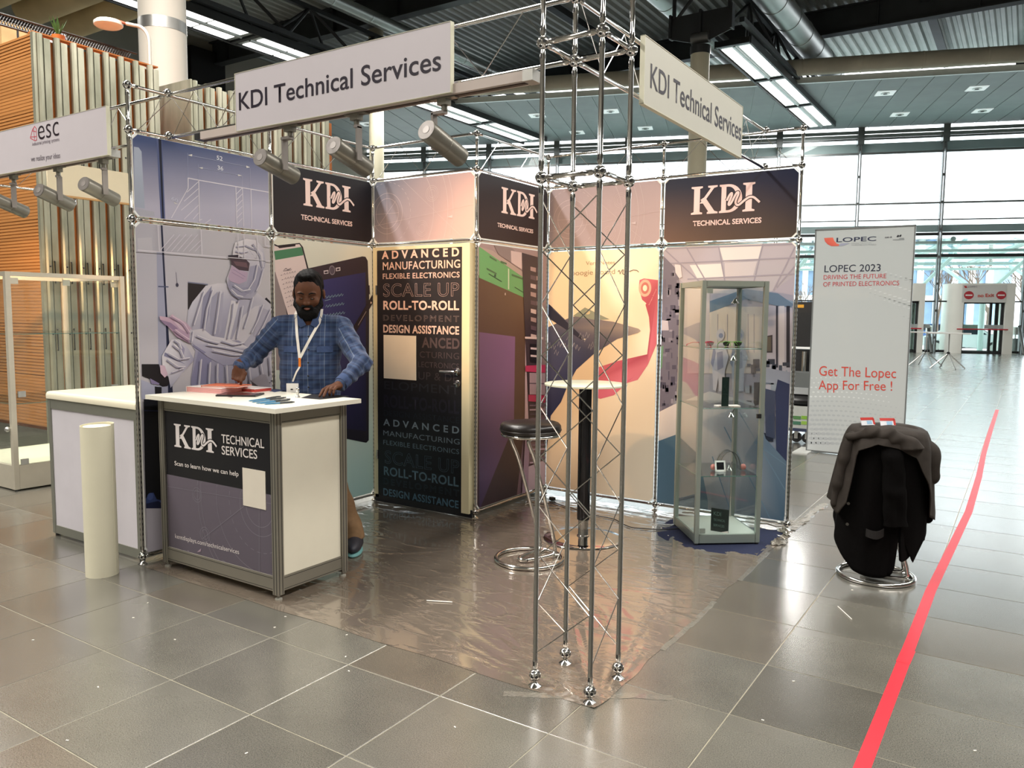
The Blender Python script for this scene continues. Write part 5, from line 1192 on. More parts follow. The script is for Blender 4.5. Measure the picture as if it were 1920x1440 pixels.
# ================================================================== LIGHT TRACKS AND SPOTLIGHTS
LTG = mat('track_grey', '#b5a9a2', 0.45, var=0.02)
SPM = mat('spot_grey', '#7c7970', 0.38, 0.55, var=0.03, vscale=20)
SPB = mat('spot_back', '#857f7b', 0.4, 0.3, var=0.03)
def track(x0, x1, lab):
    t = thing('light_track', lab, 'light track', ((x0+x1)/2, D, 2.50))
    MB().box((x0, D-0.035, 2.482), (x1, D+0.035, 2.524)).build('rail', LTG, t, smooth=False)
    MB().box((x0-0.06, D-0.03, 2.485), (x0, D+0.03, 2.52)).build('feed_box', BLACK, t, smooth=False)
    MB().box((x1, D-0.036, 2.480), (x1+0.05, D+0.036, 2.526)).build('end_cap', ALU, t, smooth=False)
    MB().box((x0, D-0.012, 2.478), (x1, D+0.012, 2.4825)).build('slot', mat('slot_brown', '#3a2a24', 0.5, var=0.05), t, smooth=False)
track(0.35, 2.52, 'grey light track under the front truss, holding the three larger spotlights')
track(-2.2, -0.62, 'grey light track of the neighbouring stand under the sign with the red emblem')
def spotlight(x, lab, aim, group, power=0, cpx=None, sg_=1, z0=2.480):
    """x: position along the track; aim: unit vector the beam takes"""
    t = thing('spotlight', lab, 'spotlight', (x, D, z0), group)
    a = np.array(aim, float); a /= np.linalg.norm(a); o = np.array([x, D, z0])
    m = MB(); m.box((x-0.07, D-0.018, z0-0.006), (x+0.07, D+0.018, z0)); m.box((x-0.028, D-0.02, z0-0.032), (x+0.022, D+0.02, z0-0.006)); m.build('track_adapter', SPM, t, smooth=False)
    side = np.cross(a, [0, 0, 1.0]); side /= np.linalg.norm(side)
    up = np.cross(side, a)
    c = on_y(cpx[0], cpx[1], D)
    ax_ = c+side*sg_*0.056; zt_ = o[2]-0.062
    m = MB(); m.cyl(o+[0, 0, -0.055], o+[0, 0, -0.03], 0.014, 14); m.build('swivel', SPM, t)
    m = MB(); 
    mid = (o[0]+ax_[0])/2; hw = abs(o[0]-ax_[0])/2+0.006
    m.obox((mid, D, zt_), (hw, 0, 0), (0, 0.017, 0), (0, 0, 0.007)); m.obox((ax_[0], (D+ax_[1])/2, (zt_+c[2]-0.02)/2), (0.006, 0, 0), (0, 0.017, 0), (0, 0, (zt_-c[2]+0.02)/2)); m.build('bracket', SPB, t, smooth=False)
    MB().cyl(ax_, c, 0.012, 10).build('pivot', SPM, t)
    R = 0.047; b0 = c-a*0.13; L_ = 0.26
    m = MB(); m.lathe([(R*0.97, 0.0), (R, 0.003), (R, 0.128), (R*0.975, 0.129), (R*0.975, 0.133), (R, 0.134), (R, L_), (R*0.93, L_), (R*0.90, L_-0.02), (R*0.55, L_-0.05)], b0, 32, 0, a); m.build('housing', SPM, t)
    m = MB(); pr = []
    for k in range(5): r0 = R*0.95-k*0.0055; pr += [(r0, -0.001), (r0-0.0035, -0.001), (r0-0.0035, 0.0015), (r0-0.0055, 0.0015)]
    pr += [(R*0.40, 0.0), (R*0.38, -0.0025), (0.001, -0.0025)]
    m.lathe(pr, b0-a*0.001, 32, 0, a); m.build('ribbed_back', SPB, t)
    MB().lathe([(R*0.5, L_-0.045), (0.001, L_-0.044)], b0, 20, 0, a).build('lens', mat('warm_lens', (1, .8, .55), 0.4, emit=(1, 0.66, 0.36), estr=12.0), t)
    if power:
        l = bpy.data.lights.new('spot_beam', 'SPOT'); l.energy = power; l.color = (1.0, 0.60, 0.30); l.spot_size = math.radians(62); l.spot_blend = 0.6; l.shadow_soft_size = 0.03
        ob = bpy.data.objects.new('spot_beam', l); COL.objects.link(ob); ob.parent = t
        p = b0+a*(L_+0.012); w = wloc(t); ob.location = (p[0]-w[0], p[1]-w[1], p[2]-w[2]); ob.rotation_euler = Vector(a).to_track_quat('-Z', 'Y').to_euler()
    return t
AIM = (-0.085, 0.97, -0.235)
for x, lab, aim, pw, cpx, sg_ in ((1.059, 'grey track spotlight nearest the blueprint wall, leftmost of the three under the large lettered sign', (-0.13, 0.97, -0.22), 95, (520, 313), 1),
                    (1.536, 'middle grey track spotlight of the three under the large lettered sign', (-0.085, 0.97, -0.27), 95, (657, 295), 1),
                    (2.080, 'grey track spotlight under the right end of the larger service sign', (0.0, 0.965, -0.30), 95, (832, 270), -1)):
    spotlight(x, lab, aim, 'spotlights under the front truss', pw, cpx, sg_)
for x, lab, cpx in ((-0.704, 'grey track spotlight under the right end of the red-emblem sign', (187, 360)), (-1.266, 'middle grey track spotlight of the three under the red-emblem sign', (103, 371)), (-1.883, 'grey track spotlight cut off by the left edge of the photo', (18, 385))):
    spotlight(x, lab, (-0.25, 0.93, -0.26), 'spotlights under the red-emblem sign', 60, cpx, 1)
spotlight(-2.35, 'grey track spotlight turned towards the timber cabin, beyond the left edge of the photo', (-0.72, 0.62, -0.42), 'spotlights under the red-emblem sign', 170, (-70, 405), 1)
# ================================================================== COUNTER with printed front
PROF = mat('alu_profile', '#8f8b80', 0.42, 0.6, var=0.03, vscale=5)
GROOVE = mat('profile_groove', '#2c2a26', 0.6, var=0.05)
IVORY = mat('ivory_board', '#d6d1c0', 0.45, var=0.015)
ct = thing('counter', 'white-topped display counter with black and mauve printed front', 'counter', (0.645, 0.29, 0))
CX0, CX1, CY0, CY1, CZ = 0.14, 1.152, 0.04, 0.545, 1.0
MB().box((0.098, -0.012, 1.0), (1.215, 0.598, 1.024)).build('countertop', mat('counter_top_white', '#e3dfd0', 0.32, var=0.01), ct, smooth=False)
def upright(x, y, par, z0=0.03, z1=1.0, w=0.021):
    m = MB(); m.box((x-w, y-w, z0), (x+w, y+w, z1))
    o = m.build('upright', PROF, par, smooth=False)
    g = MB()
    for s in (-0.5, 0.5):
        g.box((x+s*w-0.0022, y-w-0.0006, z0+0.002), (x+s*w+0.0022, y-w+0.001, z1-0.002)); g.box((x+w-0.001, y+s*w-0.0022, z0+0.002), (x+w+0.0006, y+s*w+0.0022, z1-0.002)); g.box((x-w-0.0006, y+s*w-0.0022, z0+0.002), (x-w+0.001, y+s*w+0.0022, z1-0.002))
    g.build('groove', GROOVE, o, smooth=False, kind='stuff')
    MB().lathe([(0.019, 0), (0.019, 0.008), (0.007, 0.012), (0.007, z0)], (x, y, 0.001), 14).build('levelling_foot', mat('foot_grey', '#8e8d84', 0.5, var=0.05), par)
for x in (CX0+0.021, CX1-0.021):
    for y in (CY0+0.021, CY1-0.021): upright(x, y, ct)
def crail(x0, x1, y0, y1, z0, z1, par, face):
    o = MB().box((x0, y0, z0), (x1, y1, z1)).build('rail', PROF, par, smooth=False)
    g = MB()
    for f in (0.12, 0.86):
        z = z0+(z1-z0)*f
        if face == 'y': g.box((x0, y0-0.0006, z-0.0015), (x1, y0+0.001, z+0.0015))
        else: g.box((x1-0.001, y0, z-0.0015), (x1+0.0006, y1, z+0.0015))
    g.build('groove', GROOVE, o, smooth=False, kind='stuff')
for z0, z1 in ((0.045, 0.125), (0.935, 0.998)):
    crail(CX0+0.042, CX1-0.042, CY0+0.008, CY0+0.034, z0, z1, ct, 'y'); crail(CX1-0.034, CX1-0.008, CY0+0.042, CY1-0.042, z0, z1, ct, 'x')
    crail(CX0+0.008, CX0+0.034, CY0+0.042, CY1-0.042, z0, z1, ct, 'x')
fr = MB().box((CX0+0.042, CY0+0.014, 0.125), (CX1-0.042, CY0+0.022, 0.935)).build('front_panel', PANEL, ct, smooth=False)
MB().box((CX1-0.022, CY0+0.042, 0.125), (CX1-0.014, CY1-0.042, 0.935)).build('side_panel', IVORY, ct, smooth=False)
MB().box((CX0+0.014, CY0+0.042, 0.125), (CX0+0.022, CY1-0.042, 0.935)).build('side_panel', IVORY, ct, smooth=False)
MB().box((CX0+0.042, CY0+0.05, 0.06), (CX1-0.042, CY1-0.03, 0.075)).build('floor_board', IVORY, ct, smooth=False)
FC = Face('y', CY0+0.014, -1)
P = Print(FC, 0.0008); A0, A1 = CX0+0.044, CX1-0.044
zs = FC.px(314, 889)[1]
P.grid(A0, 0.127, A1, zs, lambda u, v: lerp(S('#5a525e'), S('#625966'), v), 2, 4); P.grid(A0, zs, A1, 0.933, lambda u, v: S('#17171c'), 1, 1)
cl = (A0, 0.127, A1, zs-0.002); LC = '#85808c'
c1 = FC.px(487, 950)
for r in (0.11, 0.16): P.ring(c1, r, 0.002, LC, 40, clip=cl)
P.ring(c1, 0.25, 0.002, LC, 60, dash=1, clip=cl)
for r in (0.36, 0.50, 0.53): P.ring(c1, r, 0.002, LC, 70, clip=cl)
for (u, v) in ((370, 928), (385, 1002), (420, 1065)):
    for r in (0.028, 0.042): P.ring(FC.px(u, v), r, 0.002, LC, 20, clip=cl)
P.line([FC.px(315, 912), FC.px(515, 945)], 0.0018, LC, False, clip=cl); P.line([FC.px(515, 905), FC.px(380, 1010)], 0.0018, LC, False, clip=cl); P.line([FC.px(487, 880), FC.px(487, 1085)], 0.0018, LC, False, clip=cl)
P.poly([(370, 1035), (378, 1028), (377, 1034)], '#a08a98')
P.build('print', fr)
serif_mark(FC, FC.px(327, 815)[0], FC.px(407, 830)[0], FC.px(327, 837)[1], FC.px(327, 794)[1], '#ded6d4', fr, S('#17171c'), 0.0022)
letter_px('TECHNICAL', FC, (416, 830), (496, 840.5), (416, 813), '#e0d8d4', fr, lift=0.0022, bold=0.008)
letter_px('SERVICES', FC, (416.5, 851.5), (483, 860.5), (416.5, 834.5), '#e0d8d4', fr, lift=0.0022, bold=0.008)
letter_px('Scan to learn how we can help', FC, (328, 872), (448, 893), (328, 863.5), '#e0d8d4', fr, lift=0.0022, bold=0.008)
letter_px('kentdisplays.com/technicalservices', FC, (329, 1008.5), (449, 1039), (329, 1000), '#cfc7c6', fr, lift=0.0022, bold=0.004)
letter_px('28H8', FC, (329, 1040), (357, 1043), (329, 1029), '#807a84', fr, lift=0.0022)
a0, b0 = FC.px(457, 947); a1, b1 = FC.px(498, 884)
MB().box((a0, CY0+0.010, b0), (a1, CY0+0.0135, b1)).build('plate', mat('plate_white', '#dbd3c4', 0.45, var=0.02), fr, smooth=False)
# ---------------- things on the counter
TZ = 1.0242
def slab_poly(z, h, pts_uv, name, m_, lab=None, cat=None, parent=None, group=None):
    P3 = [on_z(u, v, z+h) for u, v in pts_uv]; k = len(P3)
    vs = [(p[0], p[1], z) for p in P3]+[(p[0], p[1], z+h) for p in P3]
    o = MB().add(vs, [tuple(range(k-1, -1, -1)), tuple(range(k, 2*k))]+[(i, (i+1) % k, k+(i+1) % k, k+i) for i in range(k)]).build(name, m_, parent, smooth=False)
    if lab: tag(o, lab, cat, group)
    return o
def stack(name, lab, cat, c, w, d, hs, mats, rz, group=None):
    t = thing(name, lab, cat, c, group); z = 0
    m = MB().box((-w/2, -d/2, 0), (w/2, d/2, 0.002)); m.box((-w/2, -d/2, hs-0.002), (w/2, d/2, hs)); m.box((-w/2-0.001, -d/2, 0), (-w/2+0.002, d/2, hs)); o = m.build('cover', mats[0], None, smooth=False); o.parent = t
    m = MB(); n = 4
    for k in range(n): m.box((-w/2+0.003, -d/2+0.002+0.0008*(k % 2), 0.0022+(hs-0.0044)*k/n), (w/2-0.002-0.001*(k % 2), d/2-0.003, 0.0022+(hs-0.0044)*(k+0.9)/n))
    o = m.build('pages', mats[1], None, smooth=False); o.parent = t
    t.rotation_euler = (0, 0, rz); return t
PAPW = mat('paper_white', '#e6dcd8', 0.6, var=0.02); PNK = mat('cover_pink', '#e2a4a0', 0.5, var=0.03); ORG = mat('cover_orange', '#d9714a', 0.45, var=0.03)
stack('brochure_stack', 'thick stack of white and pink brochures at the left end of the counter', 'brochures', (0.255, 0.36, TZ), 0.28, 0.22, 0.034, (PAPW, PNK), 0.15)
stack('brochure', 'orange brochure lying on the pink brochure stack under his pointing hand', 'brochures', (0.33, 0.37, TZ+0.0345), 0.24, 0.16, 0.010, (ORG, PAPW), 0.35)
stack('brochure', 'white and red brochure pile behind the orange brochure', 'brochures', (0.375, 0.505, TZ+0.0002), 0.22, 0.14, 0.022, (PAPW, mat('cover_red', '#b9423a', 0.5, var=0.03)), 0.1)
tb = thing('tablet', 'black tablet with a reddish dark screen lying on the counter', 'tablet', (0.545, 0.30, TZ))
m = MB(); m.box((-0.115, -0.075, 0), (0.115, 0.075, 0.009)); o = m.build('case', BLACK, None, smooth=False); o.parent = tb
o = MB().box((-0.100, -0.062, 0.0088), (0.100, 0.062, 0.0096)).build('screen', mat('dim_screen', '#3a1e22', 0.15, var=0.1), None, smooth=False); o.parent = tb
tb.rotation_euler = (0, 0, 0.55)
slab_poly(TZ, 0.0012, ((500, 732), (516, 729), (533, 731.5), (515, 735)), 'leaflet', mat('leaflet_blue', '#2f3f66', 0.5, var=0.05), 'small dark blue leaflet behind the black tablet', 'leaflet')
slab_poly(TZ, 0.0012, ((405, 739), (433, 736), (437, 743.5), (434, 745)), 'leaflet', mat('leaflet_plum', '#5a3a40', 0.4, var=0.05), 'dark plum leaflet left of the black tablet', 'leaflet')
# pens
pb = mat('pen_blue', '#3d7699', 0.35, var=0.03); pk = mat('pen_dark', '#2d3338', 0.35, var=0.03)
pens = (((466, 752), (527, 743), 'topmost pen of the blue and grey fan on the counter'), ((472, 754), (537, 745), 'second pen of the fan, counted from the back'), ((480, 756), (545, 748), 'middle pen of the fan on the counter'), ((487, 756.5), (544, 749.5), 'fourth pen of the fan, counted from the back'), ((495, 758), (553, 753.5), 'frontmost pen of the fan, nearest the counter edge'))
for k, (p, q_, lab) in enumerate(pens):
    a = on_z(*p, TZ+0.006); b = on_z(*q_, TZ+0.006); d = (b-a)/np.linalg.norm(b-a)
    t = thing('pen', lab, 'pen', (a[0], a[1], TZ), 'pens fanned out on the counter')
    L_ = np.linalg.norm(b-a)
    MB().lathe([(0.001, 0), (0.004, 0.012), (0.0045, L_*0.5)], a, 10, 0, d).build('blue_barrel', pb, t)
    MB().lathe([(0.0048, 0), (0.0048, L_*0.42), (0.0035, L_*0.44), (0.0035, L_*0.48)], a+d*L_*0.5, 10, 0, d).build('cap', pk, t)
    MB().obox(a+d*L_*0.78+np.array([0, 0, 0.0052]), d*0.022, np.cross(d, [0, 0, 1])*0.0015, np.array([0, 0, 0.001])).build('clip', ALU, t, smooth=False)
slab_poly(TZ, 0.002, ((565, 745.5), (585, 739), (641, 741), (655, 743), (600, 748.5)), 'folder', mat('black_folder', '#0d0d0f', 0.5, var=0.1), 'flat black folder under his left hand on the counter', 'folder')
fg = thing('stamp', 'small metal stand with a round knob at the counter corner', 'ornament', tuple(on_z(558.5, 745, TZ)*[1, 1, 0]+[0, 0, TZ]))
c = fg.location
MB().lathe([(0.013, 0), (0.013, 0.004), (0.006, 0.012), (0.008, 0.03), (0.011, 0.034), (0.006, 0.04)], tuple(c), 16).build('stand', ALU, fg)
MB().ball((c[0], c[1], c[2]+0.048), 0.010, 14, 10).build('knob', CHROME, fg)
# ================================================================== NEIGHBOUR COUNTER, PAPER ROLL
ec = thing('counter', 'plain white neighbouring counter with rounded aluminium edge, left of the stand', 'counter', (-0.55, 0.3, 0))
EX0, EX1, EY0, EY1 = -1.052, -0.035, 0.012, 0.60
GREYP = mat('grey_profile', '#8b8c82', 0.4, 0.5, var=0.03)
m = MB(); pr = [(EY0-0.008, 0.925), (EY0-0.010, 0.95), (EY0+0.0, 0.968), (EY0+0.02, 0.972), (EY1, 0.972), (EY1, 0.925)]
m.prism(pr, (EX0-0.005, 0, 0), (0, 1, 0), (0, 0, 1), (EX1-EX0+0.008, 0, 0)); m.build('countertop', mat('top_cream', '#dcd6c0', 0.25, var=0.01), ec, ang=50)
MB().box((EX0, EY0, 0.86), (EX1, EY0+0.02, 0.925)).build('rail', GREYP, ec, smooth=False)
MB().box((EX0, EY0, 0.02), (EX1, EY0+0.02, 0.075)).build('rail', GREYP, ec, smooth=False)
MB().box((EX0, EY0-0.002, 0.02), (EX0+0.03, EY0+0.03, 0.925)).build('upright', GREYP, ec, smooth=False)
MB().box((EX1-0.03, EY0-0.002, 0.02), (EX1, EY0+0.03, 0.925)).build('upright', GREYP, ec, smooth=False)
MB().box((EX0+0.03, EY0+0.006, 0.075), (EX1-0.03, EY0+0.014, 0.86)).build('front_panel', mat('panel_cool_white', '#c9c5cc', 0.5, var=0.02), ec, smooth=False)
MB().box((EX0, EY0+0.03, 0.02), (EX0+0.01, EY1, 0.925)).build('side_panel', WHITE, ec, smooth=False)
MB().box((EX1-0.01, EY0+0.03, 0.02), (EX1, EY1, 0.925)).build('side_panel', WHITE, ec, smooth=False)
for x in (EX0+0.02, EX1-0.02):
    for y in (EY0+0.02, EY1-0.02): MB().cyl((x, y, 0), (x, y, 0.022), 0.015, 12).build('levelling_foot', BLACK, ec)
rc = on_z(192, 1076, 0); ro = thing('paper_roll', 'upright roll of cream paper standing on the tiles in front of the white counter', 'roll', (rc[0], rc[1], 0))
m = MB(); pts = []; n = 64
Rr = 0.087
th0 = math.atan2(CAM[1]-rc[1], CAM[0]-rc[0])
def spiral(r0, k): a = th0+0.95+2*PI*k/n*1.25; return (rc[0]+(r0-0.002*k/n)*math.cos(a), rc[1]+(r0-0.002*k/n)*math.sin(a))
ins = [spiral(Rr, k) for k in range(n+1)]; inn = [spiral(Rr-0.0015, k) for k in range(n+1)]
vs = []
for z in (0.0, 0.866):
    for k, (x, y) in enumerate(ins): vs.append((x, y, z+(0.006*math.sin(2*PI*k/n+1) if z else 0)))
    for k, (x, y) in enumerate(inn): vs.append((x, y, z+(0.006*math.sin(2*PI*k/n+1) if z else 0)))
N1 = n+1; f = []
for k in range(n):
    f += [(k, k+1, 2*N1+k+1, 2*N1+k), (N1+k+1, N1+k, 3*N1+k, 3*N1+k+1), (2*N1+k, 2*N1+k+1, 3*N1+k+1, 3*N1+k), (k+1, k, N1+k, N1+k+1)]
f += [(0, 2*N1, 3*N1, N1), (n, N1+n, 3*N1+n, 2*N1+n)]
m.add(vs, f).build('sheet', mat('cream_paper', '#dcd7bf', 0.6, var=0.015), ro, ang=60)
vs = [(rc[0]+(Rr-0.016)*math.cos(2*PI*k/40), rc[1]+(Rr-0.016)*math.sin(2*PI*k/40)) for k in range(40)]
MB().prism([(a-rc[0], b-rc[1]) for a, b in vs], (rc[0], rc[1], 0.002), (1, 0, 0), (0, 1, 0), (0, 0, 0.856)).build('inner_turns', mat('cream_paper_in', '#e6e0c0', 0.7, var=0.02), ro, ang=60)
# ================================================================== BAR STOOLS
CUSH = mat('black_leather', '#171110', 0.35, var=0.1, vscale=20, bump=0.15, bscale=40)
def stool(c, rz, lab, pad=True):
    t = thing('bar_stool', lab, 'stool', c, 'chrome bar stools')
    m = MB(); R_ = 0.205; m.tube([(R_*math.cos(2*PI*k/36), R_*math.sin(2*PI*k/36), 0.0125) for k in range(36)], 0.0125, 12, closed=True); o = m.build('base_ring', CHROME, None); o.parent = t
    for s in (-1, 1):
        y = s*0.058
        pts = [(-0.05, y*0.6, 0.018), (0.06, y, 0.02), (0.13, y*1.1, 0.022), (0.155, y*1.15, 0.035), (0.155, y*1.15, 0.065)]
        top = [(0.13, y*1.2, 0.16), (-0.02, y*1.3, 0.60), (-0.085, y*1.35, 0.735), (-0.08, y*1.35, 0.765), (-0.03, y*1.3, 0.772), (0.12, y*1.2, 0.772)]
        # smooth the bent tube
        P_ = pts+top; Q = []
        for i in range(len(P_)-1):
            p0, p1, p2, p3 = P_[max(i-1, 0)], P_[i], P_[i+1], P_[min(i+2, len(P_)-1)]
            for k in range(5):
                u = k/5; Q.append(tuple(0.5*(2*p1[j]+(p2[j]-p0[j])*u+(2*p0[j]-5*p1[j]+4*p2[j]-p3[j])*u*u+(3*p1[j]-p0[j]-3*p2[j]+p3[j])*u**3) for j in range(3)))
        Q.append(P_[-1])
        o = MB().tube(Q, 0.0115, 12).build('frame_tube', CHROME, None); o.parent = t
    m = MB(); m.tube([(-0.05, 0.032, 0.018), (-0.072, 0.015, 0.018), (-0.072, -0.015, 0.018), (-0.05, -0.032, 0.018)], 0.0115, 12); o = m.build('base_loop', CHROME, None); o.parent = t
    for s in (-1, 1): 
        m = MB().cyl((0.15, s*0.06, 0.012), (0.185, s*0.07, 0.012), 0.011, 10); o = m.build('weld_tube', CHROME, None); o.parent = t
    m = MB(); m.tube([(0.172*math.cos(2*PI*k/32), 0.172*math.sin(2*PI*k/32), 0.782) for k in range(32)], 0.0095, 10, closed=True); o = m.build('seat_ring', CHROME, None); o.parent = t
    m = MB(); m.lathe([(0.10, 0.786), (0.170, 0.788), (0.182, 0.797), (0.187, 0.815), (0.184, 0.838), (0.172, 0.852), (0.12, 0.860), (0.001, 0.862)], (0, 0, 0), 40); o = m.build('seat_pad', CUSH, None, ang=60); o.parent = t
    m = MB(); m.tube([(0.187*math.cos(2*PI*k/40), 0.187*math.sin(2*PI*k/40), 0.812) for k in range(40)], 0.003, 6, closed=True); o = m.build('piping', CUSH, None); o.parent = t
    t.rotation_euler = (0, 0, rz); return t
s1 = on_z(992, 1051, 0)
stool((s1[0], s1[1], 0.003), math.radians(75), 'chrome bar stool with a round black seat beside the high table')
# ================================================================== HIGH GLASS TABLE
tc_ = on_z(1093, 1010, 0)
GT = mat('frosted_top', '#cfd6c4', 0.25, 0.0, var=0.01)
tt = thing('bar_table', 'high round table with pale glass top, dark column and chrome base disc', 'table', (tc_[0], tc_[1], 0.003)); tx, ty = tc_[0], tc_[1]
MB().lathe([(0.262, 0.0), (0.268, 0.003), (0.262, 0.008), (0.20, 0.013), (0.05, 0.017), (0.034, 0.02)], (tx, ty, 0.003), 56).build('base_disc', mat('mirror_chrome', (0.72, 0.70, 0.68), 0.04, 1.0, var=0.02), tt)
MB().lathe([(0.042, 0.0), (0.042, 0.008), (0.034, 0.012), (0.034, 0.12)], (tx, ty, 0.018), 28).build('sleeve', CHROME, tt)
MB().lathe([(0.042, 0.0), (0.043, 0.003), (0.043, 0.88), (0.041, 0.89)], (tx, ty, 0.135), 28).build('column_tube', mat('black_chrome', (0.05, 0.05, 0.055), 0.10, 0.9, var=0.05), tt)
MB().lathe([(0.05, 0.0), (0.13, 0.012), (0.13, 0.016), (0.05, 0.018)], (tx, ty, 1.022), 28).build('top_plate', ALU, tt)
MB().lathe([(0.27, 0.0), (0.274, 0.002), (0.274, 0.012), (0.27, 0.014)], (tx, ty, 1.041), 56).build('tabletop', GT, tt)
# ================================================================== HEXAGONAL-CORNER SHOWCASE (glass)
SG = glass_mat('showcase_glass', (0.965, 0.985, 0.98), 0.15)
SFR = mat('showcase_frame', '#9aa69f', 0.38, 0.6, var=0.03)
def showcase(c4, H, lab, shelves, base_h, group=None, pedestal=0.0, light=True, frame=0.014, plinth=None):
    """c4: the four plan corners in order L, F1, F2, B"""
    c4 = [np.array(p, float) for p in c4]; cen = sum(c4)/4
    t = thing('glass_showcase', lab, 'showcase', (cen[0], cen[1], 0), group)
    z0 = pedestal
    for p in c4:
        d = (cen-p)/np.linalg.norm(cen-p); q = p+d*frame*1.2
        e = (c4[1]-c4[0])/np.linalg.norm(c4[1]-c4[0]); g = np.array([-e[1], e[0]])
        MB().obox((q[0], q[1], (z0+H)/2), (e[0]*frame, e[1]*frame, 0), (g[0]*frame, g[1]*frame, 0), (0, 0, (H-z0)/2)).build('corner_post', SFR, t, smooth=False)
        MB().cyl((q[0], q[1], z0-0.012), (q[0], q[1], z0), 0.012, 10).build('levelling_foot', BLACK, t)
    for i in range(4):
        a, b = c4[i], c4[(i+1) % 4]; e = (b-a)/np.linalg.norm(b-a); g = np.array([-e[1], e[0]]); L_ = np.linalg.norm(b-a)
        if (cen-a)@g < 0: g = -g
        m_ = (a+b)/2+g*frame*0.9
        for za, zb in ((z0, z0+base_h), (H-0.035, H)):
            MB().obox((m_[0], m_[1], (za+zb)/2), (e[0]*(L_/2-frame*2), e[1]*(L_/2-frame*2), 0), (g[0]*frame*0.8, g[1]*frame*0.8, 0), (0, 0, (zb-za)/2)).build('frame_rail', SFR, t, smooth=False)
        MB().obox((m_[0], m_[1], (z0+base_h+H-0.035)/2), (e[0]*(L_/2-frame*2), e[1]*(L_/2-frame*2), 0), (g[0]*0.002, g[1]*0.002, 0), (0, 0, (H-0.035-z0-base_h)/2)).build('glass_pane', SG, t, smooth=False)
    def inset(k): return [p+(cen-p)*k for p in c4]
    bp = inset(0.06)
    MB().prism([tuple(p-cen) for p in bp], (cen[0], cen[1], z0+base_h-0.01), (1, 0, 0), (0, 1, 0), (0, 0, 0.012)).build('base_board', plinth or mat('base_grey_white', '#b9c2bb', 0.4, var=0.02), t, smooth=False)
    MB().prism([tuple(p-cen) for p in bp], (cen[0], cen[1], H-0.03), (1, 0, 0), (0, 1, 0), (0, 0, 0.02)).build('roof_board', mat('showcase_roof', '#8b9892', 0.4, 0.3, var=0.02), t, smooth=False) if light else None
    for z in shelves:
        MB().prism([tuple(p-cen) for p in inset(0.07)], (cen[0], cen[1], z), (1, 0, 0), (0, 1, 0), (0, 0, 0.005)).build('glass_shelf', glass_mat('shelf_glass', (0.93, 0.97, 0.96), 0.15), t, smooth=False)
        e_ = inset(0.07); em = MB()
        for i in (0, 1): a, b = e_[i], e_[(i+1) % 4]; em.cyl((*a, z+0.0025), (*b, z+0.0025), 0.0028, 6)
        em.build('shelf_edge', mat('glass_edge_green', '#3f6a63', 0.2, var=0.05), t)
    return t, cen, c4
V4 = [(2.287, 2.665), (2.592, 2.271), (2.934, 2.541), (2.629, 2.935)]
vs_, vc, vq = showcase(V4, 1.735, 'tall four-sided glass showcase on blue carpet, with trade samples inside', (1.295, 0.905, 0.455), 0.055, pedestal=0.014)
# door fittings
fd = (vq[2]-vq[1])/np.linalg.norm(vq[2]-vq[1]); fn = np.array([fd[1], -fd[0]])
def vp(s, n, z): q = vq[1]+fd*s+fn*(-n); return (q[0], q[1], z)
for s, z in ((0.045, 1.67), (0.045, 0.10)): MB().obox(vp(s, -0.006, z), (fd[0]*0.018, fd[1]*0.018, 0), (fn[0]*0.006, fn[1]*0.006, 0), (0, 0, 0.016)).build('hinge', SFR, vs_, smooth=False)
MB().obox(vp(0.40, -0.006, 0.86), (fd[0]*0.014, fd[1]*0.014, 0), (fn[0]*0.008, fn[1]*0.008, 0), (0, 0, 0.014)).build('lock', BLACK, vs_, smooth=False)
# lamp rail with three little lamps at the back corner
bc = np.array([2.629, 2.935])+(vc-np.array([2.629, 2.935]))*0.14
MB().cyl((*bc, 0.07), (*bc, 1.70), 0.007, 10).build('lamp_rail', ALU, vs_)
for z in (1.60, 1.20, 0.80, 0.42):
    l = MB(); p = np.array([*bc, z]); d = np.array([*(vc-bc), 0]); d /= np.linalg.norm(d)
    l.cyl(p+[0, 0, 0.05], p+d*0.03+[0, 0, 0.03], 0.006, 8); l.lathe([(0.008, 0.03), (0.014, 0.018), (0.030, 0.0), (0.028, -0.004)], p+d*0.045, 18)
    l.build('lamp', CHROME, vs_)
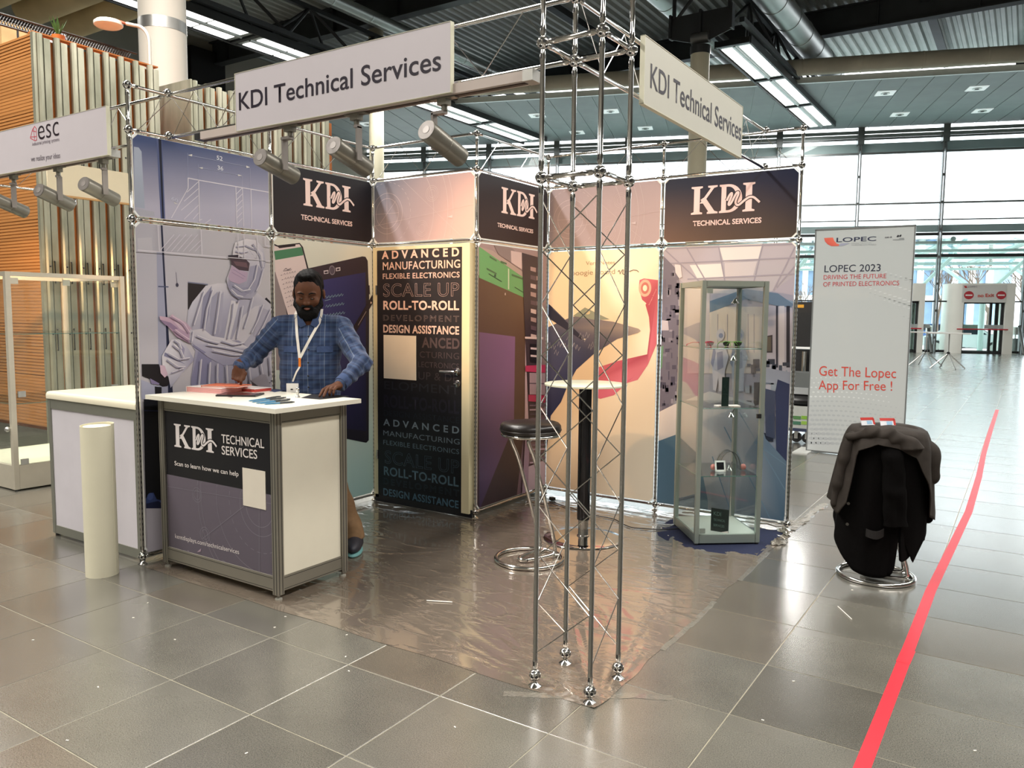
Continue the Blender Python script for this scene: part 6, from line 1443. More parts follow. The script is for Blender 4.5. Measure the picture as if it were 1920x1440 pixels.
# samples
def on_shelf(u, v, z): return on_z(u, v, z)
sz = 1.3005
def goggles(c, rz, col, rim, lab):
    t = thing('safety_glasses', lab, 'glasses', c)
    m = MB()
    for s in (-1, 1):
        pts = [(s*(0.012+0.056*math.sin(PI*k/10)**0.6*(k/10)), 0.0-0.012*(k/10)**2, 0.012+0.022*math.cos(PI*k/10)) for k in range(11)]
        m.tube(pts, 0.0022, 6)
        m.tube([(s*0.012, 0, 0.034), (s*0.045, -0.004, 0.036), (s*0.066, -0.012, 0.030)], 0.0026, 6); m.tube([(s*0.066, -0.012, 0.030), (s*0.068, 0.05, 0.028), (s*0.064, 0.11, 0.014), (s*0.062, 0.12, 0.003)], 0.0026, 6)
    m.tube([(-0.012, 0, 0.034), (0, 0.001, 0.031), (0.012, 0, 0.034)], 0.0026, 6); m.tube([(0.012, 0, 0.03), (0.010, -0.004, 0.012), (0.014, -0.003, 0.004)], 0.002, 6); m.tube([(-0.012, 0, 0.03), (-0.010, -0.004, 0.012), (-0.014, -0.003, 0.004)], 0.002, 6)
    o = m.build('rim', rim, None); o.parent = t
    for s in (-1, 1):
        l = MB(); pl_ = [(s*0.013, 0.033), (s*0.045, 0.035), (s*0.065, 0.028), (s*0.062, 0.012), (s*0.045, 0.003), (s*0.022, 0.004)]
        l.add([(x, 0.0-0.012*(abs(x)/0.066)**2, z) for x, z in pl_]+[(x, 0.0015-0.012*(abs(x)/0.066)**2, z) for x, z in pl_], [tuple(range(6)), tuple(range(11, 5, -1))]+[(i, (i+1) % 6, 6+(i+1) % 6, 6+i) for i in range(6)])
        o = l.build('lens', col, None, smooth=False); o.parent = t
    t.rotation_euler = (0, 0, rz); return t
p = on_shelf(1372, 650, sz); goggles((p[0], p[1], sz), math.radians(35), glass_mat('smoke_lens', (0.35, 0.36, 0.33), 0.2), mat('green_rim', '#5f9a35', 0.4, var=0.05), 'green-rimmed smoked safety glasses on the top shelf of the showcase')
p = on_shelf(1322, 650, sz); goggles((p[0], p[1], sz), math.radians(60), glass_mat('clear_lens', (0.8, 0.78, 0.76), 0.2), mat('red_rim', '#b02346', 0.4, var=0.05), 'red-armed clear safety glasses on the top shelf of the showcase')
sz2 = 0.9105; p = on_shelf(1359, 763, sz2)
dp = thing('display_sheet', 'narrow upright dark green display film on the second shelf of the showcase', 'sample', (p[0], p[1], sz2))
m = MB(); m.obox((p[0], p[1], sz2+0.10), (fd[0]*0.024, fd[1]*0.024, 0), (fn[0]*0.002, fn[1]*0.002, 0), (0, 0, 0.098)); m.build('film', mat('dark_green_film', '#122523', 0.12, var=0.15, vscale=8), dp, smooth=False)
MB().obox((p[0], p[1], sz2+0.002), (fd[0]*0.03, fd[1]*0.03, 0), (fn[0]*0.015, fn[1]*0.015, 0), (0, 0, 0.002)).build('stand', ALU, dp, smooth=False)
p = on_shelf(1358, 760, sz2)
tag(MB().obox((p[0]+0.03, p[1]-0.03, sz2+0.003), (fd[0]*0.08, fd[1]*0.08, 0), (fn[0]*0.03, fn[1]*0.03, 0), (0, 0, 0.003)).build('sample_card', PAPW, None, smooth=False), 'flat white sample cards on the second shelf of the showcase', 'sample')
sz3 = 0.4605; p = on_shelf(1350, 884, sz3)
gd = thing('small_display', 'small white-framed dark display on the third shelf of the showcase', 'sample', (p[0], p[1], sz3))
up_ = np.array([fn[0]*(-0.25), fn[1]*(-0.25), 0.97]); cc = np.array([p[0], p[1], sz3+0.036])
m = MB()
for a, b, w, h in ((0, 0.032, 0.036, 0.005), (0, -0.030, 0.036, 0.006), (-0.031, 0, 0.005, 0.035), (0.031, 0, 0.005, 0.035)): m.obox(cc+np.array([fd[0]*a, fd[1]*a, 0])+up_*b, (fd[0]*w, fd[1]*w, 0), (fn[0]*0.003, fn[1]*0.003, 0), up_*h)
m.build('frame', mat('frame_white', '#e3e6e2', 0.4, var=0.02), gd, smooth=False)
MB().obox(cc, (fd[0]*0.027, fd[1]*0.027, 0), (fn[0]*0.0015, fn[1]*0.0015, 0), up_*0.027).build('screen', mat('lcd_dark', '#16181c', 0.2, var=0.1), gd, smooth=False)
ar = thing('curved_film', 'arched clear film strips with pink ends on the third shelf of the showcase', 'sample', (p[0]+0.02, p[1]+0.09, sz3))
q0 = np.array([p[0]+0.03, p[1]+0.08]); m = MB()
for off in (-0.03, 0.03):
    pts = [(q0[0]+fd[0]*0.075*math.cos(PI*k/16)-fn[0]*off, q0[1]+fd[1]*0.075*math.cos(PI*k/16)-fn[1]*off, sz3+0.004+0.13*math.sin(PI*k/16)) for k in range(17)]; m.tube(pts, 0.0025, 6)
m.build('rib', mat('rib_dark', '#3b3f40', 0.4, var=0.05), ar)
vsx = []; fx = []
for k in range(17):
    for off in (-0.045, 0.045): vsx.append((q0[0]+fd[0]*0.078*math.cos(PI*k/16)-fn[0]*off, q0[1]+fd[1]*0.078*math.cos(PI*k/16)-fn[1]*off, sz3+0.003+0.133*math.sin(PI*k/16)))
fx = [(2*k, 2*k+1, 2*k+3, 2*k+2) for k in range(16)]
MB().add(vsx, fx).build('film', glass_mat('film_clear', (0.85, 0.9, 0.88), 0.3), ar)
for s in (-1, 1):
    MB().ball((q0[0]+fd[0]*0.105*s, q0[1]+fd[1]*0.105*s, sz3+0.022), 0.02, 12, 8, sc=(1, 1, 1.05)).build('pink_end', mat('dusty_pink', '#b0706a', 0.4, var=0.1), ar)
p = on_z(1349, 997, 0.071)
pq = thing('plaque', 'black plaque with faint lettering standing on the showcase floor', 'plaque', (p[0], p[1], 0.071))
P0q = np.array([p[0], p[1], 0.071+0.078])
FQ = None
MB().obox(P0q, (0.060, 0, 0), (0, 0.004, 0), (0, 0, 0.078)).build('board', mat('plaque_dark', '#10201f', 0.3, var=0.05), pq, smooth=False)
FQ = Face('y', p[1]-0.004, -1)
for k, s_ in enumerate(('KDI', 'TECHNICAL', 'SERVICES')):
    lettering(s_, FQ, p[0]-0.042, p[0]-0.042+(0.05, 0.08, 0.075)[k], P0q[2]+0.03-k*0.037, P0q[2]+0.03-k*0.037+(0.028, 0.017, 0.017)[k], '#5f7670', pq, lift=0.0012)
tag(MB().add([(p[0]+0.012, p[1]-0.005, 0.0712), (p[0]+0.06, p[1]-0.005, 0.0712), (p[0]+0.06, p[1]-0.005, 0.086), (p[0]+0.012, p[1]-0.0065, 0.0712), (p[0]+0.06, p[1]-0.0065, 0.0712), (p[0]+0.06, p[1]-0.0065, 0.086)], [(0, 1, 2), (5, 4, 3), (0, 3, 4, 1), (1, 4, 5, 2), (2, 5, 3, 0)]).build('price_tag', PAPW, None, smooth=False), 'tiny cream card leaning against the black plaque', 'card')
# big low showcase of the neighbour at the left edge
L4 = [(-3.60, 0.47), (-2.615, 0.49), (-2.575, 1.47), (-3.56, 1.45)]
SFR2 = mat('showcase_frame_warm', '#c9c2b2', 0.4, 0.4, var=0.03)
_s = SFR; SFR = SFR2
ls, lc, lq = showcase(L4, 1.815, 'large empty glass showcase at the left edge in front of the timber cabin', (1.30, 0.72), 0.20, light=False, frame=0.02, pedestal=0.012, plinth=mat('base_cream', '#e8e0c8', 0.4, var=0.02))
SFR = _s
for y in (0.56, 0.98, 1.41): MB().box((-2.635, y-0.03, 1.715), (-2.622, y+0.03, 1.765)).build('clamp', SFR2, ls, smooth=False)
for y, z in ((0.58, 0.80), (1.38, 0.80), (0.58, 0.23)): MB().box((-2.635, y-0.03, z-0.02), (-2.622, y+0.03, z+0.03)).build('clamp', ALU, ls, smooth=False)
MB().ball((-2.61-0.05, 0.47, 0.52), 0.022, 14, 10).build('knob', ALU, ls)
# neighbour's round table seen past the wall edge
tag(MB().lathe([(0.30, 0), (0.305, 0.004), (0.305, 0.02), (0.30, 0.024)], (-1.35, 1.75, 1.05), 40).build('tabletop', mat('tabletop_cream', '#e8d9b4', 0.4, var=0.01)), None)
nt_ = thing('bar_table', 'cream round table top of the neighbouring stand, peeping out left of the wall post', 'table', (-1.35, 1.75, 0))
for o in list(bpy.data.objects):
    if o.name == 'tabletop' or o.name.startswith('tabletop'):
        if o.parent is None: o.parent = nt_; o.matrix_parent_inverse = Matrix.Translation((1.35, -1.75, 0))
MB().cyl((-1.35, 1.75, 0.01), (-1.35, 1.75, 1.05), 0.03, 16).build('column_tube', CHROME, nt_)
MB().lathe([(0.25, 0), (0.25, 0.008), (0.03, 0.02)], (-1.35, 1.75, 0), 32).build('base_disc', CHROME, nt_)
# ================================================================== ROLL-UP BANNER
bn = thing('roll_up_banner', 'tall pale grey printed banner beside the stand, with a foot bar', 'banner', (2.83, 6.5, 0))
BX0, BX1 = 2.345, 3.312
BNM = mat('banner_fabric', '#a9aeae', 0.55, var=0.015)
bnl = MB().box((BX0, 6.497, 0.02), (BX1, 6.503, 2.447)).build('sheet', BNM, bn, smooth=False)
fr = MB(); fr.box((BX0-0.012, 6.49, 0.02), (BX0, 6.51, 2.455)); fr.box((BX1, 6.49, 0.02), (BX1+0.012, 6.51, 2.455)); fr.box((BX0-0.012, 6.49, 2.447), (BX1+0.012, 6.51, 2.462)); fr.box((BX0-0.012, 6.49, 0.005), (BX1+0.012, 6.51, 0.022))
fr.build('frame', mat('banner_frame', '#6d7070', 0.4, 0.4, var=0.03), bn, smooth=False)
for x in (BX0+0.02, BX1-0.02): MB().box((x-0.13, 6.28, 0.0), (x+0.03, 6.72, 0.012)).build('foot_plate', mat('foot_plate_white', '#c9cbc8', 0.4, 0.2, var=0.02), bn, smooth=False)
FB = Face('y', 6.497, -1)
P = Print(FB, 0.002, 0.0006); q = PX(0, 1500, 420, 6.545); cl = (BX0, 0.03, BX1, 2.44)
P.grid(BX0, 0.022, BX1, 2.445, lambda u, v: lerp(S('#b4b9b9'), S('#a8aeae'), v), 3, 8)
def pg(pts, c, **kw): P.poly([q(*p) for p in pts], c, clip=cl, **kw)
# halftone dots
r_ = random.Random(2)
for j in range(17):
    for i in range(20):
        u = i/19; a = BX0+(BX1-BX0)*(0.02+0.97*u)+(0.025 if j % 2 else 0); zc = 0.10+j*0.052+0.02*math.sin(u*4)
        rr = 0.024*(1-j/17)*(1-0.8*u)+0.003
        if rr > 0.006: P.poly([(a+rr*1.25*math.cos(2*PI*k/10), zc+rr*0.75*math.sin(2*PI*k/10)) for k in range(10)], '#c7cccb' if j > 9 else '#a7acaf', False, True, clip=cl)
for j in range(10):
    for i in range(14):
        u = i/13; a = BX0+(BX1-BX0)*(0.35+0.64*u); zc = 1.72+0.055*j-0.22*u+0.05*math.sin(j*1.3); rr = 0.004+0.010*u*(1-abs(j-4)/6)
        if rr > 0.007: P.poly([(a+rr*1.7*math.cos(2*PI*k/8), zc+rr*0.5*math.sin(2*PI*k/8)) for k in range(8)], '#bcc2c2' if j % 3 else '#9ba1a3', False, True, clip=cl)
P.h += P.step
pg([(295, 172), (405, 166), (420, 205), (450, 240), (500, 258), (470, 272), (385, 272), (340, 250), (308, 215)], [S(x) for x in ('#cf5a45', '#d8573c', '#da5a3a', '#d8593f', '#cc604a', '#c65a45', '#c8472f', '#c8442e', '#c94a36')])
pg([(470, 272), (530, 268), (580, 250), (610, 235), (500, 238), (478, 262)], '#8f93a8')
P.build('print', bnl)
letter_px('LOPEC', FB, q(447, 222), q(935, 206), q(447, 166), '#262b45', bnl, lift=0.004, bold=0.01)
letter_px('DRIVING THE FUTURE', FB, q(632, 243), q(878, 236), q(632, 232), '#8a8f93', bnl, lift=0.004)
letter_px('OF PRINTED ELECTRONICS', FB, q(632, 265), q(935, 258), q(632, 252), '#8a8f93', bnl, lift=0.004)
letter_px('oe-a', FB, q(1042, 174), q(1128, 168), q(1042, 150), '#3a3540', bnl, lift=0.004, bold=0.01)
P = Print(FB, 0.004); pg([(1183, 160), (1200, 135), (1212, 135), (1215, 148), (1232, 132), (1248, 132), (1240, 155), (1222, 160), (1222, 148), (1205, 162)], '#23232c'); P.line([q(1140, 196), q(1282, 189)], 0.006, '#70757a'); P.line([q(1218, 178), q(1280, 175)], 0.005, '#70757a'); P.build('emblem', bnl)
letter_px('LOPEC 2023', FB, q(300, 592), q(988, 578), q(300, 503), '#262a3c', bnl, lift=0.004)
letter_px('DRIVING THE FUTURE', FB, q(290, 681), q(1058, 664), q(290, 625), '#b3484c', bnl, lift=0.004)
letter_px('OF PRINTED ELECTRONICS', FB, q(285, 767), q(1216, 751), q(285, 710), '#b3484c', bnl, lift=0.004)
letter_px('Get The Lopec', FB, (1536, 704), (1680, 709), (1536, 685), '#c0453a', bnl, lift=0.004)
letter_px('App For Free !', FB, (1535, 730), (1673, 732.5), (1535, 712), '#c0453a', bnl, lift=0.004)
# ================================================================== SCREEN CART seen between the stand and the banner
bs = thing('screen_cart', 'black flat screen on a silver pole stand behind the banner', 'screen', (1.9, 8.0, 0))
sp0 = on_y(1488, 566, 8.0); sp1 = on_y(1524, 650, 8.0); bx = on_y(1515, 690, 8.0)
MB().box((sp0[0]-0.5, 7.98, on_y(1500, 650, 8)[2]), (sp1[0]+0.35, 8.03, on_y(1500, 566, 8)[2])).build('screen', BLACK, bs, smooth=False)
MB().box((sp0[0]-0.5, 7.99, on_y(1500, 700, 8)[2]), (sp1[0]+0.30, 8.03, on_y(1500, 655, 8)[2])).build('lower_screen', BLACK, bs, smooth=False)
MB().box((sp0[0]-0.5, 7.97, on_y(1500, 654, 8)[2]), (sp1[0]+0.35, 8.03, on_y(1500, 650, 8)[2])).build('white_bar', mat('bar_white', '#eef0f0', 0.4, var=0.01), bs, smooth=False)
MB().cyl((bx[0]-0.03, 7.9, 0.15), (bx[0]-0.03, 7.9, on_y(1500, 658, 8)[2]), 0.035, 16).build('pole', CHROME, bs)
MB().box((bx[0]-0.5, 7.6, 0.12), (bx[0]+0.3, 8.1, 0.15)).build('base', ALU, bs, smooth=False)
for x in (bx[0]-0.4, bx[0]+0.2):
    for y in (7.66, 8.04): MB().cyl((x, y-0.02, 0.06), (x, y+0.02, 0.06), 0.06, 14).build('castor', BLACK, bs)
a = on_y(1498, 574, 7.97); MB().box((a[0]-0.05, 7.975, a[2]-0.02), (a[0]+0.06, 7.979, a[2]+0.02)).build('yellow_label', mat('label_yellow', '#d39a2c', 0.5, var=0.02), bs, smooth=False)
cr = thing('trolley', 'low trolley of paper boxes with black castors behind the banner', 'trolley', (1.9, 6.9, 0))
yb = 7.0; za = on_y(1500, 806, yb)[2]; x0 = on_y(1487, 800, yb)[0]; x1 = on_y(1514, 800, yb)[0]+0.15
MB().box((x0-0.35, yb, za-0.02), (x1, yb+0.45, za+0.015)).build('deck', mat('trolley_blue', '#2c3550', 0.5, var=0.05), cr, smooth=False)
zb_ = on_y(1500, 762, yb)[2]; zc_ = on_y(1500, 740, yb)[2]; zd_ = on_y(1500, 728, yb)[2]; ze_ = on_y(1500, 700, yb)[2]
bxm = MB().box((x0-0.30, yb+0.02, za+0.015), (x1-0.04, yb+0.42, zb_)).build('carton', mat('carton_white', '#b6b9b4', 0.6, var=0.05), cr, smooth=False)
for u, v, c in ((1494, 783, '#4f7d4a'), (1494, 793, '#3f6f58'), (1510, 783, '#7fae3c'), (1510, 793, '#8fb64a')):
    w = on_y(u, v, yb+0.02); MB().box((w[0]-0.045, yb+0.015, w[2]-0.02), (w[0]+0.045, yb+0.0195, w[2]+0.02)).build('label', mat('green_label_%s' % c[1:], c, 0.5, var=0.05), bxm, smooth=False)
bag = MB(); bag.ball(((x0+x1)/2-0.1, yb+0.2, (zb_+zc_)/2), 0.5, 20, 10, sc=(0.6, 0.42, (zc_-zb_)*1.1)); bag.build('black_bag', BLACK, cr)
MB().box((x0-0.3, yb+0.05, zc_), (x1-0.03, yb+0.4, zd_)).build('grey_box', mat('box_grey', '#a4a7a8', 0.5, var=0.05), cr, smooth=False)
MB().box((x0-0.3, yb+0.10, zd_), (x1-0.05, yb+0.4, ze_)).build('steel_box', STEEL, cr, smooth=False)
MB().ball((x1-0.10, yb+0.02, zb_-0.02), 0.03, 10, 8, sc=(1, 0.4, 1.6)).build('red_strap', RED, cr)
for u in (1494, 1514):
    w = on_y(u, 812, yb+0.1)
    k_ = MB(); k_.cyl((w[0], yb+0.08, 0.062), (w[0], yb+0.12, 0.062), 0.06, 18); k_.build('castor', BLACK, cr); MB().box((w[0]-0.02, yb+0.06, 0.05), (w[0]+0.02, yb+0.14, za-0.02)).build('fork', ALU, cr, smooth=False)
# ================================================================== GLOSSY FILM over the stand floor
def film_mat():
    m = mat('floor_film', '#978a7c', 0.15, 0.52, var=0.05, vscale=1.5, spec=0.9, coat=1.0); nt = m.node_tree; N = nt.nodes; L = nt.links; b = N['Principled BSDF']
    b.inputs['Coat Roughness'].default_value = 0.07; b.inputs['Coat IOR'].default_value = 1.6
    tc = N.new('ShaderNodeTexCoord'); mp = N.new('ShaderNodeMapping'); mp.inputs['Rotation'].default_value = (0, 0, 0.6); mp.inputs['Scale'].default_value = (1.0, 2.6, 1)
    L.new(tc.outputs['Object'], mp.inputs['Vector'])
    n = N.new('ShaderNodeTexNoise'); n.inputs['Scale'].default_value = 5.5; n.inputs['Detail'].default_value = 6; n.inputs['Distortion'].default_value = 1.2; L.new(mp.outputs[0], n.inputs['Vector'])
    r = N.new('ShaderNodeValToRGB'); r.color_ramp.elements[0].position = 0.52; r.color_ramp.elements[1].position = 0.72; L.new(n.outputs['Fac'], r.inputs['Fac'])
    bp = N.new('ShaderNodeBump'); bp.inputs['Strength'].default_value = 0.24; bp.inputs['Distance'].default_value = 0.012; L.new(r.outputs['Color'], bp.inputs['Height'])
    L.new(bp.outputs['Normal'], b.inputs['Normal']); L.new(bp.outputs['Normal'], b.inputs['Coat Normal'])
    return m
FILM = film_mat()
carpet = mat('blue_carpet', '#0c1738', 0.95, var=0.2, vscale=60, bump=0.3, bscale=400)
def inpoly(x, y, P):
    c = False
    for i in range(len(P)):
        (x1, y1), (x2, y2) = P[i], P[i-1]
        if (y1 > y) != (y2 > y) and x < (x2-x1)*(y-y1)/(y2-y1)+x1: c = not c
    return c
HOLE_ = [(2.25, 2.56), (2.40, 2.36), (2.56, 2.20), (2.66, 2.205), (2.745, 2.22), (2.82, 2.27), (2.90, 2.27), (2.985, 2.30), (2.99, 2.52), (2.985, 2.96), (2.4, 2.9)]
X0, X1, Y0, Y1 = 0.06, 3.04, -0.035, 3.0; NX, NY = 210, 210
gx = np.linspace(X0, X1, NX); gy = np.linspace(Y0, Y1, NY); GX, GY = np.meshgrid(gx, gy, indexing='ij')
rs = np.random.RandomState(5); H = np.zeros_like(GX)
for _ in range(60):   # long soft creases
    cx, cy = rs.uniform(0.3, 3.0), rs.uniform(0, 2.9); a = rs.normal(0.1, 0.5) if cy < 1.6 else rs.normal(0.0, 0.25); l = rs.uniform(.05, .35); w = rs.uniform(.004, .012); h = rs.uniform(.0015, .005)
    u = (GX-cx)*math.cos(a)+(GY-cy)*math.sin(a); v = -(GX-cx)*math.sin(a)+(GY-cy)*math.cos(a)+0.03*np.sin(u*9+cx*7)
    H += h*np.exp(-(u/l)**4)*np.exp(-(v/w)**2)
for k in range(34):   # tension folds from the tower corner
    a = math.radians(rs.uniform(96, 172)); l = rs.uniform(.5, 1.5); w = rs.uniform(.005, .014); h = rs.uniform(.002, .006)
    dx, dy = GX-3.06, GY+0.05; u = dx*math.cos(a)+dy*math.sin(a); v = -dx*math.sin(a)+dy*math.cos(a)
    H += h*np.exp(-(v/(w*(0.5+u)))**2)*(u > 0)*np.clip(1-u/l, 0, 1)
H += 0.0006*(1+np.sin(GX*17+3*np.sin(GY*6)))*0.5
edge = np.minimum(np.minimum(GX-X0, X1-GX), GY-Y0); H = H*np.clip(edge/0.05, 0.15, 1)+0.0012
WX = GX.copy(); WY = GY.copy()
WX[-1, :] += 0.008*np.sin(gy*7)+0.004*np.sin(gy*23); WY[:, 0] += 0.006*np.sin(gx*9)
vs = np.stack([WX, WY, H], -1).reshape(-1, 3); fs = []
for i in range(NX-1):
    for j in range(NY-1):
        cx, cy = (gx[i]+gx[i+1])/2, (gy[j]+gy[j+1])/2
        if cx < 0.99 and cy > 1.94: continue
        if 2.2 < cx and 2.15 < cy and inpoly(cx+0.012*math.sin(cy*60), cy+0.010*math.sin(cx*70), HOLE_): continue
        fs.append((i*NY+j, (i+1)*NY+j, (i+1)*NY+j+1, i*NY+j+1))
m = MB(); m.v = [tuple(p) for p in vs]; m.f = fs; m.m = [0]*len(fs)
tag(m.build('plastic_film', FILM, None, ang=80), 'crinkled glossy brown-grey protective film covering the whole stand floor', 'floor film')
m = MB(); Pc = [(2.22, 2.5), (2.3, 2.35), (2.52, 2.16), (2.8, 2.2), (3.0, 2.25), (3.0, 2.99), (2.2, 2.99)]
m.prism(Pc, (0, 0, 0.0002), (1, 0, 0), (0, 1, 0), (0, 0, 0.0012)); tag(m.build('carpet', carpet, None, smooth=False), 'dark blue carpet showing through the torn film under the tall showcase', 'carpet')
FILM2 = mat('clear_film', '#9b968b', 0.15, spec=0.9, coat=1.0, var=0.2, vscale=30, bump=1.0, bscale=30)
def crumple(c, rx, ry, rz_, h, lab, seed, cat='film scrap'):
    r_ = np.random.RandomState(seed); n, k = 26, 12; m = MB(); vs = []
    for i in range(k+1):
        for j in range(n):
            t = 2*PI*j/n; s = i/k; rr = s*(1+0.25*math.sin(3*t+seed)+0.12*r_.randn()*s)
            z = h*(1-s)**0.6*(0.6+0.4*r_.rand())*(0.5+0.5*math.sin(5*t+i))+0.002+0.004*r_.rand()
            x, y = rx*rr*math.cos(t), ry*rr*math.sin(t); ca, sa = math.cos(rz_), math.sin(rz_); vs.append((c[0]+x*ca-y*sa, c[1]+x*sa+y*ca, abs(z)+0.001))
    fs = [(i*n+j, i*n+(j+1) % n, (i+1)*n+(j+1) % n, (i+1)*n+j) for i in range(k) for j in range(n)]
    m.add(vs, fs); tag(m.build('film_scrap', FILM2, None, ang=25), lab, cat)
crumple((3.03, 2.62), 0.05, 0.035, 0.8, 0.05, 'crumpled lump of torn film right of the tall showcase', 3)
crumple((3.0, 2.93), 0.07, 0.03, 2.2, 0.05, 'torn film bunched around the foot of the right rear post', 5)
def ribbon(pts, w, lab, m_, name='tape_strip', cat='tape', wob=0.0, z=0.0008, seed=1):
    r_ = np.random.RandomState(seed); P_ = [np.array(p, float) for p in pts]; Q = []
    for i in range(len(P_)-1):
        for k in range(10): Q.append(P_[i]+(P_[i+1]-P_[i])*k/10)
    Q.append(P_[-1]); vs = []
    for i, p in enumerate(Q):
        d = Q[min(i+1, len(Q)-1)]-Q[max(i-1, 0)]; d /= np.linalg.norm(d); n = np.array([-d[1], d[0]])
        for s in (-1, 1): q = p+n*s*(w/2)*(1+wob*r_.randn()); vs.append((q[0], q[1], z+wob*0.006*abs(r_.randn())))
    k = len(Q); vs += [(a, b, 0.0001) for a, b, c in vs]; fs = [(2*i, 2*i+1, 2*i+3, 2*i+2) for i in range(k-1)]+[(2*k+2*i, 2*k+2*i+2, 2*k+2*i+3, 2*k+2*i+1) for i in range(k-1)]
    fs += [(2*i, 2*i+2, 2*k+2*i+2, 2*k+2*i) for i in range(k-1)]+[(2*i+3, 2*i+1, 2*k+2*i+1, 2*k+2*i+3) for i in range(k-1)]
    tag(MB().add(vs, fs).build(name, m_, None), lab, cat)
CT = mat('clear_tape', '#77736a', 0.12, spec=0.9, coat=1.0, var=0.1, vscale=60, bump=0.5, bscale=90)
ribbon([tuple(on_z(u, v)[:2]) for u, v in ((944, 1301), (1010, 1304), (1100, 1307), (1180, 1305), (1262, 1309))], 0.040, 'long strip of crinkled clear tape across the floor in front of the tower', CT, wob=0.12)
ribbon([(3.045, 0.62), (3.05, 1.0), (3.04, 1.35)], 0.03, 'clear tape along the right edge of the film, nearer piece', CT, wob=0.15, seed=2)
ribbon([(3.045, 1.75), (3.035, 2.4)], 0.026, 'clear tape along the right edge of the film, farther piece', CT, wob=0.15, seed=3)
ribbon([(3.03, 3.02), (3.03, 3.6), (3.06, 4.0)], 0.05, 'shiny film flap on the tiles beyond the right rear post', FILM2, 'film_flap', 'film scrap', wob=0.3, seed=4, z=0.004)
ribbon([(2.2, 3.10), (2.9, 3.12), (3.03, 3.3)], 0.10, 'shiny film edge bunched behind the back wall', FILM2, 'film_flap', 'film scrap', wob=0.3, seed=6, z=0.004)
# film beyond the right rear foot (glints)
RT_ = mat('red_tape', '#d0303c', 0.38, var=0.03, vscale=12)
pts = [(3.955, -1.6), (3.965, 0.12), (3.975, 1.4), (3.978, 2.2), (4.01, 3.3), (4.04, 4.38), (4.035, 6.0), (4.01, 7.56), (4.0, 10), (3.995, 12.6)]
ribbon(pts, 0.052, 'long straight red tape line running down the aisle', RT_, name='floor_tape', z=0.0008)
ribbon([(3.972, 1.10), (3.976, 1.26)], 0.056, 'short overlap patch on the red tape line', RT_, name='floor_tape', z=0.0014, seed=9)
# straw, splinter and specks
tag(MB().cyl(tuple(on_z(800, 1126, 0.006)), tuple(on_z(848, 1129, 0.006)), 0.0032, 8).build('drinking_straw', mat('straw_white', '#e2dfd8', 0.4, var=0.02)), 'white stick lying on the film in front of the counter', 'stick')
tag(MB().cyl(tuple(on_z(1571, 1137, 0.003)), tuple(on_z(1597, 1161, 0.003)), 0.0024, 8).build('drinking_straw', MATS['straw_white']), 'short white stick on the tiles near the coat-covered stool', 'stick')
r_ = random.Random(8)
sp = MB()
for u, v in ((62, 1200), (184, 1288), (126, 1388), (277, 1130), (328, 1199), (250, 1158), (654, 1258), (535, 1156), (648, 1231), (650, 1190), (462, 1412), (904, 1022), (1240, 990), (1253, 1004), (643, 1020), (1488, 1277), (1430, 1350), (1828, 1407), (1255, 930), (853, 1363), (515, 1176), (1598, 1106)):
    p = on_z(u, v, 0.002); a = r_.uniform(0, 3); sp.obox(p, (0.005*math.cos(a), 0.005*math.sin(a), 0), (-0.0022*math.sin(a), 0.0022*math.cos(a), 0), (0, 0, 0.0009))
tag(sp.build('paper_crumbs', mat('crumb_white', '#e8e4da', 0.6, var=0.02), None, smooth=False), 'scattered tiny white paper crumbs on the tiles and film', 'crumbs', kind='stuff')
# power cable and plug
cb = thing('power_cable', 'thin black power cable with a plug running across the film to the showcase', 'cable', (1.7, 2.6, 0.004))
cp_ = [(1.208, 2.79), (1.28, 2.72), (1.359, 2.682), (1.502, 2.638), (1.702, 2.563), (1.865, 2.547), (1.98, 2.46), (2.08, 2.41), (2.18, 2.44), (2.269, 2.482), (2.38, 2.60)]
Q = []
for i in range(len(cp_)-1):
    p0, p1, p2, p3 = cp_[max(i-1, 0)], cp_[i], cp_[i+1], cp_[min(i+2, len(cp_)-1)]
    for k in range(5): u = k/5; Q.append(tuple(0.5*(2*p1[j]+(p2[j]-p0[j])*u+(2*p0[j]-5*p1[j]+4*p2[j]-p3[j])*u*u+(3*p1[j]-p0[j]-3*p2[j]+p3[j])*u**3) for j in (0, 1))+(0.0085,))
MB().tube(Q, 0.0036, 8).build('cord', BLACK, cb)
MB().obox((1.195, 2.80, 0.018), (0.02, -0.012, 0), (0.009, 0.014, 0), (0, 0, 0.012)).build('plug', BLACK, cb, smooth=False)
wl_ = [(0.974+0.12, 2.557), (1.12, 2.575), (1.325, 2.600), (1.36, 2.63), (1.33, 2.66), (1.25, 2.675), (1.10, 2.66), (1.06, 2.62)]
tag(MB().tube([(a, b, 0.010) for a, b in wl_], 0.0055, 8, closed=True).build('metal_loop', CHROME), 'flat chrome wire loop lying on the film by the store cupboard side', 'wire loop')
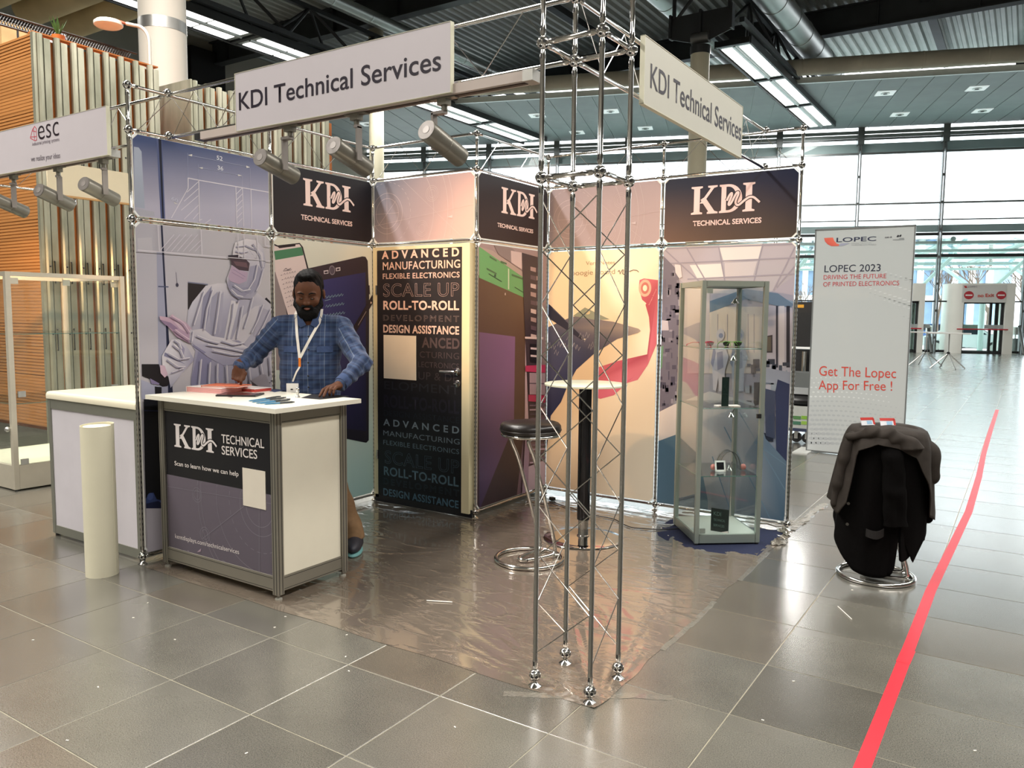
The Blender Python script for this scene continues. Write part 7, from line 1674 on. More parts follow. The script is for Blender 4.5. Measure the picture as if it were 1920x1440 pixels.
# ================================================================== SMOOTH-BODY MODELLER (distance field to one closed surface)
class SDF:
    def __init__(s): s.p = []; s.cut = []; s.noise = None
    def cone(s, a, b, ra, rb, k=0.03, sc=None): s.p.append(('c', np.array(a, float), np.array(b, float), ra, rb, k)); return s
    def chain(s, pts, rs, k=0.03):
        for i in range(len(pts)-1): s.cone(pts[i], pts[i+1], rs[i], rs[i+1], k)
        return s
    def ell(s, c, r, axes=None, k=0.03, sub=False): s.p.append(('s' if sub else 'e', np.array(c, float), np.array(r, float), np.array(axes if axes is not None else np.eye(3), float), 0, k)); return s
    def halfspace(s, p, n): s.cut.append((np.array(p, float), np.array(n, float)/np.linalg.norm(n))); return s
    def __call__(s, X):
        d = np.full(len(X), 9.0)
        for q in s.p:
            if q[0] == 'c':
                a, b, ra, rb, k = q[1:]; ab = b-a; t = np.clip(((X-a)@ab)/(ab@ab), 0, 1); e = np.linalg.norm(X-a-t[:, None]*ab, axis=1)-(ra+(rb-ra)*t)
            else:
                c, r, A, _, k = q[1:]; Y = (X-c)@A.T; k0 = np.linalg.norm(Y/r, axis=1); k1 = np.linalg.norm(Y/(r*r), axis=1)+1e-9; e = k0*(k0-1)/k1
            if q[0] == 's':
                h = np.clip(0.5-0.5*(d+e)/k, 0, 1); d = d*(1-h)-e*h+k*h*(1-h); continue
            h = np.clip(0.5+0.5*(d-e)/k, 0, 1); d = d*(1-h)+e*h-k*h*(1-h)
        if s.noise is not None: d = d+s.noise(X)
        for p, n in s.cut: d = np.maximum(d, (X-p)@n)
        return d
def surface(f, lo, hi, h, B=14):
    lo = np.array(lo, float); n = np.ceil((np.array(hi)-lo)/h).astype(int)+1; nb = np.ceil(n/B).astype(int)
    bi = np.stack(np.meshgrid(*[np.arange(k) for k in nb], indexing='ij'), -1).reshape(-1, 3)
    cen = lo+(bi*B+B/2)*h; d = f(cen); act = bi[np.abs(d) < B*h*0.87*1.45+0.01]
    cells = {}; ids = []; pos = []; edges = []
    g = np.stack(np.meshgrid(*[np.arange(B+1)]*3, indexing='ij'), -1)
    NYZ = np.array([(n[1]+B)*(n[2]+B), n[2]+B, 1], dtype=np.int64)
    for b in act:
        I = g+b*B; V = f((lo+I*h).reshape(-1, 3)).reshape(B+1, B+1, B+1); S_ = V < 0
        cnt = np.zeros((B, B, B), int)
        for dx in (0, 1):
            for dy in (0, 1):
                for dz in (0, 1): cnt += S_[dx:B+dx, dy:B+dy, dz:B+dz]
        mk = np.argwhere((cnt > 0) & (cnt < 8))
        if len(mk):
            acc = np.zeros((len(mk), 3)); w = np.zeros(len(mk))
            for ax in range(3):
                o1, o2 = [k for k in range(3) if k != ax]
                for p in (0, 1):
                    for q in (0, 1):
                        a = mk.copy(); a[:, o1] += p; a[:, o2] += q; c = a.copy(); c[:, ax] += 1
                        va, vc = V[tuple(a.T)], V[tuple(c.T)]; m = (va < 0) != (vc < 0); t = np.where(m, va/(va-vc+1e-12), 0)
                        pt = a.astype(float); pt[:, ax] += t; acc[m] += pt[m]; w[m] += 1
            P_ = acc/w[:, None]; ids.append(((mk+b*B)@NYZ)); pos.append(lo+(P_+b*B)*h)
        for ax in range(3):
            sl = [slice(0, B)]*3; s2 = [slice(0, B)]*3; s2[ax] = slice(1, B+1)
            A_, C_ = S_[tuple(sl)], S_[tuple(s2)]
            e = np.argwhere(A_ != C_)
            if len(e): edges.append((ax, (e+b*B), A_[tuple(e.T)]))
    ids = np.concatenate(ids); pos = np.concatenate(pos); o = np.argsort(ids); ids = ids[o]; pos = pos[o]
    F_ = []
    for ax, e, s_ in edges:
        o1, o2 = (ax+1) % 3, (ax+2) % 3; qs = []
        for p, q in ((0, 0), (1, 0), (1, 1), (0, 1)):
            c = e.copy(); c[:, o1] -= p; c[:, o2] -= q; qs.append(c@NYZ)
        Q = np.stack(qs, 1); J = np.searchsorted(ids, Q); J = np.clip(J, 0, len(ids)-1); ok = (ids[J] == Q).all(1)
        J = J[ok]; sg = s_[ok]; J[~sg] = J[~sg][:, ::-1]; F_.append(J)
    return pos, np.concatenate(F_)
def sdf_obj(name, f, lo, hi, h, m_, parent, attr=None, flip=True):
    v, F_ = surface(f, lo, hi, h); off = np.array(wloc(parent)) if parent else 0
    me = bpy.data.meshes.new(name); me.from_pydata((v-off).tolist(), [], (F_[:, ::-1] if flip else F_).tolist()); me.update(); me.shade_smooth(); me.materials.append(m_)
    if attr is not None:
        a = me.attributes.new('cloth', 'FLOAT_VECTOR', 'POINT'); a.data.foreach_set('vector', attr(v).ravel().astype(np.float32))
    o = bpy.data.objects.new(name, me); COL.objects.link(o)
    if parent: o.parent = parent
    return o
# ---------------------------------------------------------------- the man behind the counter
def A3(*p): return np.array(p, float)
PB = A3(.575, .81, 0); fw = A3(.64, -.77, 0); lf_ = A3(.77, .64, 0); zz = A3(0, 0, 1)
def bp_(a, c, z): return PB+a*lf_+c*fw+A3(0, 0, z)
man = thing('person', 'bearded man in a blue plaid shirt and white lanyard, looking down behind the counter', 'person', (.575, .81, 0))
SKIN = mat('brown_skin', '#553422', 0.62, spec=0.25, var=0.08, vscale=30, bump=0.05, bscale=200); HAIR = mat('black_hair', '#050404', 0.65, var=0.3, vscale=90, stretch=(1, 1, 3), bump=0.4, bscale=120, spec=0.15)
AX = np.array([lf_, fw, zz])
ck = math.radians(16); hf = fw*math.cos(ck)-zz*math.sin(ck); hu = zz*math.cos(ck)+fw*math.sin(ck); HA = np.array([lf_, hf, hu])
HC = bp_(0.0, .035, 1.625)
def hp(a, c, u): return HC+a*lf_+c*hf+u*hu
Rs, Re, Rw = bp_(-.195, 0, 1.405), A3(.285, .60, 1.225), A3(.378, .425, 1.180)
Ls, Le, Lw = bp_(.195, 0, 1.405), A3(.955, .87, 1.20), A3(.975, .665, 1.082)
b = SDF()
b.ell(HC+hu*0.022, (.084, .100, .110), HA, .02).ell(hp(0, .03, -.045), (.062, .072, .075), HA, .03).ell(hp(0, .05, -.09), (.042, .045, .030), HA, .02)
b.ell(hp(0, .098, -.022), (.0135, .018, .026), HA, .012).ell(hp(0, .108, -.036), (.019, .014, .0115), HA, .008)      # nose
for s in (-1, 1):
    b.ell(hp(s*.034, .088, .022), (.026, .012, .009), HA, .012)      # brow
    b.ell(hp(s*.032, .098, .000), (.016, .012, .009), HA, .006, sub=True)
    b.ell(hp(s*.032, .084, -.002), (.0155, .0135, .0115), HA, .004)  # eyelid
    b.ell(hp(s*.045, .072, -.030), (.024, .022, .020), HA, .02)      # cheek
    b.ell(hp(s*.091, -.012, -.008), (.009, .019, .032), HA, .006)    # ear
b.ell(hp(0, .096, -.064), (.022, .010, .006), HA, .006).ell(hp(0, .094, -.074), (.019, .010, .007), HA, .006)
b.chain([bp_(0, .02, 1.55), bp_(0, .0, 1.45), bp_(0, -.02, 1.40)], [.058, .062, .075], .03)
b.ell(bp_(0, -.01, 1.28), (.165, .10, .17), AX, .05).ell(bp_(0, .0, 1.06), (.155, .11, .17), AX, .06).ell(bp_(0, -.02, .93), (.16, .11, .10), AX, .05)
for S_, E_, W_ in ((Rs, Re, Rw), (Ls, Le, Lw)): b.chain([S_, E_, W_], [.052, .040, .027], .02)
def leg(sd, foot):
    b.chain([bp_(sd*.09, -.02, .90), bp_(sd*.11, .0, .50), A3(foot[0], foot[1], .10)], [.078, .056, .040], .03); b.ell(A3(foot[0], foot[1], .045)+fw*.05, (.042, .11, .036), AX, .02)
FL, FR = A3(.83, .93, 0), A3(.50, .72, 0)
leg(1, FL); leg(-1, FR)
def hand(W_, K_, side, fingers, thumb):
    """W_: wrist, K_: middle knuckle; side: unit vector towards the little finger; fingers: per finger lists of joint points"""
    d = (K_-W_); L_ = np.linalg.norm(d); d /= L_; up = np.cross(side, d)
    A_ = np.array([side, d, up]); b.ell(W_+d*L_*.55, (.036, L_*.58, .0155), A_, .012); b.cone(W_-d*.02, W_+d*.02, .026, .024, .015)
    for k, pts in enumerate(fingers):
        base = K_+side*(-.027+.018*k)-d*(.006, 0, .003, .012)[k]; P_ = [base-d*.03, base]+[A3(*p) for p in pts]; r = (.0088, .0092, .0088, .0076)[k]
        b.chain(P_, [r*1.1, r*1.08, r, r*.9, r*.78][:len(P_)], .004)
    P_ = [W_+d*.02-side*.018]+[A3(*p) for p in thumb]; b.chain(P_, [.016, .012, .0105, .0085][:len(P_)], .008)
# right hand points straight down onto the orange brochure
Rk = A3(.388, .405, 1.128); rd = (Rk-Rw)/np.linalg.norm(Rk-Rw); rs_ = A3(-.77, -.64, 0)   # little finger on the picture's left
rs_ = rs_-rd*(rs_@rd); rs_ /= np.linalg.norm(rs_)
RK = Rw+(Rk-Rw)*1.22
def dn(p, dx, dz, fwd=.012): return tuple(p+rs_*dx+A3(.2, -.2, 0)*fwd*5+A3(0, 0, dz))
fb = [RK+rs_*(-.027+.018*k) for k in range(4)]
hand(Rw, RK, rs_, [[dn(fb[0], .004, -.022), dn(fb[0], .006, -.040, .006), ], [dn(fb[1], .0, -.016), dn(fb[1], .004, -.028, -.004)], [dn(fb[2], -.002, -.014, .008), dn(fb[2], -.004, -.016, -.008), dn(fb[2], -.004, -.004, -.014)], [dn(fb[3], -.002, -.010, .006), dn(fb[3], -.006, -.012, -.008), dn(fb[3], -.006, .0, -.012)]],
     [tuple(Rw+rd*.045-rs_*.040), tuple(Rw+rd*.075-rs_*.036), tuple(RK-rs_*.020+A3(0, 0, -.022))])
# left hand flat on the folder, two fingers stretched towards the picture's left
Lk = A3(1.0, .575, 1.077); ld = (Lk-Lw)/np.linalg.norm(Lk-Lw); ls_ = A3(.84, .54, 0); ls_ = ls_-ld*(ls_@ld); ls_ /= np.linalg.norm(ls_)
fl_ = [Lk+ls_*(-.027+.018*k) for k in range(4)]
def lt(p, q): return tuple(p+A3(*q))
hand(Lw, Lk, ls_, [[lt(fl_[0], (.010, -.040, -.012)), lt(fl_[0], (.018, -.062, -.030)), lt(fl_[0], (.022, -.078, -.044))], [lt(fl_[1], (.016, -.040, -.012)), lt(fl_[1], (.028, -.066, -.030)), lt(fl_[1], (.034, -.080, -.044))],
                   [lt(fl_[2], (.020, -.034, -.006)), lt(fl_[2], (.022, -.044, -.026)), lt(fl_[2], (.014, -.036, -.040))], [lt(fl_[3], (.018, -.026, -.008)), lt(fl_[3], (.020, -.034, -.026)), lt(fl_[3], (.010, -.026, -.040))]],
     [tuple(Lw+ld*.03-ls_*.045+A3(0, 0, -.008)), tuple(Lw+ld*.06-ls_*.062+A3(0, 0, -.020)), tuple(Lw+ld*.085-ls_*.060+A3(0, 0, -.032))])
sdf_obj('body', b, (.0, .15, 0), (1.35, 1.3, 1.80), .0040, SKIN, man)
# hair, beard, brows, eyes
hr = SDF(); hr.ell(hp(0, -.022, .048), (.091, .106, .100), HA, .02).ell(hp(0, -.062, -.02), (.076, .062, .08), HA, .03).ell(hp(0, .040, .122), (.056, .048, .024), HA, .03)
for s in (-1, 1): hr.ell(hp(s*.080, .020, .010), (.008, .014, .040), HA, .008)
hr.ell(hp(0, .115, .012), (.074, .070, .086), HA, .012, sub=True).ell(hp(0, .12, -.08), (.075, .09, .08), HA, .012, sub=True)
hr.noise = lambda X: 0.0022*np.sin(X[:, 0]*170+X[:, 2]*60)*np.sin(X[:, 1]*150+X[:, 2]*90)
sdf_obj('hair', hr, HC-.2, HC+.2, .004, HAIR, man)
bd = SDF(); bd.ell(hp(0, .055, -.112), (.062, .056, .050), HA, .02)
for s in (-1, 1): bd.chain([hp(s*.078, .022, -.005), hp(s*.069, .040, -.060), hp(s*.035, .085, -.098)], [.008, .018, .028], .02); bd.chain([hp(s*.004, .104, -.053), hp(s*.026, .100, -.058), hp(s*.040, .088, -.080)], [.0065, .008, .010], .008)
bd.ell(hp(0, .106, -.070), (.019, .020, .008), HA, .004, sub=True)
bd.noise = lambda X: 0.0015*np.sin(X[:, 0]*260)*np.sin(X[:, 1]*240)*np.sin(X[:, 2]*230)
sdf_obj('beard', bd, HC-.22, HC+.2, .0035, HAIR, man)
eb = MB()
for s in (-1, 1): eb.tube([hp(s*.014, .109, .023), hp(s*.032, .108, .030), hp(s*.053, .093, .024)], [.0035, .0042, .0022], 8)
eb.build('eyebrows', HAIR, man)
EYE = mat('eye_white', '#6a5348', 0.3, var=0.02)
for s in (-1, 1):
    MB().ball(hp(s*.032, .0925, -.0070), .0062, 12, 8, sc=(1.1, 1, .7)).build('eye', EYE, man)
    MB().ball(hp(s*.032, .0975, -.0090), .0044, 10, 8).build('pupil', BLACK, man)
    lm = MB(); lm.tube([hp(s*.018, .0975, -.010), hp(s*.032, .1005, -.0115), hp(s*.046, .0945, -.010)], .0013, 6); lm.build('eyelashes', HAIR, man)
MB().tube([hp(-.017, .103, -.069), hp(0, .1075, -.0705), hp(.017, .103, -.069)], [.003, .0052, .003], 8).build('lips', mat('lip_brown', '#7b4a40', 0.45, var=0.05), man)
# shirt
sh_ = SDF()
sh_.ell(bp_(0, -.005, 1.30), (.200, .118, .165), AX, .05).ell(bp_(0, .012, 1.12), (.190, .132, .19), AX, .07).ell(bp_(0, .0, .97), (.190, .128, .13), AX, .05)
sh_.chain([bp_(-.07, -.01, 1.455), bp_(-.17, -.005, 1.425)], [.045, .060], .03).chain([bp_(.07, -.01, 1.455), bp_(.17, -.005, 1.425)], [.045, .060], .03)
WR, WL_ = Re+(Rw-Re)*.97, Le+(Lw-Le)*.93
sh_.chain([Rs, Re, WR], [.071, .055, .038], .035).chain([Ls, Le, WL_], [.072, .058, .041], .035)
sh_.ell(bp_(0, .01, 1.495), (.069, .072, .035), AX, .02)
def cloth_noise(X):
    d = X-PB; a = d@lf_; c = d@fw; z = X[:, 2]
    w = 0.0035*np.sin(z*55+a*22+np.sin(c*30)*1.3)*np.clip((1.25-z)*4, .15, 1)+0.002*np.sin(z*90-a*60+c*40)
    arm = np.clip((np.abs(a)-.19)*20, 0, 1); w += arm*0.0035*np.sin(z*95+a*70-c*30)
    return w
sh_.noise = cloth_noise
sh_.halfspace(bp_(0, 0, .90), (0, 0, -1)); sh_.halfspace(bp_(0, .05, 1.505), (fw[0]*.45, fw[1]*.45, .9))
sh_.ell(bp_(0, .035, 1.515), (.050, .060, .060), AX, .004, sub=True).ell(bp_(0, .125, 1.455), (.026, .05, .055), AX, .004, sub=True)
for E_, W_ in ((Re, WR), (Le, WL_)):
    pass
def plaid_attr(v):
    out = np.zeros((len(v), 3)); d = v-PB; a = d@lf_; c = d@fw
    out[:, 0] = a+0.0*c; out[:, 1] = v[:, 2]
    def seg(A_, B_):
        ab = B_-A_; L_ = np.linalg.norm(ab); t = ((v-A_)@ab)/L_; tt = np.clip(t, 0, L_); r = np.linalg.norm(v-A_-tt[:, None]*ab/L_, axis=1); return t, L_, r
    for S_, E_, W_ in ((Rs, Re, WR), (Ls, Le, WL_)):
        t1, L1, r1 = seg(S_, E_); t2, L2, r2 = seg(E_, W_); r = np.minimum(r1, r2); m = (r < .082) & (np.abs(a) > .185)
        T = np.where(r1 < r2, t1, L1+t2); ax = np.where((r1 < r2)[:, None], (E_-S_)/L1, (W_-E_)/L2); cen = np.where((r1 < r2)[:, None], S_, E_)
        q = v-cen; q = q-(q*ax).sum(1)[:, None]*ax; side = (q@lf_)
        out[m, 1] = 1.4-T[m]; out[m, 0] = side[m]+.03
    return out
PL = bpy.data.materials.new('plaid_flannel'); PL.use_nodes = True; nt = PL.node_tree; N = nt.nodes; Lk_ = nt.links; bs_ = N['Principled BSDF']; bs_.inputs['Roughness'].default_value = 0.85; bs_.inputs['Sheen Weight'].default_value = 0.12
at = N.new('ShaderNodeAttribute'); at.attribute_name = 'cloth'; sx = N.new('ShaderNodeSeparateXYZ'); Lk_.new(at.outputs['Vector'], sx.inputs[0])
def stripes(sock, per, stops):
    m1 = N.new('ShaderNodeMath'); m1.operation = 'DIVIDE'; m1.inputs[1].default_value = per; Lk_.new(sock, m1.inputs[0])
    m2 = N.new('ShaderNodeMath'); m2.operation = 'FRACT'; Lk_.new(m1.outputs[0], m2.inputs[0])
    r = N.new('ShaderNodeValToRGB'); r.color_ramp.interpolation = 'LINEAR'; Lk_.new(m2.outputs[0], r.inputs[0]); e = r.color_ramp.elements
    while len(e) > 1: e.remove(e[-1])
    e[0].position = stops[0][0]; e[0].color = (*srgb(stops[0][1]), 1)
    for p, c in stops[1:]: x = e.new(p); x.color = (*srgb(c), 1)
    return r.outputs[0]
hz_ = stripes(sx.outputs[1], 0.088, [(0, '#182a49'), (.16, '#182a49'), (.20, '#2b4468'), (.34, '#2b4468'), (.38, '#121f3c'), (.50, '#121f3c'), (.54, '#4a5c79'), (.60, '#263c60'), (.74, '#434f69'), (.80, '#162645'), (.97, '#22385f')])
vt_ = stripes(sx.outputs[0], 0.098, [(0, '#8f9aac'), (.02, '#a3adbb'), (.04, '#4f6488'), (.06, '#2a426d'), (.30, '#24385f'), (.36, '#49597a'), (.50, '#2a3f68'), (.58, '#1b2c50'), (.72, '#1d3158'), (.76, '#64748f'), (.79, '#2a3f68'), (.98, '#3f5378')])
mx = N.new('ShaderNodeMix'); mx.data_type = 'RGBA'; mx.inputs[0].default_value = 0.45; Lk_.new(hz_, mx.inputs[6]); Lk_.new(vt_, mx.inputs[7])
nz = N.new('ShaderNodeTexNoise'); nz.inputs['Scale'].default_value = 400; tcc = N.new('ShaderNodeTexCoord'); Lk_.new(tcc.outputs['Object'], nz.inputs['Vector'])
mm = N.new('ShaderNodeMix'); mm.data_type = 'RGBA'; mm.blend_type = 'MULTIPLY'; mm.inputs[0].default_value = 0.25; Lk_.new(mx.outputs[2], mm.inputs[6]); Lk_.new(nz.outputs['Color'], mm.inputs[7]); Lk_.new(mm.outputs[2], bs_.inputs['Base Color'])
sdf_obj('shirt', sh_, (.0, .15, .85), (1.35, 1.3, 1.62), .0050, PL, man, attr=plaid_attr)
def chest(a, z, out_=0.004):
    """point on the shirt front: march towards the body from in front"""
    p = bp_(a, .30, z)
    for _ in range(60):
        d = float(sh_(p[None])[0])
        if d < out_: break
        p = p-fw*max(d-out_*.5, .001)*.8
    return p
col_m = mat('flannel_edge', '#33456a', 0.85, var=0.1, vscale=60)
cl_ = MB()
for s in (-1, 1):
    P_ = [bp_(s*.060, .00, 1.535), bp_(s*.055, .055, 1.505), bp_(s*.030, .095, 1.465), chest(s*.012, 1.43, .006)]; Q_ = [bp_(s*.082, .00, 1.50), bp_(s*.085, .06, 1.465), chest(s*.070, 1.445, .008), chest(s*.048, 1.412, .008)]
    cl_.add([*P_, *Q_, *[p-fw*.004 for p in P_], *[q-fw*.004 for q in Q_]], [(0, 1, 5, 4), (1, 2, 6, 5), (2, 3, 7, 6), (8, 12, 13, 9), (9, 13, 14, 10), (10, 14, 15, 11), (4, 5, 13, 12), (5, 6, 14, 13), (6, 7, 15, 14), (3, 11, 15, 7), (0, 8, 9, 1), (1, 9, 10, 2), (2, 10, 11, 3)])
cl_.build('collar', col_m, man, ang=60)
pk_ = MB()
for s in (-1, 1):
    g_ = [[chest(s*(.055+.095*i/4), z, .0035) for i in range(5)] for z in (1.300, 1.262)]; base = [p for r in g_ for p in r]; o_ = [p+fw*.003 for p in base]
    pk_.add(base+o_, [(10+i, 11+i, 16+i, 15+i) for i in range(4)]+[(i, 5+i, 6+i, 1+i) for i in range(4)]+[(5+i, 15+i, 16+i, 6+i) for i in range(4)]+[(i, 1+i, 11+i, 10+i) for i in range(4)]+[(0, 10, 15, 5), (4, 9, 19, 14)])
pk_.build('pocket_flaps', col_m, man, smooth=False)
for z in (1.36, 1.28, 1.20, 1.12, 1.05):
    p = chest(0.006, z, .002); MB().lathe([(.0055, 0), (.0055, .002), (.004, .003)], p, 12, 0, fw).build('button', BLACK, man)
for E_, W_, r in ((Re, WR, .040), (Le, WL_, .043)):
    d = (W_-E_)/np.linalg.norm(W_-E_); MB().lathe([(r-.004, -.055), (r+.001, -.052), (r+.001, -.001), (r-.001, .003), (r-.006, .002), (r-.007, -.02)], W_, 28, 0, d).build('cuff', col_m, man)
tr_ = SDF(); tr_.ell(bp_(0, -.01, .93), (.182, .125, .10), AX, .05)
for sd, F_ in ((1, FL), (-1, FR)): tr_.chain([bp_(sd*.095, -.02, .88), bp_(sd*.115, .0, .50), A3(F_[0], F_[1], .10)], [.095, .074, .062], .03)
tr_.noise = lambda X: 0.003*np.sin(X[:, 2]*60+X[:, 0]*30); tr_.halfspace((0, 0, .075), (0, 0, -1)); tr_.halfspace((0, 0, .985), (0, 0, 1))
sdf_obj('trousers', tr_, (.2, .4, .05), (1.2, 1.3, 1.05), .006, mat('tan_cotton', '#7a5f42', 0.85, var=0.1, vscale=30), man)
for F_ in (FL, FR):
    s_ = SDF(); s_.ell(A3(F_[0], F_[1], .052)+fw*.055, (.050, .135, .048), AX, .02).cone(A3(F_[0], F_[1], .05), A3(F_[0], F_[1], .10), .05, .048, .02); s_.halfspace((0, 0, .006), (0, 0, -1))
    c = A3(F_[0], F_[1], 0); so = sdf_obj('shoe', s_, c-.25, c+.3, .006, mat('shoe_navy', '#20222c', 0.6, var=0.1), man)
    o = SDF(); o.ell(A3(F_[0], F_[1], .012)+fw*.055, (.054, .140, .02), AX, .01); o.halfspace((0, 0, .004), (0, 0, -1)); sdf_obj('sole', o, c-.25, c+.3, .006, mat('sole_teal', '#5f8f90', 0.6, var=0.05), so)
# lanyard and badge
LYM = mat('lanyard_white', '#d8d2c8', 0.6, var=0.03)
def band(pts, w, name, m_, parent, nrm=None):
    vs = []; k = len(pts)
    for i, p in enumerate(pts):
        d = pts[min(i+1, k-1)]-pts[max(i-1, 0)]; d /= np.linalg.norm(d); s = np.cross(d, nrm if nrm is not None else fw); s /= np.linalg.norm(s)+1e-9; n = np.cross(s, d)
        vs += [p-s*w/2, p+s*w/2, p+s*w/2+n*.0012, p-s*w/2+n*.0012]
    fs = []
    for i in range(k-1):
        for j in range(4): fs.append((4*i+j, 4*i+(j+1) % 4, 4*i+4+(j+1) % 4, 4*i+4+j))
    return MB().add(vs, fs).build(name, m_, parent, ang=50)
clip_ = chest(-.045, 1.205, .014)
ly = thing('lanyard', 'x', 'x'); bpy.data.objects.remove(ly)
for s, z0 in ((-1, 1.44), (1, 1.44)):
    P_ = [bp_(s*.074, -.01, 1.528), bp_(s*.078, .055, 1.495)]
    for k in range(1, 8):
        t = k/8; a = s*.078*(1-t)+(-.045)*t; P_.append(chest(a, 1.47-(1.47-1.225)*t, .009))
    P_.append(clip_+zz*.02)
    band(P_, .016, 'lanyard', LYM, man)
band([clip_+zz*.025, clip_, clip_-zz*.03], .014, 'lanyard_clip', mat('clip_orange', '#e07a1c', 0.4, var=0.02), man)
P_ = [clip_-zz*.03]+[chest(-.055-.008*k, 1.165-.02*k, .012+.004*k) for k in range(1, 5)]; band(P_, .010, 'lanyard', LYM, man)
bc_ = P_[-1]-zz*.065+fw*.012
bdg = MB(); bdg.obox(bc_, lf_*.036, fw*.0012, zz*.055); bdg.build('badge', mat('badge_white', '#e4e2dd', 0.4, var=0.01), man, smooth=False)
MB().obox(bc_+fw*.0018+zz*.018-lf_*.004, lf_*.007, fw*.0004, zz*.004).build('badge_mark', BLACK, man, smooth=False); MB().obox(bc_+fw*.0018+zz*.0-lf_*.002, lf_*.018, fw*.0004, zz*.0012).build('badge_mark', mat('badge_grey', '#9a9a98', .5, var=.02), man, smooth=False)
# ================================================================== STOOL UNDER COATS
s2 = on_z(1641, 1080, 0); SX, SY = float(s2[0]), float(s2[1])
stool((SX, SY, 0.0), math.radians(15), 'chrome bar stool by the aisle, almost hidden under the dark coats')
JBK = mat('black_wool', '#060505', 0.95, var=0.2, vscale=80, spec=0.1); JGR = mat('grey_coat', '#2f2a26', 0.85, var=0.15, vscale=25, spec=0.25); LIN = mat('lining_teal', '#1d2a2a', 0.4, var=0.1)
rr_ = (AR[0], AR[1]); 
def drape(name, hem, rtop, rbot, ztop, m_, parent, seed=1, amp=.014, th0=0, th1=2*PI, nf=9, thick=.004, squash=1.0, dome=.03):
    """cloth over the stool top. hem(t): hem height, rbot(t): radius at the hem, t = direction angle seen from the camera side (0 = picture right, -pi/2 = towards the camera)"""
    N_, K_ = 120, 44; vs = []
    for i in range(K_+1):
        s = i/K_
        for j in range(N_+1):
            t = th0+(th1-th0)*j/N_; R1 = rtop(t); R2 = rbot(t); zh = hem(t)
            if s < .28:
                q = s/.28; r = R1*q*.92; z = ztop+dome*(1-q*q)-.004*math.sin(3*t+seed)*q; f = 0
            else:
                q = (s-.28)/.72; e = 1-(1-min(q*4, 1))**2; r = R1*.92+(R1*1.04-R1*.92)*e+(R2-R1*1.04)*(q**.9); z = ztop-(1-math.sqrt(max(0, 1-min(q*6, 1)**2)))*.02-(ztop-zh-.02)*q*1.0-(.02 if q > 0 else 0)*min(q*6, 1)*0; f = q**.6
            r += amp*f*(math.sin(nf*t+seed+1.2*math.sin(2*t))+.45*math.sin(2.3*nf*t+2*seed+s*2))
            x = r*math.cos(t); y = r*math.sin(t)*squash
            vs.append((SX+x*AR[0]+y*(-AR[1]), SY+x*AR[1]+y*AR[0], max(z, .03)))
    fs = [(i*(N_+1)+j, i*(N_+1)+j+1, (i+1)*(N_+1)+j+1, (i+1)*(N_+1)+j) for i in range(K_) for j in range(N_)]
    m = MB().add(vs, fs); o = m.build(name, [m_, LIN], parent, ang=70)
    md = o.modifiers.new('s', 'SOLIDIFY'); md.thickness = thick; md.offset = 1; return o
jb = thing('jacket', 'black wool blazer draped low over the bar stool, front flap down to the ring', 'jacket', (SX, SY, 0.1), None)
jg = thing('jacket', 'dark grey coat thrown across the top of the black blazer', 'jacket', (SX, SY, 0.5), None)
def interp(xs, ys):
    def f(t):
        t = (t+PI) % (2*PI)-PI; return float(np.interp(t, xs, ys))
    return f
# angles: 0 right, -pi/2 front, pi left, pi/2 back
hemB = interp([-PI, -2.6, -2.1, -1.75, -1.5, -1.42, -1.3, -1.1, -.9, -.6, -.2, .3, 1.5, 2.5, PI], [.20, .07, .045, .045, .06, .09, .34, .22, .13, .26, .34, .34, .42, .35, .20])
rB = interp([-PI, -2.6, -2.0, -1.6, -1.3, -.9, -.4, 0, .6, 1.5, 2.6, PI], [.235, .225, .175, .16, .175, .20, .255, .275, .26, .20, .24, .235])
drape('blazer_body', hemB, lambda t: .198+.022*math.cos(t), rB, .862, JBK, jb, 1, .007, nf=6)
# blazer sleeve hanging in front, pocket flap, buttons
def L3(a, bk, z): return np.array([SX+a*AR[0]-(-bk)*(-AR[1])*-1, SY+a*AR[1]+(-bk)*AR[0]*-1, z]) if False else np.array([SX+a*AR[0]+bk*AR[1], SY+a*AR[1]-bk*AR[0], z])
# a: to the picture's right, bk: towards the camera
sl_ = SDF(); sl_.noise = lambda X: .003*np.sin(X[:, 2]*42+X[:, 0]*40)
for k in (-.018, .018): sl_.chain([L3(-.035+k, .165, .835), L3(-.032+k, .200, .74), L3(-.020+k*1.4, .215, .55), L3(.0+k*1.6, .205, .35), L3(.010+k*1.6, .195, .20)], [.030, .038, .036, .034, .033], .02)
sl_.halfspace((0, 0, .165), (0.05, 0.0, -1)); cb_ = L3(0, .2, .5); sdf_obj('sleeve', sl_, cb_-[.35, .35, .40], cb_+[.35, .35, .42], .006, JBK, jb)
pf = MB(); 
P_ = [L3(-.155+.10*k/6, .185+.016*math.sin(PI*k/6), .335-.012*math.sin(PI*k/6)) for k in range(7)]
pf.add([*P_, *[p-zz*.045 for p in P_], *[p+L3(0, .006, 0)-L3(0, 0, 0) for p in P_], *[p-zz*.045+L3(0, .006, 0)-L3(0, 0, 0) for p in P_]], [(14+k, 15+k, 22+k, 21+k) for k in range(6)]+[(7+k, 8+k, 22+k, 21+k) for k in range(6)]+[(k, k+1, 15+k, 14+k) for k in range(6)]+[(k, 7+k, 8+k, k+1) for k in range(6)])
pf.build('pocket_flap', mat('black_wool_b', '#0e0c0c', 0.7, var=0.1), jb, smooth=False)
for z in (.455, .335): MB().lathe([(.009, 0), (.008, .003)], L3(-.222, .10, z), 12, 0, L3(-.5, 1, 0)-L3(0, 0, 0)).build('button', mat('horn_button', '#3c3a36', .3, var=.1), jb)
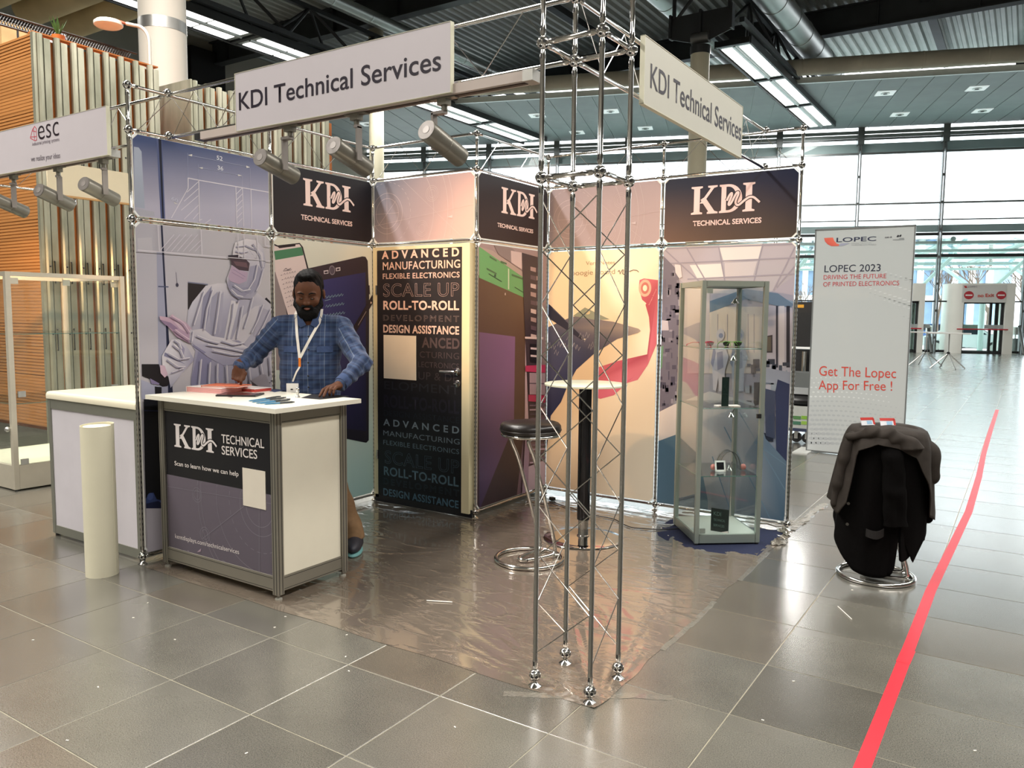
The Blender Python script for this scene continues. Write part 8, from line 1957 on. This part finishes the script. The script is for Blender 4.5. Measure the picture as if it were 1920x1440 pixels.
# right-hand tail of the blazer, sharp corner
tl_ = MB(); P_ = [L3(.045, .17, .60), L3(.20, .10, .56), L3(.245, .06, .40), L3(.215, .12, .255), L3(.09, .17, .150), L3(.060, .175, .140), L3(.045, .18, .30)]
Q_ = [p-(L3(0, .03, 0)-L3(0, 0, 0)) for p in P_]
tl_.add([*P_, *Q_], [tuple(range(7)), tuple(range(13, 6, -1))]+[(i, (i+1) % 7, 7+(i+1) % 7, 7+i) for i in range(7)]); tl_.build('blazer_tail', JBK, jb, ang=30)
s3 = SDF().chain([L3(.20, .06, .60), L3(.245, .05, .50), L3(.262, .045, .36)], [.045, .036, .030], .02); s3.halfspace((0, 0, .33), (0, 0, -1)); cb_ = L3(.24, .05, .5); sdf_obj('sleeve', s3, cb_-.25, cb_+.25, .006, JBK, jb)
for k in range(4): MB().ball(L3(.29, .05, .36+k*.016), .007, 10, 8).build('button', BLACK, jb)
# grey coat: cap over the top, left front lapel, right bulk, twisted sleeve
hemG = interp([-PI, -2.9, -2.72, -2.55, -2.1, -1.6, -1.2, -.9, -.65, -.3, 0, .5, 1.5, 2.6, PI], [.42, .38, .46, .76, .81, .79, .74, .60, .40, .36, .44, .45, .50, .45, .42])
rG = interp([-PI, -2.6, -2.2, -1.6, -1.2, -.8, -.3, 0, .6, 1.5, 2.6, PI], [.272, .255, .225, .225, .235, .262, .292, .295, .27, .23, .265, .272])
drape('coat_body', hemG, lambda t: .212+.030*math.cos(t), rG, .874, JGR, jg, 3, .010, nf=7, thick=.006, dome=.022)
tw_ = SDF(); tw_.noise = lambda X: .004*np.sin((X-[SX, SY, .8])@(L3(.5, 0, -.85)-L3(0, 0, 0))*95+3*np.sin(X[:, 0]*17))+.003*np.sin(X[:, 2]*38+X[:, 0]*30)
tw_.chain([L3(-.215, .06, .835), L3(-.13, .145, .872), L3(-.04, .185, .860), L3(.06, .215, .800), L3(.13, .215, .70), L3(.165, .20, .60)], [.020, .028, .034, .044, .052, .056], .04)
tw_.chain([L3(.165, .20, .60), L3(.20, .16, .50), L3(.215, .13, .43)], [.046, .042, .036], .03); tw_.halfspace((0, 0, .405), (0.1, 0, -1))
cb_ = L3(0, .12, .65); sdf_obj('sleeve', tw_, cb_-[.42, .42, .32], cb_+[.42, .42, .32], .006, JGR, jg)
bk_ = SDF(); bk_.noise = lambda X: .004*np.sin(X[:, 2]*34+X[:, 0]*25+2*np.sin(X[:, 1]*20))
bk_.chain([L3(.02, .02, .865), L3(.13, .05, .835), L3(.215, .08, .745), L3(.245, .09, .62)], [.045, .060, .062, .050], .04); cb_ = L3(.15, .05, .7); sdf_obj('coat_fold', bk_, cb_-.32, cb_+.32, .006, JGR, jg)
clp = SDF(); clp.chain([L3(-.20, .05, .84), L3(-.235, .04, .70), L3(-.262, .03, .55), L3(-.275, .03, .44)], [.024, .028, .026, .016], .03); clp.noise = bk_.noise; cb_ = L3(-.25, .03, .64); sdf_obj('lapel', clp, cb_-.28, cb_+.28, .006, JGR, jg)
# two paper sachets on top
SAW = mat('sachet_white', '#d4d6dc', 0.4, var=0.03); SAR = mat('sachet_red', '#b8342e', 0.4, var=0.05); SAB = mat('sachet_blue', '#8fb4d0', 0.4, var=0.05)
for (a, bk, rz_, lab) in ((-.105, .03, .45, 'small red and white sachet on top of the coats, left one'), (.0, .05, .1, 'small red and white sachet on top of the coats, right one')):
    c = L3(a, bk, .916); t = thing('sachet', lab, 'sachet', tuple(c))
    ex = (L3(math.cos(rz_), -math.sin(rz_)*.5, 0)-L3(0, 0, 0)); ex /= np.linalg.norm(ex); ey = np.cross(zz, ex); ez = ey*.35+zz*.75; ez /= np.linalg.norm(ez)
    MB().obox(c, ex*.042, ez*.022, np.cross(ex, ez)*.002).build('packet', SAW, t, smooth=False)
    nn = np.cross(ex, ez); nn = nn if nn@AF < 0 else -nn
    MB().obox(c+ez*.016+nn*.0024, ex*.043, ez*.008, nn*.0008).build('red_band', SAR, t, smooth=False); MB().obox(c-ez*.006+nn*.0024+ex*.01, ex*.016, ez*.010, nn*.0006).build('blue_print', SAB, t, smooth=False); MB().obox(c+ex*.040+nn*.0022, ex*.006, ez*.018, nn*.0010).build('red_end', SAR, t, smooth=False)
